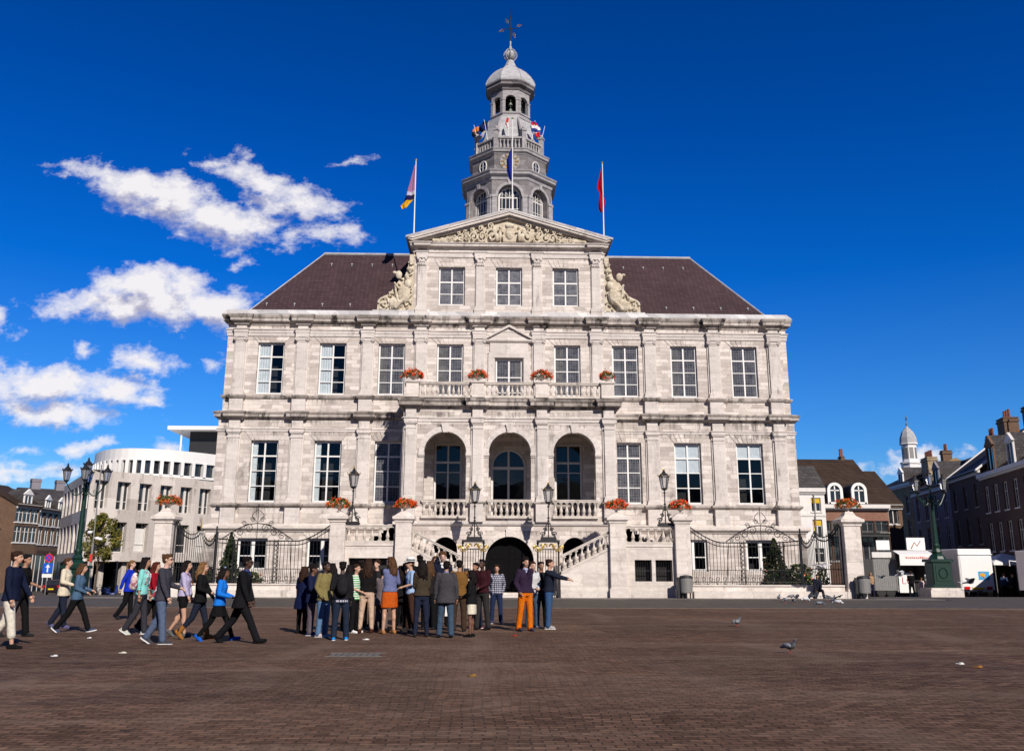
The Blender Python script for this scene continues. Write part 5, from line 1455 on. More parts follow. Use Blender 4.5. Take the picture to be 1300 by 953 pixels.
def chimney(parent, x0, x1, y0, y1, z0, z1, m='brick_brown', pots=3, pm='pot', band=True):
    b = MB(); b.box(x0,x1,y0,y1,z0,z1)
    if band: b.box(x0-.08,x1+.08,y0-.08,y1+.08,z1-.3,z1-.12); b.box(x0-.05,x1+.05,y0-.05,y1+.05,z1-.002,z1+.1)
    o = b.build('chimney', MT[m], parent)
    for k in range(pots):
        x = x0+(x1-x0)*(k+.5)/pots
        MB().lathe([(.13,z1+.1),(.10,z1+.75),(.13,z1+.78),(.1,z1+.85)], (x,(y0+y1)/2,0), 8).build('chimney_pot', MT[pm], o)
    return o
def X_(px, Y, py=700): return at(px,py,Y).x
def Z_(px, py, Y): return at(px,py,Y).z
def dormer(parent, x, y, z, w, h, arch=True, m='white', dp=2.2):
    b = MB(); r = w/2
    if arch:
        arch_ring(b, x, z+h-r, r-.16, r+.08, y-.1, y+.12, 14); b.box(x-r-.08,x-r+.16,y-.1,y+.12,z,z+h-r); b.box(x+r-.16,x+r+.08,y-.1,y+.12,z,z+h-r)
        b.box(x-r,x+r,y-.1,y+.1,z,z+.14); b.box(x-.05,x+.05,y-.02,y+.08,z+.1,z+h-.1); b.box(x-r+.1,x+r-.1,y-.02,y+.06,z+h-r-.04,z+h-r+.05)
    else:
        b.box(x-r,x-r+.13,y-.05,y+.1,z,z+h); b.box(x+r-.13,x+r,y-.05,y+.1,z,z+h); b.box(x-r,x+r,y-.05,y+.1,z,z+.12); b.box(x-r,x+r,y-.05,y+.1,z+h-.12,z+h); b.box(x-.05,x+.05,y-.02,y+.08,z,z+h)
        b.vprism([(x-r-.15,z+h),(x+r+.15,z+h),(x,z+h+r*.9)], y-.12, y+.1)
    o = b.build('dormer', MT[m], parent)
    g = MB(); g.box(x-r+.1,x+r-.1,y+.05,y+.07,z+.1,z+h-r*.6 if arch else z+h-.1); g.build('pane', MT['dglass'], o)
    c = MB()
    if arch:
        N_ = 10; pts = [(x-r-.05,z)]+[(x-(r+.05)*math.cos(PI*k/N_), z+h-r+(r+.05)*math.sin(PI*k/N_)) for k in range(N_+1)]+[(x+r+.05,z)]
        c.vprism(pts[::-1], y+.12, y+dp)
    else: c.vprism([(x-r,z),(x+r,z),(x+r,z+h),(x,z+h+r*.9),(x-r,z+h)], y+.1, y+dp)
    c.build('dormer_cheek', MT['tile_grey'], o)
    return o

# ------------- RIGHT: white house
Y = 20.0
xa, xb = X_(1012,Y), X_(1052,Y); 
t, roof, W = house('townhouse', 'narrow white rendered house with grey roof, right behind the stone hall', 'house', (xa,Y), (xb,Y), 9, Z_(1035,619,Y), Z_(1035,592,Y+1.5), 'white_render','tile_grey',
   [(Z_(1035,714,Y),1.15),(Z_(1035,683,Y),1.5),(Z_(1035,649,Y),1.1)], 1, .8, kind='mansard', x_off=.55)
q = MB(); c_ = W/2+.55
for z in (Z_(1035,683,Y)+1.02, Z_(1035,649,Y)+.68): q.box(c_-.34,c_+.34,.09,.112,z,z+.4)
q.build('yellow_blind', col((.62,.42,.04)), t)
q = MB(); q.tube([(W-.9,-.06,0),(W-.9,-.06,Z_(1035,619,Y))], .05, 6); q.build('downpipe', MT['grey_metal'], t)
q = MB(); q.box(0,W,-.06,0,Z_(1035,655,Y),Z_(1035,653,Y)+.1); q.build('string_course', MT['offwhite'], t)
# ------------- house with two arched dormers, its front's shadow put into wall and frame colours
Y = 25.0
xa, xb = X_(1040,Y), X_(1132,Y); ez = Z_(1080,640,Y)
t, roof, W = house('townhouse', 'dark shaded house with big brown roof and two arched white dormers', 'house', (xa,Y), (xb,Y), 14, ez, Z_(1060,583,Y+7), 'brick_dark_shade','tile_brown',
   [(Z_(1080,675,Y),2.4),(Z_(1080,712,Y),2.4)], 5, 1.1, fr='grey_metal', skip=(), rs=.5)
for px in (1067, 1098):
    dormer(t, X_(px,Y-.2)-xa, .0, ez+.05, 1.2, 1.75)
q = MB(); q.box(0,W,-.04,0,ez-1.4,ez-.5); q.build('lit_brick_strip', MT['brick_red'], t)  # brighter brick draws the lit strip above the shadow edge
q = MB(); q.box(1,W-.5,-1.0,0,Z_(1080,677,Y)-.3,Z_(1080,677,Y)-.1)
for i in range(40): q.tube([(1.1+i*(W-1.7)/39,-.97,Z_(1080,677,Y)-.1),(1.1+i*(W-1.7)/39,-.97,Z_(1080,677,Y)+.75)], .02, 4)
q.box(1,W-.5,-1.0,-.95,Z_(1080,677,Y)+.75,Z_(1080,677,Y)+.8); q.build('balcony', MT['iron'], t)
chimney(roof, X_(1078,Y+7)-xa, X_(1082,Y+7)-xa, 7,7.8, Z_(1080,590,Y+7)-1, Z_(1080,583,Y+7)+.2,'brick_brown',2)
# ------------- roof behind, further right
Y = 38.0
t, roof, W = house('townhouse', 'low house whose brown roof shows behind the arched dormers', 'house', (X_(1105,Y),Y), (X_(1150,Y),Y), 12, Z_(1120,640,Y), Z_(1120,598,Y+6), 'brick_brown','tile_brown', [(Z_(1120,665,Y),2)], 2, 1)
# ------------- the row in shade along the right side of the square
def RP(px, d):                                    # plan point at distance d seen at px
    Yv = d-55.0; return (X_(px,Yv), Yv)
rowpts = {1125:112, 1166:101, 1214:89, 1256:80, 1322:70}
def zat(px, py): Yv = [rowpts[k] for k in rowpts if k >= 0 and k == px][0]-55; return Z_(px,py,Yv)
# ochre house
p0, p1 = RP(1125,112), RP(1166,101)
t, roof, W = house('townhouse', 'ochre stone house with small windows under the white cupola', 'house', p0, p1, 10, 11.0, 13.6, 'brick_ochre','tile_brown',
    [(7.6,2.0),(4.6,2.3),(1.6,2.2)], 3, 1.1, kind='side', hipped=2.5)
# cupola standing on its roof
cp = MB(); cx, cy = W*.34, 2.6
cp.lathe([(.95/c8,12.2),(.95/c8,13.6),(1.05/c8,13.7),(1.05/c8,13.9),(.78/c8,13.95),(.78/c8,15.9),(.95/c8,16.0),(.95/c8,16.15)], (cx,cy,0), 8, ph=PI/8)
o = cp.build('cupola', MT['white'], roof)
cp = MB(); cp.lathe([(.92/c8,16.15),(.86/c8,16.8),(.62/c8,17.5),(.25/c8,17.95),(.1,18.2)], (cx,cy,0), 8, ph=PI/8); cp.build('cupola_dome', MT['lead'], roof)
cp = MB(); cp.tube([(cx,cy,18.1),(cx,cy,19.5)], .05, 5); cp.ball((cx,cy,18.45), .14, 8, 6); cp.tube([(cx-.3,cy,19.0),(cx+.4,cy,19.0)], .04, 4); cp.vprism([(cx,19.05),(cx+.4,19.1),(cx+.2,19.4)], cy-.02, cy+.02); cp.build('weathervane', MT['grey_metal'], roof)
cp = MB()
for k in range(8):
    M = Matrix.Translation((cx,cy,0)) @ Matrix.Rotation(k*PI/4, 4, 'Z'); cp.M = M; cp.box(-.22,.22,-.81,-.785,14.3,15.6)
cp.M = Matrix.Identity(4); cp.build('louvre', MT['grey_metal'], roof)
dormer(t, W*.62, .3, 10.8, 1.5, 1.5, False, dp=3)
chimney(roof, W-1.6,W-.8,4,5, 11.5,14.4,'brick_brown',2)
# grey lilac house with marl chimney
p0, p1 = RP(1166,101), RP(1214,89)
t, roof, W = house('townhouse', 'lilac grey house with tall windows below a wide pale chimney block', 'house', p0, p1, 11, 9.9, 13.2, 'grey_purple','tile_brown',
    [(6.5,2.5),(3.0,2.7),(.0,2.2)], 4, 1.15)
chimney(roof, .1,2.5,1.2,2.2, 10.0,13.3,'chim_marl',5)
chimney(roof, W-1.6,W-.5,4.5,5.3, 11.5,14.3,'brick_brown',3)
dormer(t, W*.66, .2, 9.9, 1.8, 1.6, False, 'grey_purple', dp=4)
MB().box(0,W,-.25,0,9.2,9.45).build('cornice', MT['offwhite'], t)
# dark brick house
p0, p1 = RP(1214,89), RP(1256,79)
t, roof, W = house('townhouse', 'dark brown brick house with white gable copings and cluster chimney', 'house', p0, p1, 10, 10.1, 13.9, 'brick_dark_shade','tile_brown',
    [(6.9,2.0),(3.7,2.3),(.2,2.3)], 3, 1.0, fr='grey_metal')
for x in (-.1, W+.1):
    q = MB(); q.add([(x-.16,-.4,9.8),(x+.16,-.4,9.8),(x+.16,5,13.9),(x-.16,5,13.9),(x-.16,-.4,10.0),(x+.16,-.4,10.0),(x+.16,5,14.1),(x-.16,5,14.1)],[(4,5,6,7),(0,4,7,3),(1,2,6,5),(0,1,5,4)])
    q.build('gable_coping', MT['white'], roof)
chimney(roof, W-2.4,W-.5,2.6,3.8, 11.2,14.5,'brick_brown',3)
# red brick corner house
p0, p1 = RP(1256,79), RP(1322,67)
t, roof, W = house('townhouse', 'dark red brick house with white sash windows at the right edge', 'house', p0, p1, 12, 9.5, 13.6, 'brick_dark_shade','tile_brown',
    [(6.2,2.2),(3.0,2.3),(-.2,2.2)], 5, 1.1, fr='offwhite', rs=.35)
chimney(roof, 3.0,4.2,3.0,4.0, 11,14.7,'brick_brown',3)
b = MB(); b.tube([(1.2,4,12),(1.0,4,15.6)], .06, 5); b.build('flue_pipe', MT['grey_metal'], roof)
b = MB(); b.tube([(2.4,4.5,12.4),(2.4,4.5,15.6)], .025, 4)
for z, w_ in ((15.4,.4),(15.1,.5),(14.8,.4)): b.tube([(2.4-w_,4.5,z),(2.4+w_,4.5,z)], .02, 4)
b.build('aerial', MT['iron'], roof)
dormer(t, 3.4, .0, 9.4, 2.0, 2.2, False, 'brick_brown', dp=5)
dormer(t, 8.5, .0, 9.4, 1.6, 1.9, False, 'offwhite', dp=4)
# houses closing the square behind the viewer, mirrored in the windows
for k, (x0, x1, ev, rd, wl_, rf_, lab) in enumerate(((-75,-48,10,14,'brick_brown','tile_grey','brown brick house on the far side of the square, mirrored in the windows'),(-48,-22,12,16,'white_render','tile_brown','pale house on the far side of the square, behind the viewer'),
      (-22,4,11,15.5,'brick_red','tile_grey','red brick house on the far side of the square, opposite the stone hall'),(4,26,12.5,16,'grey_purple','tile_brown','grey house on the far side of the square, behind the viewer to the right'),(26,56,10.5,15,'brick_dark_shade','tile_grey','dark brick house on the far side of the square, at its right end'))):
    house('townhouse', lab, 'house', (x1,-98), (x0,-98), 12, ev, rd, wl_, rf_, [(6.8,2.3),(3.4,2.4)], 6, 1.3, group='houses behind the viewer')
# ------------- LEFT: concrete office building with white top storey
A = Vector((X_(72,50),50.0)); B = Vector((X_(105,31),31.0)); D_ = Vector((X_(290,44),44.0))
t = empty('office_building', 'pale concrete office block with deep windows and white rounded top storey', 'building', (0,0,0))
ztop = 10.25
def seg(p, q, bays, tag_, win0=True):
    d = q-p; W = d.length; M = Matrix.Translation((p.x,p.y,0)) @ Matrix.Rotation(math.atan2(d.y,d.x), 4, 'Z')
    b = MB(); b.M = M; st_ = W/bays; hs = []
    for k in range(bays):
        xc = (k+.5)*st_
        for z0, h in ((6.75,2.6),(2.85,2.75)): hs.append((xc-st_*.30,xc+st_*.30,z0,z0+h))
    wall_holes(b, 0, W, 2.0, ztop, hs, 0, .6)
    b.M = M; b.quad((0,.0,2.0),(W,0,2.0),(W,3,2.0),(0,3,2.0)); b.quad((0,0,ztop),(W,0,ztop),(W,1.2,ztop),(0,1.2,ztop))
    b.build('wall', MT['concrete'], t)
    g = MB(); g.M = M; g.box(0,W,3.0,3.1,-2.5,2.05); g.build('ground_floor_glazing', MT['dglass'], t)
    for h in hs:
        f = MB(); f.M = M; xm = h[0]+(h[1]-h[0])*.62
        f.box(h[0],h[0]+.06,.5,.58,h[2],h[3]); f.box(h[1]-.06,h[1],.5,.58,h[2],h[3]); f.box(h[0],h[1],.5,.58,h[3]-.06,h[3]); f.box(h[0],h[1],.5,.58,h[2],h[2]+.06); f.box(h[0]+.06,h[1]-.06,.49,.56,h[2]+.75,h[2]+.8)
        if h[2] > 5: f.box(xm-.12,xm+.12,.45,.58,h[2],h[3])
        o = f.build('window', MT['offwhite'], t)
        g = MB(); g.M = M; g.box(h[0],h[1],.6,.62,h[2],h[3]); g.build('pane', MT['dglass'], o)
        if h[2] < 5 and hash((round(h[0]),1)) % 2: 
            g = MB(); g.M = M; g.box(h[0]+.08,h[1]-.08,.57,.595,h[2]+.1,h[3]-.5); g.build('blind', MT['offwhite'], o)
    for k in range(bays+1):
        c = MB(); c.M = M; c.box(k*st_-.25,k*st_+.25,.5,1.0,-2.5,2.0); c.build('column', MT['concrete'], t)
seg(A, B, 7, 'a'); seg(B, D_, 7, 'b')
# white rounded top storey: fins between dark windows
pts = []
B2 = B+(D_-B).normalized()*1.5+Vector((.2,1.2)); A2 = A+(B-A)*.3+Vector((1.8,.8)); D2 = D_+Vector((.6,1.0)).normalized()*.8
for i in range(22):                        # curve A2 -> (corner) -> D2
    u = i/21
    cpt = B+Vector((.8,1.0))
    pts.append((1-u)**2*A2+2*u*(1-u)*(cpt+ (cpt-(A2+D2)/2)*.25)+u*u*D2)
w = MB(); g = MB()
def strip(mb, off, z0, z1):
    for i in range(21):
        p, q = pts[i], pts[i+1]; n = Vector(((q-p).y, -(q-p).x)).normalized()*off
        mb.quad((p.x+n.x,p.y+n.y,z0),(q.x+n.x,q.y+n.y,z0),(q.x+n.x,q.y+n.y,z1),(p.x+n.x,p.y+n.y,z1))
strip(w, 0, ztop+1.55, ztop+2.7); strip(w, 0, ztop, ztop+.25); strip(g, -.35, ztop, ztop+1.6)
w.quad(*[(p.x,p.y,ztop+2.7) for p in pts]+[(D2.x+2,D2.y+18,ztop+2.7),(A2.x+4,A2.y+16,ztop+2.7)])
for i in range(21):
    for f_ in (0,):
        p = pts[i].lerp(pts[i+1], f_); d = (pts[i+1]-pts[i]).normalized(); n = Vector((d.y,-d.x))
        a = p-d*.17; c_ = p+d*.17
        ff = MB(); ff.prism([(a.x+n.x*.1,a.y+n.y*.1),(c_.x+n.x*.1,c_.y+n.y*.1),(c_.x-n.x*.6,c_.y-n.y*.6),(a.x-n.x*.6,a.y-n.y*.6)], ztop+.2, ztop+1.6)
        ff.build('white_fin', MT['white'], t)
w.build('top_storey', MT['white'], t); g.build('ribbon_glazing', MT['dglass'], t)
b = MB(); x0 = X_(222,50); b.add([(x0,44,15.9),(x0+16,44,15.9),(x0+16,60,15.9),(x0,60,15.9),(x0,44,16.3),(x0+16,44,16.3),(x0+16,60,16.3),(x0,60,16.3)],[(3,2,1,0),(4,5,6,7),(0,1,5,4),(1,2,6,5),(2,3,7,6),(3,0,4,7)])
b.build('roof_canopy', MT['white'], t)
b = MB(); b.box(x0+2.0,x0+16,45.5,58,12,15.9); b.build('penthouse', MT['iron'], t)
b = MB(); b.tube([(x0+1.3,44.8,12),(x0+1.3,44.8,15.9)], .1, 8); b.build('canopy_post', MT['white'], t)

# ------------- LEFT: row of old houses beyond
def LP2(px, d): Yv = d-55.0; return (X_(px,Yv), Yv)
t, roof, W = house('townhouse', 'white gabled house at the left border of the square', 'house', (-52,25), (-44.9,28), 10, 5.2, 8.2, 'white_render','tile_red',[(2.6,1.7),(-.3,1.8)], 3, 1.0, kind='gable')
t, roof, W = house('townhouse', 'white fronted house with orange roof behind the gabled one', 'house', (-64,46), (-56.8,48.8), 12, 6.4, 10.2, 'white_render','tile_red',[(3.8,1.7),(1.4,1.8)], 3, 1.0, kind='gable')
t, roof, W = house('shop_house', 'brick shop house with rows of tall white windows and white dormers', 'house', LP2(14,104), LP2(44,108), 9, 8.3, 10.6, 'brick_brown','tile_brown',[(6.3,1.6),(4.1,1.8)], 3, 1.3, shop=(-1.2,2.9,'brick_brown'), fr='white')
dormer(t, W*.5, .2, 8.1, 1.4, 1.3, False)
t, roof, W = house('shop_house', 'brick shop house with dark red fascia next to the concrete block', 'house', LP2(44,108), LP2(82,116), 9, 8.1, 10.4, 'brick_brown','tile_brown',[(6.1,1.6),(4.0,1.8)], 5, 1.2, shop=(-1.2,2.8,'brick_dark_shade'), fr='white')
dormer(t, W*.3, .2, 7.9, 1.3, 1.2, False); dormer(t, W*.75, .2, 7.9, 1.3, 1.2, False)
t, roof, W = house('warehouse', 'broad brown building with dark slate roof rising behind the shops', 'building', LP2(28,128), LP2(90,132), 12, 10.2, 12.4, 'brick_brown','tile_grey',[(8.0,1.2)], 5, 1.0)
chimney(roof, W*.25,W*.25+1.2,5.5,6.5,11.4,13.6,'grey_purple',0); chimney(roof, W*.78,W*.78+1.2,5.5,6.5,11.4,13.6,'grey_purple',0)

# ---------------------------------------------------------------- market vehicles on the right
def gzv(Yv): return gz(0, Yv)
# white box van seen from behind
Y = 13.0; g0 = gzv(Y); x0, x1 = X_(1213,Y,725), X_(1266,Y,725)
x1 = X_(1264,Y,750); x0 = X_(1221,Y,750)
t = empty('market_van', 'white box trailer with a blue sticker, its back to the camera', 'trailer', ((x0+x1)/2,Y,g0))
w = (x1-x0)/2; h = 3.45
b = MB(); b.bevbox(-w,w,0,8.5,.55,h,.05); b.box(-w+.1,w-.1,.2,8.3,.4,.55); b.build('body', MT['white'], t)
b = MB(); b.box(-w+.12,w-.12,-.03,-.002,.72,h-.52); b.box(-w-.02,w+.02,-.08,-.002,h-.42,h-.36); b.build('rear_door', MT['white'], t)
b = MB(); b.box(.12*w,.12*w+.95,-.045,-.031,1.35,2.0) if False else b.box(w-1.15,w-.35,-.045,-.031,1.25,1.85); o = b.build('sticker', col((.08,.35,.65)), t)
b = MB(); b.vprism([(w-.85+.2*math.cos(a*PI/6),1.6+.14*math.sin(a*PI/6)) for a in range(12)], -.052,-.046); b.tube([(w-.85,-.05,1.55),(w-.7,-.05,1.36)], .04, 5); b.build('sticker_emblem', col((.75,.35,.03)), o)
for s in (-1,1): MB().box(s*(w-.42)-.2,s*(w-.42)+.2,-.06,-.002,.58,.78).build('tail_light', col((.5,.01,.01), .3, 0, 'lamp'), t)
MB().box(-.42,.42,-.06,-.032,.58,.72).build('number_plate', col((.75,.5,.03)), t)
MB().box(-w-.02,-w-.002,1.2,2.6,1.3,2.2).build('poster', col((.2,.06,.06)), t)
for s in (-1,1):
    for yy in (2.9,3.9):
        b = MB(); b.M = Matrix.Translation((s*(w-.15),yy,.36)) @ Matrix.Rotation(PI/2, 4, 'Y'); b.lathe([(.2,-.12),(.34,-.1),(.36,0),(.34,.1),(.2,.12)], n=16); o = b.build('wheel', MT['rubber'], t)
MB().box(-.1,.1,-.3,0,.42,.5).build('tow_bar', MT['iron'], t)

# grey side trailer + open stall with lifted white flap
Y = 14.0; g0 = gzv(Y); xL, xM, xR = X_(1110,Y,740), X_(1139,Y,740), X_(1182,Y,740)
t = empty('market_trailer', 'closed grey market trailer at the left end of the stalls', 'trailer', (xL,Y,g0))
w = xM-xL
b = MB(); b.bevbox(0,w,0,3,.5,2.75,.04); 
for k in range(12): b.box(.06+k*w/12,.09+k*w/12,-.015,-.002,.55,2.7)
b.build('body', MT['grey_metal'], t)
MB().box(.0,w*.85,-.05,.1,2.85,3.25).build('name_board', MT['offwhite'], t)
for x in (.5,w-.5): 
    b = MB(); b.M = Matrix.Translation((x,.15,.36)) @ Matrix.Rotation(PI/2, 4, 'X'); b.lathe([(.2,-.12),(.34,-.1),(.36,0),(.34,.1),(.2,.12)], n=16); b.build('wheel', MT['rubber'], t)
t = empty('market_stall', 'open food stall with raised white flap and a menu board reading LO', 'market stall', (xM,Y,g0))
w = xR-xM
b = MB(); b.box(0,w,2.4,2.6,.4,3.3); b.box(0,.1,0,2.4,.4,3.3); b.box(w-.1,w,0,2.4,.4,3.3); b.box(0,w,0,2.4,3.3,3.4); b.build('body', MT['grey_metal'], t)
b = MB(); b.add([(-.1,-1.0,3.05),(w,-1.0,3.05),(w,0,3.35),(-.1,0,3.35),(-.1,-1.0,2.3),(w,-1.0,2.3)],[(0,1,2,3),(4,5,1,0)]); b.box(-.1,w,-1.04,-.99,2.3,3.1); b.build('flap', MT['white'], t)
b = MB()
rn = random.Random(9); x = .35
while x < w-.5:
    q = rn.uniform(.06,.13); b.box(x,x+q,-1.052,-1.042,2.78,2.88+rn.choice([0,.04])); x += q+.05
b.build('flap_lettering', col((.62,.18,.14)), t)
b = MB(); b.box(1.2,w-.1,-.15,.5,1.15,1.25); b.box(1.2,w-.1,0,.1,.4,1.15); b.build('counter', MT['dark'], t)
for x in (.0, w-.05): MB().tube([(x+.03,-.95,2.4),(x+.03,0,1.7)], .025, 5).build('flap_strut', MT['grey_metal'], t)
b = MB(); b.box(.12,1.25,-.1,-.04,.35,1.75); o = b.build('menu_board', MT['white'], t)
b = MB(); y = -.11
b.tube([(.38,y,1.45),(.38,y,1.0),(.6,y,1.0)], .028, 4); b.tube([(.85+.13*math.cos(a*PI/8),y,1.22+.23*math.sin(a*PI/8)) for a in range(17)], .028, 4); b.build('menu_letters', col((.6,.08,.06)), o)
for x, w_, lab, zz in ((-.3,.55,'small white sign on the closed trailer roof',3.3),):
    o = MB().box(x-.5,x+.5,-.03,.03,0,.7).build('sign_board', MT['white'], loc=(xM+x,Y+.5,g0+3.42)); tag(o, 'small white sign standing above the open stall', 'sign')
o = MB().box(-.75,.75,-.04,.04,0,1.15).build('sign_board', MT['white'], loc=(X_(1210,Y,700),Y+6,g0+3.35)); tag(o, 'white square sign above the shaded trailer beside the lamp', 'sign')
q = MB(); q.tube([(-.4,-.05,.3),(-.1,-.05,.8),(.1,-.05,.5),(.4,-.05,.9)], .05, 4); q.build('sign_mark', col((.45,.3,.25)), o)
# tent canopy and vehicle at the right border
Y = 15; xa, xb = X_(1262,Y,718), X_(1300,Y,718)
t = empty('market_tent', 'white pointed market canopy over a dark stall at the right', 'market stall', (xa,Y,g0))
W = xb-xa+1.5
b = MB(); b.add([(0,0,2.55),(W,0,2.55),(W,3.5,2.55),(0,3.5,2.55),(W*.45,1.75,3.25),(0,0,2.35),(W,0,2.35),(W,3.5,2.35),(0,3.5,2.35)],[(0,1,4),(1,2,4),(2,3,4),(3,0,4),(5,6,1,0),(6,7,2,1),(7,8,3,2),(8,5,0,3)]); b.build('canopy', MT['white'], t)
for x in (.1,W-.1):
    for yy in (.1,3.4): MB().tube([(x,yy,0),(x,yy,2.4)], .03, 6).build('tent_pole', MT['grey_metal'], t)
b = MB(); b.box(.3,W-.3,1.2,1.9,0,.95); b.box(.3,W-.3,3.2,3.3,0,2.3); b.build('counter', MT['dark'], t)
Y = 7; x0 = X_(1291,Y,730)
t = empty('market_van', 'grey shaded box van cut off by the right border', 'van', (x0,Y,gzv(Y)), R(-31))
MB().bevbox(0,2.6,0,6,.45,3.0,.06).build('body', MT['grey_purple'], t)
MB().box(.25,2.35,.2,5.8,.2,.449).build('chassis', MT['rubber'], t)
for xx, yy in ((.14,1),(.14,4.8),(2.46,1),(2.46,4.8)):
    b = MB(); b.M = Matrix.Translation((xx,yy,.36)) @ Matrix.Rotation(PI/2, 4, 'Y'); b.lathe([(.2,-.12),(.34,-.1),(.36,0),(.34,.1),(.2,.12)], n=16); b.build('wheel', MT['rubber'], t)
MB().tube([(.05,-.05,2.3),(-.35,-.2,2.35),(-.35,-.2,2.0)], .04, 5).build('mirror_arm', MT['white'], t)

# ---------------------------------------------------------------- left: dark car, bicycles, scooter
Y = 38; p = at(64,751,Y); g0 = gz(0,Y)
t = empty('parked_car', 'dark hatchback seen from behind below the road signs', 'car', (p.x,Y,g0))
b = MB(); secs = [(0,.35,.95,.78),(.15,.28,1.02,.84),(.9,.25,1.0,.86),(2.6,.25,.98,.86),(3.7,.28,.85,.84),(4.1,.35,.7,.75)]
def loft(b, rows):
    n = len(rows[0]); vs = [v for r in rows for v in r]
    fs = [(i*n+k,i*n+(k+1)%n,(i+1)*n+(k+1)%n,(i+1)*n+k) for i in range(len(rows)-1) for k in range(n)]
    fs += [tuple(range(n-1,-1,-1)), tuple((len(rows)-1)*n+k for k in range(n))]; b.add(vs, fs)
loft(b, [[(-w_,y,z0),(w_,y,z0),(w_+.02,y,(z0+z1)/2),(w_-.05,y,z1),(-w_+.05,y,z1),(-w_-.02,y,(z0+z1)/2)] for y,z0,z1,w_ in secs])
loft(b, [[(-w_,y,.9),(w_,y,.9),(w_-.14*k,y,z1),(-w_+.14*k,y,z1)] for y,z1,w_,k in ((.08,.95,.8,1),(.5,1.42,.8,1),(1.2,1.5,.8,1.1),(2.3,1.45,.8,1.1),(3.0,.98,.8,1))])
b.build('body', col((.02,.012,.02), .25, .1, 'paint'), t)
MB().add([(-.58,.17,1.02),(.58,.17,1.02),(.52,.45,1.36),(-.52,.45,1.36)],[(0,1,2,3)])
b = MB(); b.add([(-.6,.12,1.0),(.6,.12,1.0),(.54,.44,1.37),(-.54,.44,1.37),(-.6,.16,1.0),(.6,.16,1.0),(.54,.48,1.37),(-.54,.48,1.37)],[(0,1,2,3),(4,7,6,5),(0,4,5,1),(3,2,6,7)]); b.build('rear_window', MT['dglass'], t)
MB().box(-.26,.26,-.03,-.005,.55,.68).build('number_plate', col((.8,.62,.02)), t)
for s in (-1,1):
    MB().box(s*.68-.1,s*.68+.1,-.02,.06,.75,.98).build('tail_light', col((.45,.01,.01), .3, 0, 'lamp'), t)
    for yy in (.75,3.3):
        b = MB(); b.M = Matrix.Translation((s*.76,yy,.31)) @ Matrix.Rotation(PI/2, 4, 'Y'); b.lathe([(.18,-.1),(.29,-.1),(.31,0),(.29,.1),(.18,.1)], n=16); b.build('wheel', MT['rubber'], t)
def bicycle(loc, rz, label, c):
    t = empty('bicycle', label, 'bicycle', loc, rz, 'parked bicycles')
    for x in (-.52,.52):
        b = MB(); ring = [(x+.33*math.cos(a*PI/10),0,.34+.33*math.sin(a*PI/10)) for a in range(21)]; b.tube(ring, .022, 5, False)
        for k in range(8): b.tube([(x,0,.34),(x+.32*math.cos(k*PI/4),0,.34+.32*math.sin(k*PI/4))], .005, 3)
        b.build('wheel', MT['rubber'], t)
    b = MB(); b.tube([(-.52,0,.34),(-.1,0,.32),(.38,0,.75),(.4,0,.9)], .02, 5); b.tube([(-.52,0,.34),(-.2,0,.85),(-.1,0,.32)], .016, 5); b.tube([(-.2,0,.8),(.38,0,.85)], .018, 5); b.tube([(.52,0,.34),(.38,0,.95)], .018, 5)
    b.build('frame', col(c, .35, .1, 'paint'), t)
    b = MB(); b.tube([(.3,-.27,1.0),(.4,-.1,.98),(.4,.1,.98),(.3,.27,1.0)], .015, 5); b.build('handlebar', MT['grey_metal'], t)
    b = MB(); b.ball((-.22,0,.92), (.13,.08,.04), 8, 5); b.build('saddle', MT['rubber'], t)
for px, Yv, rz, c, lab in ((103,30,.3,(.3,.3,.32),'grey bicycle parked nearest the street lamp at the left'),(123,30,-.2,(.03,.03,.03),'black bicycle parked right of the slender mast')):
    p = at(px,750,Yv); bicycle((p.x,Yv,gz(0,Yv)), rz, lab, c)
p = at(141,750,31)
t = empty('scooter', 'dark blue motor scooter parked under the concrete building', 'scooter', (p.x,31,gz(0,31)), .3)
for x in (-.55,.6):
    b = MB(); b.M = Matrix.Translation((x,0,.25)) @ Matrix.Rotation(PI/2, 4, 'X'); b.lathe([(.13,-.06),(.24,-.05),(.26,0),(.24,.05),(.13,.06)], n=14); b.build('wheel', MT['rubber'], t)
b = MB(); loft(b, [[(x,-w_,z0),(x,w_,z0),(x,w_*.8,z1),(x,-w_*.8,z1)] for x,w_,z0,z1 in ((-.85,.1,.45,.7),(-.6,.17,.35,.78),(-.15,.17,.25,.72),(0,.15,.2,.34),(.3,.15,.2,.34),(.42,.17,.3,.95),(.55,.12,.5,1.0))]); b.build('body', col((.02,.04,.2), .3, .1, 'paint'), t)
MB().bevbox(-.7,-.05,-.14,.14,.76,.86,.03).build('seat', MT['rubber'], t)
b = MB(); b.tube([(.4,-.28,1.05),(.48,0,1.0),(.4,.28,1.05)], .02, 5); b.tube([(.6,0,.3),(.46,0,1.0)], .03, 5); b.build('handlebar', MT['iron'], t)
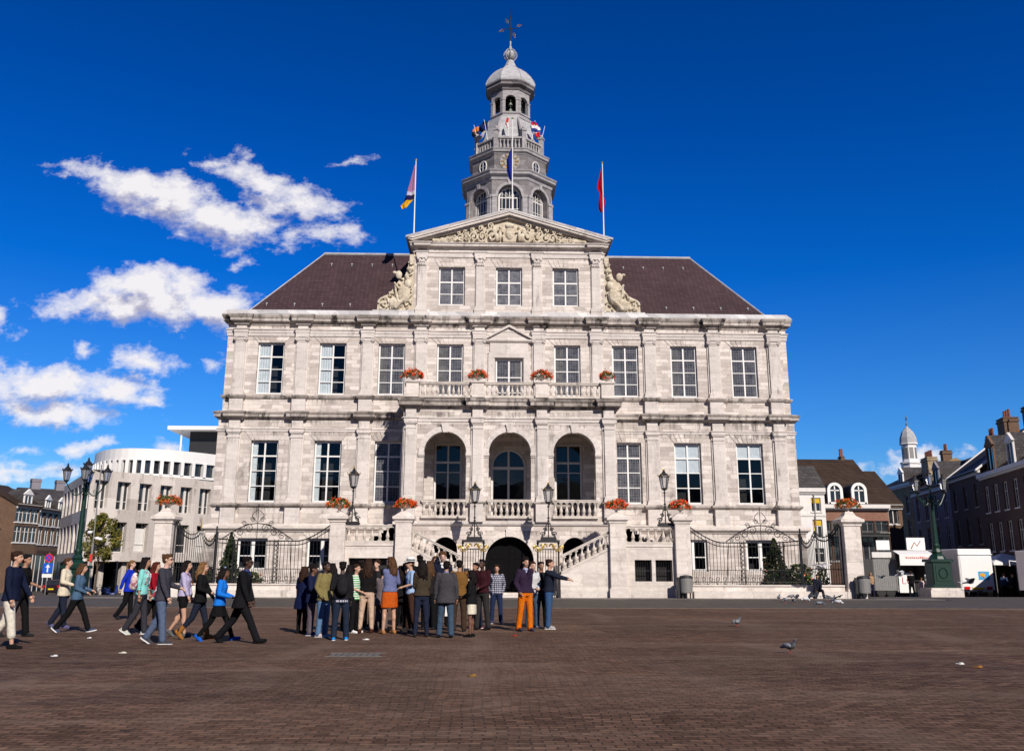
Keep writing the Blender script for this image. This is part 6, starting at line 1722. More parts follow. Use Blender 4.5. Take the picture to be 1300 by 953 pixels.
# ---------------------------------------------------------------- people
SK = {'pale':(.58,.36,.27),'light':(.50,.29,.20),'tan':(.36,.19,.12),'brown':(.14,.065,.04),'dark':(.065,.032,.022)}
HC = {'black':(.012,.009,.009),'dbrown':(.03,.016,.011),'brown':(.075,.038,.02),'lbrown':(.17,.09,.04),'blond':(.30,.19,.09),'red':(.07,.018,.012)}
for k, v in SK.items():
    m, nt, b = mat('skin_'+k)
    L(nt, ramp(nt, noise(nt, coord(nt), 9, 3), [(.3, tuple(c*.88 for c in v)), (.7, tuple(min(1,c*1.1) for c in v))]), b.inputs['Base Color'])
    b.inputs['Roughness'].default_value = .5; b.inputs['Subsurface Weight'].default_value = .0; MT['skin_'+k] = m
for k, v in HC.items():
    m, nt, b = mat('hair_'+k)
    n = noise(nt, scalev(nt, coord(nt), (1,1,.12)), 60, 3)
    L(nt, ramp(nt, n, [(.3, tuple(c*.5 for c in v)), (.7, tuple(min(1,c*1.6) for c in v))]), b.inputs['Base Color'])
    b.inputs['Roughness'].default_value = .6; b.inputs['Specular IOR Level'].default_value = .04; bump(nt, b, n, .6); MT['hair_'+k] = m
MT['eye'] = m_plain('dark_eye', (.02,.015,.012), .2, .1); MT['lip'] = m_plain('lips', (.30,.10,.08), .5, .1)
def m_check():
    m, nt, b = mat('checked_shirt_cloth'); vec, sp = world_xz(nt)
    br = N(nt, 'TexBrick', Scale=1.0); br.offset = 0; br.inputs['Brick Width'].default_value = .06; br.inputs['Row Height'].default_value = .06; br.inputs['Mortar Size'].default_value = .012
    br.inputs['Color1'].default_value = (.5,.5,.55,1); br.inputs['Color2'].default_value = (.38,.39,.46,1); br.inputs['Mortar'].default_value = (.02,.025,.06,1)
    L(nt, vec, br.inputs['Vector']); L(nt, br.outputs['Color'], b.inputs['Base Color']); b.inputs['Roughness'].default_value = .85; return m
MT['check'] = m_check()
def m_stripe():
    m, nt, b = mat('striped_shirt_cloth'); vec, sp = world_xz(nt)
    wv = N(nt, 'TexWave', Scale=5.5); wv.bands_direction = 'Z'; L(nt, coord(nt), wv.inputs['Vector'])
    L(nt, ramp(nt, wv.outputs[0], [(.45,(.02,.30,.06)),(.5,(.7,.72,.7))], 'CONSTANT'), b.inputs['Base Color']); b.inputs['Roughness'].default_value = .85; return m
MT['stripe'] = m_stripe()
def m_print(name, cs, sc=18):
    m, nt, b = mat(name); v = N(nt, 'TexVoronoi', Scale=sc); L(nt, coord(nt), v.inputs['Vector'])
    s = N(nt, 'SeparateColor'); L(nt, v.outputs['Color'], s.inputs[0])
    L(nt, ramp(nt, s.outputs[0], [(i/len(cs), c) for i, c in enumerate(cs)], 'CONSTANT'), b.inputs['Base Color']); b.inputs['Roughness'].default_value = .8; return m
MT['print_floral'] = m_print('floral_print', [(.02,.02,.03),(.6,.6,.65),(.3,.03,.05),(.02,.02,.03),(.1,.25,.25)], 22)
MT['print_pink'] = m_print('pink_print', [(.55,.40,.42),(.7,.65,.66),(.35,.12,.15),(.7,.6,.6)], 14)

def cmat(c):
    if isinstance(c, str): return MT[c]
    return col(c)

def cone(b, p, q, r0, r1, n=10, s=1.0):
    """closed tapered limb with round ends"""
    p, q = Vector(p), Vector(q)
    b.tube([p, p.lerp(q,.33), p.lerp(q,.66), q], [r0, r0+(r1-r0)*.25*s, r0+(r1-r0)*.6, r1], n)
    b.ball(p, r0, n, 6); b.ball(q, r1, n, 6)
def ell(b, secs, n=16, lean=0, z0=.9, tw=0):
    """body rings: (z, half width, half depth, forward shift)"""
    vs = []
    for z, w, d, sh in secs:
        y = -sh - math.sin(lean)*(z-z0)
        for k in range(n):
            a = 2*PI*k/n; ca, sa = math.cos(a), math.sin(a)
            x = w*math.copysign(abs(ca)**.85, ca); yy = d*math.copysign(abs(sa)**.9, sa)
            vs.append((x, y+yy, z))
    m = len(secs)
    fs = [(i*n+k,i*n+(k+1)%n,(i+1)*n+(k+1)%n,(i+1)*n+k) for i in range(m-1) for k in range(n)]
    fs += [tuple(range(n-1,-1,-1)), tuple((m-1)*n+k for k in range(n))]
    b.add(vs, fs)
def ik(s, t, l1, l2, hint):
    s, t = Vector(s), Vector(t); d = t-s; L_ = d.length
    mx = (l1+l2)*.995
    if L_ > mx: t = s+d*(mx/L_); d = t-s; L_ = mx
    a = (l1*l1-l2*l2+L_*L_)/(2*L_); h = math.sqrt(max(0, l1*l1-a*a)); u = d.normalized()
    hv = Vector(hint); hv = (hv-u*hv.dot(u))
    if hv.length < 1e-4: hv = Vector((0,1,0))
    return s+u*a+hv.normalized()*h, t

HANDS = {  # side-mirrored targets: x outwards, y (minus = forwards), z
 'hang':(.235,-.02,.80),'fwd':(.20,-.27,.90),'fwd2':(.17,-.20,.83),'back':(.23,.20,.86),'pocket':(.20,-.07,.93),'phone':(.07,-.27,1.16),'face':(.04,-.17,1.47),
 'point':(.10,-.62,1.22),'cross':(-.10,-.19,1.16),'belly':(.06,-.22,1.04),'strap':(.13,-.15,1.28),'lap':(.12,-.34,.78),'hip':(.21,-.02,1.0),'bend':(.19,-.26,1.08),'side':(.27,-.05,.82),'low':(.24,-.12,.84),'out':(.34,-.22,.95)}
P_COUNT = 0
PEOPLE = 'students gathered on the square'
def person(px, py, face, label, top, bottom, skin='light', hair=('short','black'), H=None, head_y=None, female=False, pose='stand', arms=('hang','hang'), sleeve=1.0,
           topz=.90, toptype='shirt', bot='trousers', legs=None, shoes=(.02,.02,.022), lean=None, sole=None, extra=None, loc=None, group=PEOPLE, stride=1.0, look=0, collar=None, hem=None, boots=None, vox=.0165, skirt=None):
    global P_COUNT; P_COUNT += 1
    rn = random.Random(100+P_COUNT)
    g = Vector(loc) if loc is not None else ground_at(px, py)
    if H is None:
        a = at(px, head_y, g.y); H = max(1.45, min(1.93, a.z-g.z))
    S = H/1.75
    t = empty('person', label, 'person', g, R(face)+rn.uniform(-.06,.06), group); t.scale = (S*.99,S*.99,S)
    if lean is None: lean = .07 if pose == 'walk' else rn.uniform(-.01,.035)
    # ---- skeleton
    hx = .085 if female else .09; sh = .165 if female else .195
    if pose == 'walk':   a1, k1, a2, k2 = R(24)*stride, R(6), -R(20)*stride, R(16)
    elif pose == 'walk2': a1, k1, a2, k2 = R(13)*stride, R(4), -R(14)*stride, R(24)
    elif pose == 'amble': a1, k1, a2, k2 = R(9), R(3), -R(11), R(20)
    elif pose == 'sit':  a1, k1, a2, k2 = R(84), R(80), R(88), R(92)
    else:                a1, k1, a2, k2 = R(rn.uniform(-1,4)), R(rn.uniform(1,5)), R(rn.uniform(-4,2)), R(rn.uniform(2,7))
    sw = rn.choice((1,-1)) if pose in ('stand',) else (1 if legs in (None, 1) else -1)
    def leg(sgn, a, k):
        off = {'stand':.035,'sit':.11}.get(pose, 0)
        h = Vector((sgn*hx, 0, .90)); kn = h+Vector((sgn*off, -.42*math.sin(a), -.42*math.cos(a)))
        an = kn+Vector((sgn*off*.6, -.405*math.sin(a-k), -.405*math.cos(a-k))); return [h, kn, an, a-k]
    LG = [leg(sw, a1, k1), leg(-sw, a2, k2)]
    if pose == 'sit': dz = .46-.90+.02
    else:
        low = min(l[2].z - (.075 if l[3] > -.25 else .11) for l in LG); dz = -low
    for l in LG:
        for i in range(3): l[i].z += dz
    P0 = .90+dz                                      # pelvis height
    up = dz                                          # vertical shift of the whole upper body
    def LN(x, y, z):                                 # lean transform about the pelvis
        return Vector((x, y-math.sin(lean)*(z-.9), z+up))
    SHZ = 1.425
    shl = [LN(s_*sh, .01, SHZ) for s_ in (1,-1)]     # right(+x as seen from the front = their left) and other
    hands = []; elbows = []; armS = []
    for i, s_ in enumerate((1,-1)):
        hx_, hy, hz = HANDS[arms[i]] if isinstance(arms[i], str) else arms[i]
        tgt = LN(s_*hx_, hy, hz); tgt.z += rn.uniform(-.01,.01)
        e, w_ = ik(shl[i], tgt, .285, .255, (s_*.35,.6,-.5) if hz > .95 else (s_*.5,.8,-.1))
        elbows.append(e); hands.append(w_)
    nk = LN(0,.0,1.48); hc = LN(0,-.025 if pose!='sit' else -.05,1.635)
    if pose == 'sit': hc = hc+Vector((0,-.05,-.03))
    # ---- body (one skin)
    b = MB()
    wst = .118 if female else .138; hip = .165 if female else .155; chs = .145 if female else .168
    b.M = Matrix.Translation((0,0,up))
    ell(b, [(.84,.12,.085,0),(.90,hip-.01,.105,0),(.97,hip,.105,-.01),(1.08,wst,.088,0),(1.2,chs-.008,.10,.0),(1.32,chs,.108,.005),(1.40,sh-.03,.085,-.005),(1.45,.10,.062,-.01),(1.485,.055,.055,-.005)], lean=lean)
    b.M = Matrix.Identity(4)
    cone(b, nk-Vector((0,0,.05)), hc-Vector((0,-.012,.06)), .054, .052)
    HR = Matrix.Rotation(R(look), 3, 'Z')
    def HP(x, y, z): return hc+HR @ Vector((x,y,z))
    b.ball(HP(0,.012,.028), (.078,.095,.092), 14, 10, HR); b.ball(HP(0,-.03,-.035), (.058,.062,.070), 12, 8, HR)
    b.ball(HP(0,-.055,-.082), (.026,.024,.022), 8, 6)                                            # chin
    b.tube([HP(0,-.082,.028), HP(0,-.107,-.018), HP(0,-.088,-.03)], [.011,.016,.014], 6)          # nose
    for s_ in (1,-1):
        b.ball(HP(s_*.079,.012,-.002), (.010,.019,.030), 8, 6, HR)                                # ears
    b.ball(HP(0,-.072,.035), (.055,.022,.014), 8, 5, HR)
    for l in LG:
        cone(b, l[0], l[1], .083 if female else .082, .054); cone(b, l[1], l[2], .054, .037)
        b.ball(l[1].lerp(l[2],.28)+Vector((0,.014,0)), (.05,.055,.10), 10, 7)                     # calf
        fd = Vector((0,-1,0))
    for i in range(2):
        cone(b, shl[i], elbows[i], .046, .036); cone(b, elbows[i], hands[i], .037, .025)
    # feet inside the shoes
    feet = []
    for l in LG:
        pit = 0 if l[3] > -.25 else min(1.1, -l[3]*1.0)
        if pose == 'walk' and l is LG[0]: pit = -.22
        Q = Matrix.Rotation(pit, 3, 'X')             # toe down for the trailing foot
        an = l[2]; heel = an+Q @ Vector((0,.045,-.045)); toe = an+Q @ Vector((0,-.165,-.052))
        feet.append((an, heel, toe, Q)); cone(b, heel, toe, .032, .026, 8)
    # ---- hands, eyes, mouth appended as fine pieces of the same body mesh
    ex = MB(); ex.mi = 0
    for i, s_ in enumerate((1,-1)):
        w_ = hands[i]; d = (w_-elbows[i]).normalized(); 
        side = Vector((0,-1,0)) if abs(d.y) < .8 else Vector((-s_,0,0))
        side = (side-d*side.dot(d)).normalized(); nrm = d.cross(side)
        ex.tube([w_-d*.01, w_+d*.035, w_+d*.08], [.022,.029,.027], 8)
        for f in range(4):
            o = side*(.024-f*.016); ln = (.068,.078,.072,.056)[f]; curl = nrm*s_*(.5 if arms[i] != 'point' or f else .0)
            base = w_+d*.08+o
            ex.tube([base, base+d*ln*.5+curl*ln*.18, base+d*ln*.85+curl*ln*.5, base+d*ln*.98+curl*ln*.9], [.0095,.009,.008,.006], 5)
        tb = w_+d*.03+side*.028
        ex.tube([tb, tb+side*.022+d*.025, tb+side*.026+d*.055], [.012,.011,.008], 5)
    ex.mi = 1
    for s_ in (1,-1):
        ex.ball(HP(s_*.030,-.080,.016), (.011,.006,.006), 8, 5, HR); ex.tube([HP(s_*.016,-.088,.034),HP(s_*.032,-.088,.038),HP(s_*.046,-.078,.033)], .003, 4)
    ex.mi = 2; ex.tube([HP(-.022,-.080,-.052),HP(0,-.090,-.052),HP(.022,-.080,-.052)], .007, 5); ex.mi = 0
    body = remesh_later(b, 'body', [MT['skin_'+skin], MT['eye'], MT['lip']], t, vox, 2, ex)
    # ---- top garment
    b = MB(); k = .020 if toptype == 'shirt' else (.034 if toptype == 'coat' else .027)
    b.M = Matrix.Translation((0,0,up)); fl = .012 if toptype == 'shirt' else .03
    secs = [(topz,hip+k+fl,.108+k+fl*.6,0)]
    if topz < .93: secs.append((.97,hip+k+.006,.108+k,0))
    secs += [(1.08,(wst+hip)/2*(.96 if female else 1.02)+k,.094+k,0),(1.2,chs+k-.002,.102+k,0),(1.31,chs+k+.004,.114+k*.8,.012 if female else .004),(1.39,sh-.02+k,.09+k*.7,-.004),(1.445,.105+k*.5,.066+k*.5,-.01),(1.478,.066+k*.3,.064+k*.2,-.008)]
    if topz < .8: secs.insert(0, (topz,hip+k+fl+.03,.12+k+fl,0)); secs[1] = (.9,hip+k+fl,.108+k+fl*.6,0)
    ell(b, secs, lean=lean, n=18); b.M = Matrix.Identity(4)
    if female:
        for s_ in (1,-1): b.ball(LN(s_*.068,-.075,1.27), (.062,.055,.06), 10, 7)
    for i, s_ in enumerate((1,-1)):
        cone(b, shl[i]+Vector((-s_*.02,0,-.005)), elbows[i].lerp(shl[i], max(0,1-sleeve*2)), .05+k*.9, .038+k*.75)
        if sleeve > .5:
            q = elbows[i].lerp(hands[i], min(1,(sleeve-.5)*2)*.97); cone(b, elbows[i], q, .038+k*.75, .030+k*.6)
    # folds
    for _ in range(26):
        a = rn.uniform(0,2*PI); z = rn.uniform(topz+.03,1.34); wz = wst+k+.01+.05*max(0,(z-1.1))*3+.25*max(0,1.05-z)
        p0_ = LN(wz*math.cos(a), (.094+k)*math.sin(a), z); da = rn.uniform(-.5,.5); p1_ = LN(wz*math.cos(a+da), (.094+k)*math.sin(a+da), z+rn.uniform(-.09,.09)); b.tube([p0_, p0_.lerp(p1_,.5), p1_], [.008,.019,.008], 6)
    for i in range(2):
        for u in (.25,.45,.65,.85):
            p_ = shl[i].lerp(elbows[i], u) if rn.random() < .5 or sleeve < .6 else elbows[i].lerp(hands[i], u*.8)
            b.ball(p_, (.052+k*.5,.052+k*.5,.014), 8, 5, Matrix.Rotation(rn.uniform(-.6,.6), 3, 'X'))
    remesh_later(b, 'jacket' if toptype in ('jacket','coat') else 'top', cmat(top), t, vox, 2)
    if collar is not None:
        c = MB(); c.lathe([(.072,0),(.066,.035),(.060,.05)], LN(0,-.005,1.455), 14, sy=.95); c.vprism([(-.035,0),(.035,0),(.0,-.2)], 0, .02) if False else None
        o = c.build('collar', cmat(collar), t)
        c = MB(); v = [LN(-.045,-.093,1.44), LN(.045,-.093,1.44), LN(0,-.142,1.22)]
        c.add([tuple(p_) for p_ in v]+[tuple(p_+Vector((0,.03,0))) for p_ in v], [(0,1,2),(5,4,3),(0,3,4,1),(1,4,5,2),(2,5,3,0)]); c.build('shirt_front', cmat(collar), o)
    if hem is not None:
        b = MB(); b.M = Matrix.Translation((0,0,up)); ell(b, [(topz-.09,hip+.035,.135,0),(topz+.06,hip+.02,.12,0)], lean=lean); b.build('shirt_hem', cmat(hem), t)
    # ---- lower garment
    if bot in ('trousers','slim','shorts','cropped','tights'):
        b = MB(); b.M = Matrix.Translation((0,0,up)); k = .012 if bot in ('slim','tights') else .019
        ell(b, [(.83,.135+k,.09+k,0),(.90,hip+k,.108+k,0),(.97,hip+k-.002,.106+k,-.008),(1.04,wst+.016+k,.092+k,0)], lean=lean); b.M = Matrix.Identity(4)
        for l in LG:
            cone(b, l[0], l[1], .088+k, .058+k)
            if bot == 'shorts': pass
            else:
                en = l[2] if bot != 'cropped' else l[1].lerp(l[2], .6)
                cone(b, l[1], en, .056+k, .040+k*(1.7 if bot == 'trousers' else 1) if bot != 'cropped' else .06+k)
                b.ball(l[1].lerp(l[2],.28)+Vector((0,.014,0)), (.05+k,.052+k,.10), 10, 7)
                if bot == 'trousers':
                    for u in (.12,.8,.9,.98): b.ball(l[1].lerp(l[2],u), (.052+k*1.4,.054+k*1.4,.013), 10, 5, Matrix.Rotation(rn.uniform(-.4,.4), 3, 'X'))
                    for u in (.75,.9): b.ball(l[0].lerp(l[1],u), (.066+k,.068+k,.013), 10, 5, Matrix.Rotation(rn.uniform(-.5,.5), 3, 'X'))
        if bot == 'shorts':
            b = MB(); b.M = Matrix.Translation((0,0,up)); ell(b, [(.83,.135+k,.09+k,0),(.90,hip+k,.108+k,0),(.97,hip+k-.002,.106+k,-.008),(1.04,wst+.016+k,.092+k,0)], lean=lean); b.M = Matrix.Identity(4)
            for l in LG: cone(b, l[0], l[0].lerp(l[1],.42), .09+k, .082+k)
        remesh_later(b, {'shorts':'shorts','tights':'tights','slim':'trousers'}.get(bot,'trousers'), cmat(bottom), t, vox, 2)
    if bot in ('skirt',) or skirt:
        b = MB(); b.M = Matrix.Translation((0,0,up)); ln = .345 if bot == 'skirt' else .3
        st_ = abs(LG[0][1].y-LG[1][1].y)*.22
        ell(b, [(.93-ln,hip+.055,.125+st_,0),(.88,hip+.035,.128,0),(.97,hip+.015,.115,0),(1.05,wst+.02,.1,0)], lean=lean)
        remesh_later(b, 'skirt', cmat(skirt or bottom), t, vox, 2)
    # ---- shoes
    for an, heel, toe, Q in feet:
        b = MB(); up2 = Q @ Vector((0,0,1))
        cone(b, heel+up2*.004, toe, .046, .038, 10); b.ball(an+Q @ Vector((0,-.05,-.028)), (.042,.07,.042), 10, 7, Q)
        if boots: 
            kn = LG[0][1] if an is LG[0][2] else LG[1][1]; cone(b, an-Vector((0,0,.02)), an.lerp(kn, boots[1]), .052, .064)
        else: b.ball(an+Vector((0,0,-.01)), (.048,.052,.035), 10, 6)
        o = remesh_later(b, 'boot' if boots else 'shoe', cmat(boots[0] if boots else shoes), t, .012, 1)
        if sole is not None:
            c = MB(); M = Matrix.Translation(an) @ Q.to_4x4(); c.M = M
            c.prism([(-.03,.09),(-.045,.04),(-.04,-.08),(-.046,-.15),(-.03,-.205),(.03,-.205),(.046,-.15),(.04,-.08),(.045,.04),(.03,.09)], -.088, -.062); c.build('sole', cmat(sole), o)
    # ---- hair
    style, hcol = hair
    b = MB(); hb = lambda x,y,z: HP(x,y,z)
    if style != 'bald':
        b.ball(hb(0,.024,.045), (.086,.098,.088), 14, 9, HR); b.ball(hb(0,.045,.01), (.080,.078,.085), 12, 8, HR); b.ball(hb(0,-.035,.092), (.065,.045,.03), 10, 6, HR)
        for _ in range(14):
            a = rn.uniform(0,2*PI); b.ball(hb(.07*math.cos(a),.03+.08*math.sin(a),.07+rn.uniform(-.02,.04)), .028, 6, 5)
        if style == 'curly':
            for _ in range(30):
                a = rn.uniform(0,2*PI); e = rn.uniform(0,1.4); b.ball(hb(.09*math.cos(a)*math.cos(e),.035+.1*math.sin(a)*math.cos(e) ,.05+.085*math.sin(e)), .03, 6, 5)
        if style in ('long','long_curly','wavy'):
            n_ = 16
            for i in range(n_):
                a = PI*(-.12+1.24*i/(n_-1)); x = .078*math.cos(a); y = .03+.082*math.sin(a)
                l1 = rn.uniform(.30,.40) if style != 'wavy' else rn.uniform(.24,.32); wv = .018 if style == 'long' else .035
                pts = [hb(x*1.0,y,.04)]
                for q in range(1,8):
                    u = q/7; pts.append(hb(x*(1+.35*u)+wv*math.sin(u*8+i*1.3)*(u>.2), max(y,.0)+.035*u+wv*.5*math.cos(u*7+i)+.012, .04-l1*u))
                b.tube(pts, [.03,.034,.036,.038,.038,.036,.03,.014], 6); b.ball(pts[-1], .014, 6, 5)
        if style == 'bun': b.ball(hb(0,.11,.10), (.05,.045,.05), 10, 7)
        if style == 'tail':
            b.tube([hb(0,.11,.05),hb(0,.15,.02),hb(.01,.15,-.08),hb(0,.13,-.2),hb(0,.12,-.28)], [.03,.036,.036,.028,.008], 8)
        if style == 'bob':
            for i in range(13):
                a = PI*(-.1+1.2*i/12); b.tube([hb(.08*math.cos(a),.03+.085*math.sin(a),.05),hb(.092*math.cos(a),.035+.09*math.sin(a),-.05),hb(.085*math.cos(a),.03+.085*math.sin(a),-.13)], [.03,.034,.018], 6)
        o = remesh_later(b, 'hair', MT['hair_'+hcol], t, .012 if style in ('short','curly') else .014, 1)
    if extra: extra(t, dict(LN=LN, hc=hc, HP=HP, hands=hands, elbows=elbows, shl=shl, up=up, lean=lean, HR=HR, hip=hip))
    return t

# ---- things worn or carried
def glasses(t, k):
    b = MB(); H_ = k['HP']
    for s in (1,-1): b.ball(H_(s*.032,-.094,.014), (.026,.006,.019), 8, 5, k['HR']); b.tube([H_(s*.055,-.09,.018),H_(s*.08,.01,.01)], .003, 4)
    b.build('sunglasses', MT['iron'], t)
def backpack(m, w=.15):
    def f(t, k):
        b = MB(); LN = k['LN']; b.ball(LN(0,.20,1.20), (w,.10,.21), 12, 9); b.ball(LN(0,.22,1.10), (w*.85,.11,.11), 10, 7)
        o = remesh_later(b, 'backpack', cmat(m), t, .018, 2)
        c = MB()
        for s in (1,-1): c.tube([LN(s*.10,.12,1.44),LN(s*.105,.0,1.475),LN(s*.10,-.125,1.36),LN(s*.12,-.10,1.15),LN(s*.13,.10,1.08)], .017, 5)
        c.build('strap', cmat(m), o)
    return f
def loose(name, label, cat, t, k, build, group=None):
    """a carried thing: its own object, placed where the hand holds it"""
    loc = t.location; M = Matrix.Translation(loc) @ Matrix.Rotation(t.rotation_euler.z, 4, 'Z') @ Matrix.Diagonal((*t.scale,1))
    o = build(M); tag(o, label, cat, group); return o
def shoulder_bag(m, side, z=.95, y=.0, size=(.07,.15,.12), label='', name='shoulder_bag', cross=True, x=None):
    def f(t, k):
        LN = k['LN']
        def bd(M):
            b = MB(); b.M = M; xx = side*(x or k['hip']+.09); b.ball(LN(xx,y,z), size, 12, 8)
            b.box(*sorted((LN(xx,y,z).x-size[0]*.75, LN(xx,y,z).x+size[0]*.75)), LN(xx,y,z).y-size[1]*.8, LN(xx,y,z).y+size[1]*.8, LN(xx,y,z).z-size[2]*.85, LN(xx,y,z).z+size[2]*.7)
            q = -side*.08 if cross else side*.13
            b.tube([LN(xx,y-size[1]*.7,z+size[2]*.6), LN(side*.14,-.15,1.2), LN(q,-.09,1.44), LN(q,.04,1.475), LN(side*.12,.145,1.2), LN(xx,y+size[1]*.7,z+size[2]*.6)], .012, 5)
            return b.build(name, cmat(m))
        loose(name, label, 'bag', t, k, bd)
    return f
def carrier(label, m, side):
    def f(t, k):
        h = k['hands'][side]
        def bd(M):
            b = MB(); b.M = M; x, y, z = h; z -= .10
            b.add([(x-.13,y-.05,z-.42),(x+.13,y-.05,z-.42),(x+.13,y+.05,z-.42),(x-.13,y+.05,z-.42),(x-.11,y-.02,z-.08),(x+.11,y-.02,z-.08),(x+.11,y+.02,z-.08),(x-.11,y+.02,z-.08)],[(3,2,1,0),(4,5,6,7),(0,1,5,4),(1,2,6,5),(2,3,7,6),(3,0,4,7)])
            for yy in (-.02,.02): b.tube([(x-.07,y+yy,z-.08),(x-.02,y,z+.01),(x+.02,y,z+.01),(x+.07,y+yy,z-.08)], .008, 4)
            o = b.build('carrier_bag', cmat(m)); c = MB(); c.M = M; c.ball((x,y-.045,z-.25), (.04,.014,.05), 8, 6); c.build('bag_mark', col((.55,.06,.08)), o); return o
        loose('carrier_bag', label, 'bag', t, k, bd)
    return f
def hat(t, k):
    H_ = k['HP']; c = H_(0,.01,.08); b = MB()
    b.lathe([(.15,-.01),(.155,.0),(.10,.012),(.098,.07),(.085,.10),(.03,.105),(0,.10)], c, 16, sy=1.1); o = b.build('hat', MT['white'], t)
    b = MB(); b.lathe([(.104,.014),(.103,.045)], c, 16, sy=1.1, caps=False); b.build('hat_band', MT['rubber'], o)
def lapels(c=(.012,.012,.014), inner=(.6,.6,.62)):
    def f(t, k):
        LN = k['LN']; b = MB(); v = [LN(-.05,-.125,1.45), LN(.05,-.125,1.45), LN(0,-.165,1.15)]
        b.add([tuple(p) for p in v]+[tuple(p+Vector((0,.04,0))) for p in v], [(0,1,2),(5,4,3),(0,3,4,1),(1,4,5,2),(2,5,3,0)]); b.build('shirt_front', cmat(inner), t)
    return f
def both(*fs):
    def f(t, k):
        for q in fs: q(t, k)
    return f
def hairbow(t, k):
    b = MB(); H_ = k['HP']
    for s in (1,-1): b.ball(H_(s*.04,-.0,.135), (.035,.015,.02), 7, 5)
    b.build('hair_bow', col((.35,.40,.6)), t)
NAVY=(.010,.014,.036); BLK=(.009,.009,.010); JEAN=(.050,.085,.135); DJEAN=(.016,.020,.036); GREY=(.055,.055,.065); W_ = (.7,.7,.72)

RT = 90; LF = -90; BK = 180
# walking party at the left
person(6,823,RT,'man in navy sweater and pale cropped trousers walking in from the left border',NAVY,(.62,.58,.50),'light',('short','dbrown'),head_y=699,pose='walk2',arms=('fwd','low'),topz=.86,toptype='jacket',bot='cropped',shoes=BLK,legs=0)
person(20,808,RT,'person in black partly hidden behind the man in pale cropped trousers',BLK,BLK,'tan',('short','black'),head_y=703,pose='walk2',arms=('bend','fwd'),sleeve=.55,legs=1)
person(76,797,RT,'girl in cream jacket and jeans walking behind the woman in denim blue',(.62,.55,.42),DJEAN,'light',('short','brown'),head_y=708,female=True,pose='amble',toptype='jacket',arms=('hang','bend'),topz=.80,shoes=(.1,.1,.2),legs=0)
person(93,802,RT,'woman in dusty blue top and black trousers, brown hair, striding right',(.065,.12,.20),BLK,'light',('wavy','brown'),head_y=712,female=True,pose='walk',arms=('bend','belly'),topz=.86,shoes=(.05,.06,.11),sole=W_,stride=1.1)
person(160,786,RT,'girl in bright royal blue coat at the back of the walking group, arm trailing',(.01,.03,.42),BLK,'pale',('tail','lbrown'),head_y=711,female=True,pose='walk2',stride=.6,toptype='jacket',arms=('back','back'),topz=.82)
person(175,805,RT,'black haired girl in turquoise shirt and charcoal trousers with a pink backpack',(.22,.58,.55),(.035,.035,.045),'tan',('long','black'),head_y=707,female=True,pose='amble',arms=('low','hang'),sleeve=.62,topz=.90,shoes=(.5,.5,.45),sole=W_,extra=backpack('print_pink',.13))
person(190,800,RT,'girl in maroon cardigan with dark red hair carrying a floral bag',(.25,.008,.018),BLK,'light',('long','red'),head_y=713,female=True,pose='amble',arms=('hang','fwd2'),topz=.88,extra=shoulder_bag('print_floral',-1,.92,-.02,(.09,.19,.13),'black and white floral bag hanging on the girl in maroon'))
person(201,817,RT,'man in charcoal jacket and grey blue jeans with glasses, brown hair',(.045,.045,.06),(.085,.115,.19),'pale',('short','brown'),head_y=703,pose='amble',toptype='jacket',arms=('bend','fwd2'),topz=.84,shoes=(.05,.05,.06),sole=W_,extra=glasses,legs=0)
person(229,808,RT,'black haired girl in lilac sweater, black shorts and dark tights',(.42,.38,.56),BLK,'light',('wavy','black'),head_y=711,female=True,pose='walk2',stride=.75,arms=('low','fwd2'),sleeve=.9,topz=.93,bot='shorts',shoes=(.1,.1,.1),extra=shoulder_bag((.19,.05,.015),1,.96,.12,(.08,.13,.17),'large reddish brown bag behind the girl in lilac'),legs=0)
person(250,811,RT,'girl in black top with long golden brown curls, jeans and tan ankle boots',(.010,.010,.011),DJEAN,'light',('long_curly','lbrown'),head_y=712,female=True,pose='walk2',arms=('fwd','bend'),topz=.84,toptype='jacket',bot='slim',boots=((.30,.13,.03),.34),stride=1.3)
person(275,813,RT,'girl in bright blue blazer with black skirt, tights and blue shoes',(.012,.16,.62),BLK,'brown',('wavy','black'),head_y=717,female=True,pose='walk',arms=('bend','bend'),toptype='jacket',topz=.88,bot='tights',skirt=BLK,shoes=(.01,.10,.5),extra=hairbow,stride=1.15)
person(303,816,RT,'tall man in black suit striding right at the head of the walking group',(.010,.010,.012),(.010,.010,.012),'dark',('short','black'),head_y=701,pose='walk',arms=('fwd2','fwd2'),toptype='coat',topz=.76,shoes=BLK,stride=1.25,collar=(.03,.05,.2),legs=0,extra=glasses)
# standing crowd
person(382,804,150,'girl in navy dress with long brown hair at the left end of the crowd',(.010,.016,.055),BLK,'light',('long','dbrown'),head_y=719,female=True,arms=('hang','belly'),toptype='coat',topz=.64,bot='tights',sleeve=.4,shoes=BLK)
person(393,806,RT,'person in navy coat and mauve grey trousers with white toed sneakers',(.012,.016,.05),(.10,.08,.10),'brown',('curly','black'),head_y=717,toptype='coat',topz=.80,arms=('belly','bend'),shoes=(.02,.03,.12),sole=W_)
person(409,808,60,'boy in khaki vest over a dark jacket, light blue jeans and white shoes',(.20,.165,.065),(.09,.17,.30),'dark',('short','black'),head_y=713,toptype='jacket',topz=.84,arms=('pocket','pocket'),shoes=(.6,.5,.5),sole=W_)
person(418,801,200,'girl with bushy black hair behind the boy in khaki',(.02,.02,.025),BLK,'brown',('long_curly','black'),head_y=715,female=True,arms=('bend','bend'),toptype='jacket')
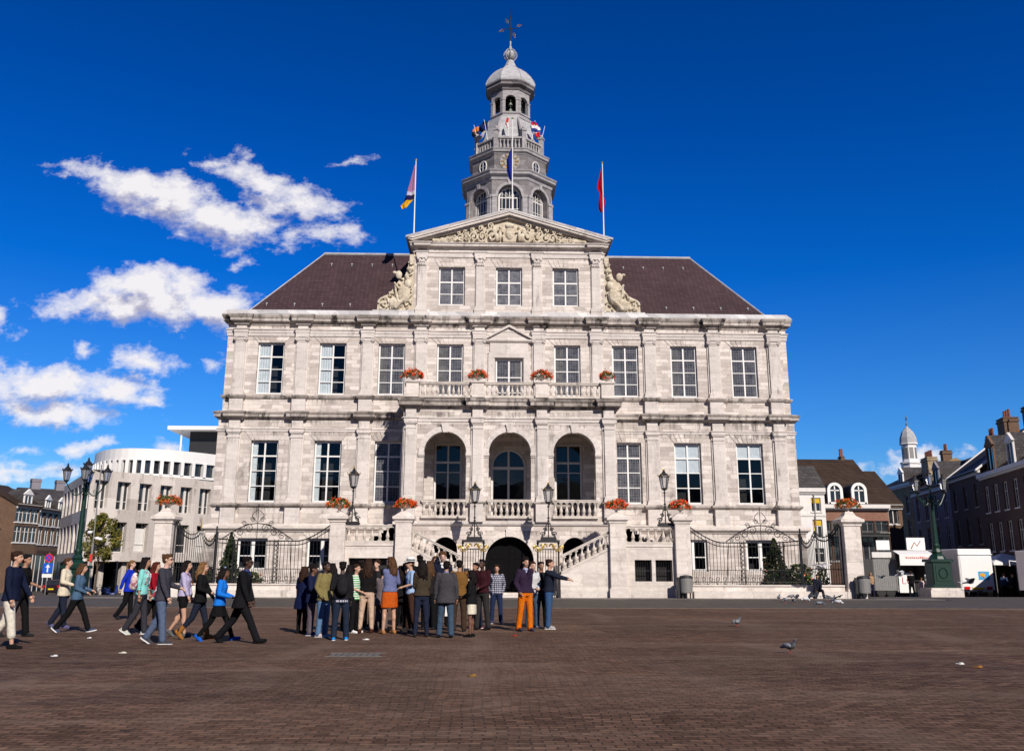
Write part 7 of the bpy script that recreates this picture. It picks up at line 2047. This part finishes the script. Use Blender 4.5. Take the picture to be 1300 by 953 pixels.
person(431,812,195,'boy in black jacket, black backpack and navy trousers with bright blue sneakers',(.014,.014,.016),(.016,.024,.045),'dark',('short','black'),head_y=713,toptype='jacket',topz=.92,arms=('strap','hang'),shoes=(.01,.22,.60),sole=W_,hem='check',extra=backpack((.016,.016,.018)))
person(441,799,170,'girl in black coat between the backpack boy and the green striped shirt',BLK,BLK,'brown',('long','black'),head_y=717,female=True,arms=('belly','belly'),toptype='coat')
person(449,803,60,'person in green and white striped shirt in the middle of the crowd',  'stripe',BLK,'light',('short','dbrown'),head_y=716,arms=('low','belly'),sleeve=.4,topz=.84,shoes=W_)
person(456,796,180,'tall dark haired person in black behind the woman with brown boots',BLK,BLK,'dark',('curly','black'),head_y=712,toptype='jacket')
person(464,803,185,'long haired woman in black jacket, beige trousers and tall brown boots',(.010,.009,.010),(.50,.36,.27),'light',('long','dbrown'),head_y=709,female=True,arms=('belly','belly'),toptype='jacket',topz=.96,bot='slim',boots=((.055,.018,.010),.85))
person(476,795,-20,'dark haired man in black facing out of the crowd left of the orange skirt',(.02,.018,.02),GREY,'pale',('curly','dbrown'),head_y=711,arms=('belly','hang'),toptype='jacket')
person(493,804,215,'woman in grey blue sweater, short orange skirt and sunglasses',(.13,.15,.29),(.46,.085,.012),'light',('long','brown'),head_y=707,female=True,arms=('cross','bend'),topz=.95,bot='skirt',shoes=(.35,.16,.06),extra=glasses,look=40)
person(484,799,160,'person in grey coat holding a coat behind the orange skirt',(.15,.12,.13),(.12,.10,.10),'light',('short','black'),head_y=722,arms=('belly','belly'),toptype='coat',topz=.68)
person(507,800,175,'black haired girl in black coat right of the orange skirt',(.010,.010,.011),BLK,'brown',('long','black'),head_y=718,female=True,arms=('belly','belly'),toptype='coat',topz=.76)
person(513,794,190,'dark haired person in black at the back of the crowd beside the hat',BLK,BLK,'dark',('curly','black'),head_y=715,toptype='jacket')
person(520,801,-70,'man in white hat, pale blue shirt and brown trousers',(.30,.42,.62),(.05,.025,.018),'light',('short','brown'),head_y=710,arms=('bend','hang'),sleeve=.5,topz=.9,extra=hat)
person(534,808,185,'woman in olive brown jacket and navy jeans seen from behind',(.050,.038,.026),(.016,.02,.04),'brown',('long','black'),head_y=711,female=True,arms=('belly','belly'),toptype='jacket',topz=.93,bot='slim',shoes=(.02,.02,.02))
person(531,793,180,'tall person with high bun behind the woman in olive',BLK,BLK,'dark',('bun','black'),head_y=705,female=True,toptype='coat')
person(544,799,170,'girl with wavy brown hair and black coat left of the grey blazer',(.018,.014,.015),BLK,'light',('long_curly','brown'),head_y=712,female=True,arms=('belly','belly'),toptype='coat')
person(551,794,20,'red cheeked girl with auburn hair facing out of the crowd',(.02,.02,.03),DJEAN,'pale',('wavy','brown'),head_y=706,female=True,toptype='jacket')
person(560,795,10,'tall brown haired youth in dark suit and white shirt facing out of the crowd',(.012,.014,.03),BLK,'pale',('curly','brown'),head_y=701,toptype='jacket',collar=W_)
person(565,809,178,'man in grey blazer and blue jeans with his back to the camera',(.050,.048,.055),(.045,.075,.12),'tan',('short','black'),head_y=712,arms=('side','side'),toptype='coat',topz=.78,collar=(.10,.16,.35),shoes=BLK)
person(582,801,172,'man in ochre brown suede jacket behind the woman in cream skirt',(.17,.085,.025),(.05,.03,.02),'tan',('short','black'),head_y=711,arms=('hang','belly'),toptype='jacket',topz=.86,extra=carrier('white carrier bag with red mark held beside the grey blazer','white',0))
person(598,808,-105,'woman in black coat, cream skirt and black tights in profile',(.011,.011,.012),(.66,.62,.50),'brown',('wavy','black'),head_y=724,female=True,arms=('belly','low'),toptype='coat',topz=.86,bot='skirt',shoes=BLK)
person(604,797,-50,'youth in blue jacket half hidden behind the man in maroon',(.02,.05,.14),DJEAN,'tan',('short','black'),head_y=714,arms=('belly','belly'),toptype='jacket',shoes=(.4,.05,.12),sole=W_)
person(612,799,-30,'man in dark maroon jacket and charcoal trousers facing left',(.035,.010,.014),(.03,.028,.03),'dark',('short','black'),head_y=710,arms=('belly','belly'),toptype='jacket',topz=.92,shoes=BLK)
person(630,791,3,'boy in blue checked shirt and jeans facing the camera, hands behind him','check',(.018,.028,.07),'light',('short','dbrown'),head_y=717,arms=((.20,.06,.92),(.20,.06,.92)),topz=.88,shoes=(.06,.06,.1),sole=W_)
person(676,797,30,'person in white shirt and blue jeans hidden behind the orange trousers',(.5,.5,.52),JEAN,'pale',('short','dbrown'),head_y=713,arms=('belly','belly'),shoes=W_)
person(667,801,25,'man in plum sweater and bright orange trousers with his hand at his chin',(.030,.018,.040),(.60,.14,.008),'light',('curly','black'),head_y=708,arms=('face','pocket'),toptype='jacket',topz=.92,collar=(.35,.4,.6),shoes=(.03,.035,.07))
person(687,796,20,'youth in black between the orange trousers and the pointing man',(.012,.012,.014),BLK,'tan',('short','black'),head_y=713,arms=('pocket','belly'),toptype='jacket')
person(697,798,75,'man in dark jacket and blue jeans pointing to the right',(.014,.018,.032),(.035,.08,.18),'light',('short','dbrown'),head_y=710,arms=('point','point'),toptype='jacket',topz=.93,shoes=(.35,.34,.33),sole=W_)
# others on the square
person(1026,757,-12,'seated man in dark coat on the low wall feeding the pigeons',(.016,.018,.03),(.02,.02,.026),'light',('short','brown'),H=1.68,pose='sit',arms=('lap','lap'),toptype='coat',topz=.86,shoes=BLK,loc=(15.95,-6.12,.0),group=None,lean=.18)
og = 'people by the market stalls'
def far(px, Yv): p = at(px,740,Yv); return (p.x,Yv,gz(p.x,Yv))
person(0,0,-10,'woman in tan top and dark trousers left of the grey trailer',(.35,.22,.12),(.02,.02,.05),'light',('wavy','lbrown'),H=1.62,loc=far(1106,9),female=True,arms=('belly','belly'),group=og,vox=.022)
person(0,0,150,'person in black standing at the open food stall',BLK,BLK,'tan',('short','dbrown'),H=1.75,loc=far(1157,10.5),arms=('belly','belly'),toptype='coat',group=og,vox=.022)
person(0,0,185,'child in pale pink and red beside the white jacket',(.6,.45,.45),(.5,.12,.10),'pale',('short','blond'),H=1.3,loc=far(1170,10.2),group=og,vox=.022)
person(0,0,-40,'man in white jacket and jeans next to the lamp plinth',(.68,.68,.66),DJEAN,'light',('short','brown'),H=1.78,loc=far(1179,9.5),toptype='coat',topz=.8,arms=('belly','belly'),group=og,vox=.022)
person(0,0,160,'dark dressed person under the white canopy',(.03,.05,.11),BLK,'tan',('short','black'),H=1.75,loc=far(1275,14.2),toptype='jacket',group=og,vox=.022)
person(0,0,20,'shopper in dark clothes at the right end of the canopy stall',(.02,.02,.03),BLK,'light',('short','brown'),H=1.7,loc=far(1286,13.5),toptype='jacket',group=og,vox=.022)

# ---------------------------------------------------------------- pigeons
def pigeon(loc, rz, label, white=False, fly=0, tilt=0, peck=False):
    t = empty('pigeon', label, 'pigeon', loc, rz, 'pigeons around the seated man')
    c = (.62,.62,.64) if white else (.10,.11,.13)
    b = MB()                                          # forward = -y
    b.ball((0,0,.13), (.055,.11,.062), 10, 8); b.ball((0,-.07,.15), (.045,.055,.055), 9, 7)
    hd = (0,-.13,.235) if not peck else (0,-.17,.09)
    b.tube([(0,-.08,.16),((hd[0]),hd[1]+.01,hd[2]-.02)], [.042,.026], 8); b.ball(hd, (.026,.032,.027), 9, 7)
    b.tube([(0,.06,.13),(0,.14,.11),(0,.20,.10)], [.045,.03,.028], 6)
    if fly:
        for s in (1,-1):
            z1 = .13+fly*.13
            b.add([(s*.03,-.06,.15),(s*.17,-.10,z1),(s*.36,-.01,z1+fly*.06),(s*.30,.07,z1+fly*.04),(s*.14,.08,z1-.01),(s*.03,.06,.15),
                   (s*.03,-.06,.12),(s*.17,-.10,z1-.02),(s*.36,-.01,z1+fly*.06-.012),(s*.30,.07,z1+fly*.04-.012),(s*.14,.08,z1-.03),(s*.03,.06,.12)],
                  [(0,1,2,3,4,5),(11,10,9,8,7,6),(0,6,7,1),(1,7,8,2),(2,8,9,3),(3,9,10,4),(4,10,11,5)])
    o = remesh_later(b, 'body', col(c, .6), t, .008, 1)
    if not fly:
        b = MB()
        for s in (1,-1): b.ball((s*.045,.03,.14), (.018,.10,.042), 8, 6)
        b.build('wing', col((.62,.62,.64) if white else (.22,.24,.27), .6), t, True)
    b = MB(); b.tube([(hd[0],hd[1]-.025,hd[2]),(hd[0],hd[1]-.052,hd[2]-.01)], [.008,.003], 5); b.build('beak', col((.12,.1,.1), .5), t)
    if not fly:
        for s in (1,-1):
            b = MB(); b.tube([(s*.022,.0,.09),(s*.022,.005,.012)], .006, 5)
            for a in (-.5,0,.5): b.tube([(s*.022,.005,.008),(s*.022+.035*math.sin(a),-.03*math.cos(a),.006)], .005, 4)
            b.build('leg', col((.35,.09,.08), .6), t)
    t.rotation_euler.x = tilt
    return t
PG = [(936,795,2.2,'dark pigeon with pale belly standing alone left on the open paving',0,0),(1003,829,.6,'grey pigeon standing nearest the camera with neck raised',0,0),
 (980,757,1.2,'dark pigeon at the foot of the right low wall',0,1),(989,762,2.6,'grey pigeon leftmost of the flock before the seated man',0,0),(997,765,-.9,'grey pigeon pecking near the left of the flock',0,1),
 (1005,761,1.6,'grey pigeon with pale back in the thick of the flock',0,1),(1008,766,-.2,'grey pigeon in front of the flock, head down',0,1),(1013,760,3.0,'grey pigeon behind the flock at the wall foot',0,0),
 (1023,764,1.8,'white pigeon pecking at the feet of the seated man',1,1),(1033,761,.4,'grey pigeon beside the shoes of the seated man',0,0),(1041,770,1.4,'small dark pigeon apart in front of the flock',0,1),
 (1046,760,2.0,'grey and white pigeon right of the seated man',1,1),(1052,762,-1.2,'grey pigeon next to the white one, right of the seated man',0,1),(1064,768,1.0,'white winged pigeon at the right of the flock',1,1),
 (1067,760,2.9,'upright grey pigeon near the right litter bin',0,0),(1074,758,-.6,'pale pigeon nearest the right litter bin',1,0)]
for px, py, rz, lab, wh, pk in PG:
    p = ground_at(px, py); t = pigeon((p.x,p.y,p.z+.022 if p.y > -7.7 else p.z+.0), rz, lab, bool(wh), peck=bool(pk)); t.scale = (1.0 if py > 780 else 1.2,)*3
for px, py, Yv, rz, lab, wh, fl, s_ in ((1043,723,-7,.4,'white pigeon flying above the seated man',1,.4,1.9),(1058,762,-10,2.4,'black and white pigeon landing with spread wings before the right bin',0,.8,1.4),
   (1119,733,-8,1.9,'dark pigeon flying in front of the grey trailer',0,.5,1.0),(1143,731,-8,.9,'white pigeon flying before the open stall',1,.9,1.3),(1232,741,-9,1.4,'dark pigeon flying low in front of the white trailer',0,.7,1.5),(1222,740,-6,2.0,'small white pigeon flying at the left edge of the white trailer',1,.3,.9)):
    p = at(px,py,Yv); t = pigeon((p.x,Yv,p.z-.1), rz, lab, bool(wh), fly=fl); t.scale = (s_,)*3; t['group'] = 'pigeons in flight'
# ---------------------------------------------------------------- sky, sun, camera
SUN_AZ, SUN_EL = R(157), R(34)
w = bpy.data.worlds.new('World'); SC.world = w; w.use_nodes = True
nt = w.node_tree; nt.nodes.clear()
wo = N(nt, 'OutputWorld'); bg = N(nt, 'Background'); L(nt, bg.outputs[0], wo.inputs[0]); bg.inputs[1].default_value = .1
sky = N(nt, 'TexSky'); sky.sky_type = 'NISHITA'; sky.sun_disc = False; sky.sun_elevation = SUN_EL; sky.sun_rotation = SUN_AZ
sky.air_density = 1.0; sky.dust_density = .3; sky.ozone_density = 3.0
tc = N(nt, 'TexCoord'); sep = N(nt, 'SeparateXYZ'); L(nt, tc.outputs['Generated'], sep.inputs[0])
# polarised deep blue overhead, paler at the horizon
tint = ramp(nt, sep.outputs[2], [(0.0,(.60,.82,1.08)),(.12,(.20,.60,1.12)),(.30,(.01,.42,1.12)),(.45,(.0,.33,.98)),(.66,(.0,.26,.76))])
blue = mixc(nt, 1.0, sky.outputs[0], tint, 'MULTIPLY')
# clouds: placed by compass direction and height
blue = mixc(nt, 1.0, blue, ramp(nt, math_(nt, 'MULTIPLY_ADD', sep.outputs[1], .5, .5), [(.35,(.42,.42,.42)),(.55,(1,1,1))]), 'MULTIPLY')
g = bpy.data.node_groups.new('cloud_density', 'ShaderNodeTree')
g.interface.new_socket('Vector', in_out='INPUT', socket_type='NodeSocketVector'); g.interface.new_socket('Density', in_out='OUTPUT', socket_type='NodeSocketFloat')
gi = g.nodes.new('NodeGroupInput'); go = g.nodes.new('NodeGroupOutput')
wn = N(g, 'TexNoise', Scale=16, Detail=5, Roughness=.6); L(g, gi.outputs[0], wn.inputs['Vector'])
ws = g.nodes.new('ShaderNodeVectorMath'); ws.operation = 'MULTIPLY_ADD'; L(g, wn.outputs[1], ws.inputs[0]); ws.inputs[1].default_value = (.085,.06,0); 
sb_ = g.nodes.new('ShaderNodeVectorMath'); sb_.operation = 'SUBTRACT'; L(g, gi.outputs[0], sb_.inputs[0]); sb_.inputs[1].default_value = (.042,.03,0)
L(g, sb_.outputs[0], ws.inputs[2])
CL = [(128,222,62,15,8,.9),(205,250,100,30,17,1.15),(290,284,82,26,8,1.15),(335,232,75,22,24,1.0),(275,208,42,9,14,.6),(398,268,62,20,8,1.0),(418,300,50,15,2,.8),(450,206,30,8,-12,.75),
      (175,388,120,24,2,1.2),(195,368,70,30,0,1.25),(275,392,60,24,4,1.2),(107,443,24,15,5,.8),(180,455,44,18,3,.9),(302,336,20,10,5,.6),(2,408,42,20,5,.9),
      (55,488,110,26,3,1.15),(140,494,52,22,4,1.1),(60,522,95,20,4,1.0),(192,508,15,8,0,.7),(108,571,42,13,-6,.85),(30,600,85,15,2,.75),(45,572,22,8,0,.6),(272,455,22,14,-35,.6),
      (1165,584,110,13,-8,.72),(1020,588,30,12,5,.6),(215,568,30,13,0,.5)]
acc = None
for cx, cy, rx, ry, rot, wt in CL:
    d = _F*CF + _R*(cx-650) - _U*(cy-431.5); px_, pz_ = d.x/d.y, d.z/d.y
    k = 1/(CF*math.cos(CPITCH))*(1+.0*rx)
    sx = 1.45*rx*k*1.06; sy = 1.45*ry*k*(1+pz_*.25)
    mp = g.nodes.new('ShaderNodeMapping'); mp.vector_type = 'TEXTURE'
    mp.inputs['Location'].default_value = (px_, pz_, 0); mp.inputs['Rotation'].default_value = (0,0,-R(rot)); mp.inputs['Scale'].default_value = (sx, sy, 1)
    L(g, ws.outputs[0], mp.inputs[0])
    ln = g.nodes.new('ShaderNodeVectorMath'); ln.operation = 'LENGTH'; L(g, mp.outputs[0], ln.inputs[0])
    v = math_(g, 'MULTIPLY_ADD', ln.outputs['Value'], -wt, wt)
    if acc is None: acc = v
    else:
        m_ = g.nodes.new('ShaderNodeMath'); m_.operation = 'SMOOTH_MAX'; L(g, acc, m_.inputs[0]); L(g, v, m_.inputs[1]); m_.inputs[2].default_value = .12; acc = m_.outputs[0]
dn = N(g, 'TexNoise', Scale=24, Detail=11, Roughness=.66); 
mpp = g.nodes.new('ShaderNodeMapping'); mpp.inputs['Scale'].default_value = (1,1.5,1); L(g, gi.outputs[0], mpp.inputs[0]); L(g, mpp.outputs[0], dn.inputs['Vector'])
dd = math_(g, 'MULTIPLY_ADD', dn.outputs[0], 1.8, -1.16)
L(g, math_(g, 'ADD', acc, dd), go.inputs[0])
yy = math_(nt, 'MAXIMUM', sep.outputs[1], .02)
cb = N(nt, 'CombineXYZ'); L(nt, math_(nt, 'DIVIDE', sep.outputs[0], yy), cb.inputs[0]); L(nt, math_(nt, 'DIVIDE', sep.outputs[2], yy), cb.inputs[1])
def dens(v):
    n = nt.nodes.new('ShaderNodeGroup'); n.node_tree = g; L(nt, v, n.inputs[0]); return n.outputs[0]
up = nt.nodes.new('ShaderNodeVectorMath'); up.operation = 'ADD'; L(nt, cb.outputs[0], up.inputs[0]); up.inputs[1].default_value = (.008,.020,0)
d0, d1 = dens(cb.outputs[0]), dens(up.outputs[0])
front = math_(nt, 'GREATER_THAN', sep.outputs[1], .15)
al = math_(nt, 'MULTIPLY', ramp(nt, d0, [(0.0,(0,0,0)),(.12,(.16,.16,.16)),(.32,(.6,.6,.6)),(.62,(.96,.96,.96))]), front)
sh = ramp(nt, math_(nt, 'MULTIPLY_ADD', d1, .55, math_(nt, 'MULTIPLY', math_(nt,'SUBTRACT',d1,d0), 1.0)), [(.10,(1,1,1)),(.78,(0,0,0))])
ccol = mixc(nt, sh, (4.2,4.15,5.5), (8.9,8.6,8.7))
# broken clouds behind the viewer, which the windows mirror
bn = N(nt, 'TexNoise', Scale=3.2, Detail=7, Roughness=.6)
mp = nt.nodes.new('ShaderNodeMapping'); mp.inputs['Scale'].default_value = (1,1,2.4); L(nt, tc.outputs['Generated'], mp.inputs[0]); L(nt, mp.outputs[0], bn.inputs['Vector'])
al2 = math_(nt, 'MULTIPLY', ramp(nt, bn.outputs[0], [(.60,(0,0,0)),(.72,(.8,.8,.8))]), math_(nt, 'LESS_THAN', sep.outputs[1], -.1))
c = mixc(nt, al, blue, ccol); c = mixc(nt, al2, c, (5.5,5.5,6.0))
L(nt, c, bg.inputs[0])

sun = bpy.data.lights.new('sun', 'SUN'); sun.energy = 4.9; sun.angle = R(.53); sun.color = (1.0,.915,.82)
so = bpy.data.objects.new('sun', sun); C.objects.link(so)
sd = Vector((math.sin(SUN_AZ)*math.cos(SUN_EL), math.cos(SUN_AZ)*math.cos(SUN_EL), math.sin(SUN_EL)))
so.rotation_euler = sd.to_track_quat('Z', 'Y').to_euler(); so.location = sd*80

cam = bpy.data.cameras.new('camera'); co_ = bpy.data.objects.new('camera', cam); C.objects.link(co_)
cam.sensor_width = 36; cam.lens = 36*CF/1300; cam.shift_y = -(476.5-431.5)/1300; cam.clip_start = .1; cam.clip_end = 3000
Mx = Matrix((( _R.x,_U.x,-_F.x,CPOS.x),(_R.y,_U.y,-_F.y,CPOS.y),(_R.z,_U.z,-_F.z,CPOS.z),(0,0,0,1)))
co_.matrix_world = Mx
SC.camera = co_
vs_ = SC.view_settings; vs_.view_transform = 'Standard'; vs_.look = 'None'; vs_.exposure = .08; vs_.gamma = 1; vs_.use_curve_mapping = False
SC.render.engine = 'CYCLES'
cy = SC.cycles; cy.use_denoising = True; cy.max_bounces = 5; cy.diffuse_bounces = 3; cy.glossy_bounces = 3; cy.transparent_max_bounces = 10; cy.caustics_reflective = False; cy.caustics_refractive = False; cy.use_adaptive_sampling = True
flush_remesh()
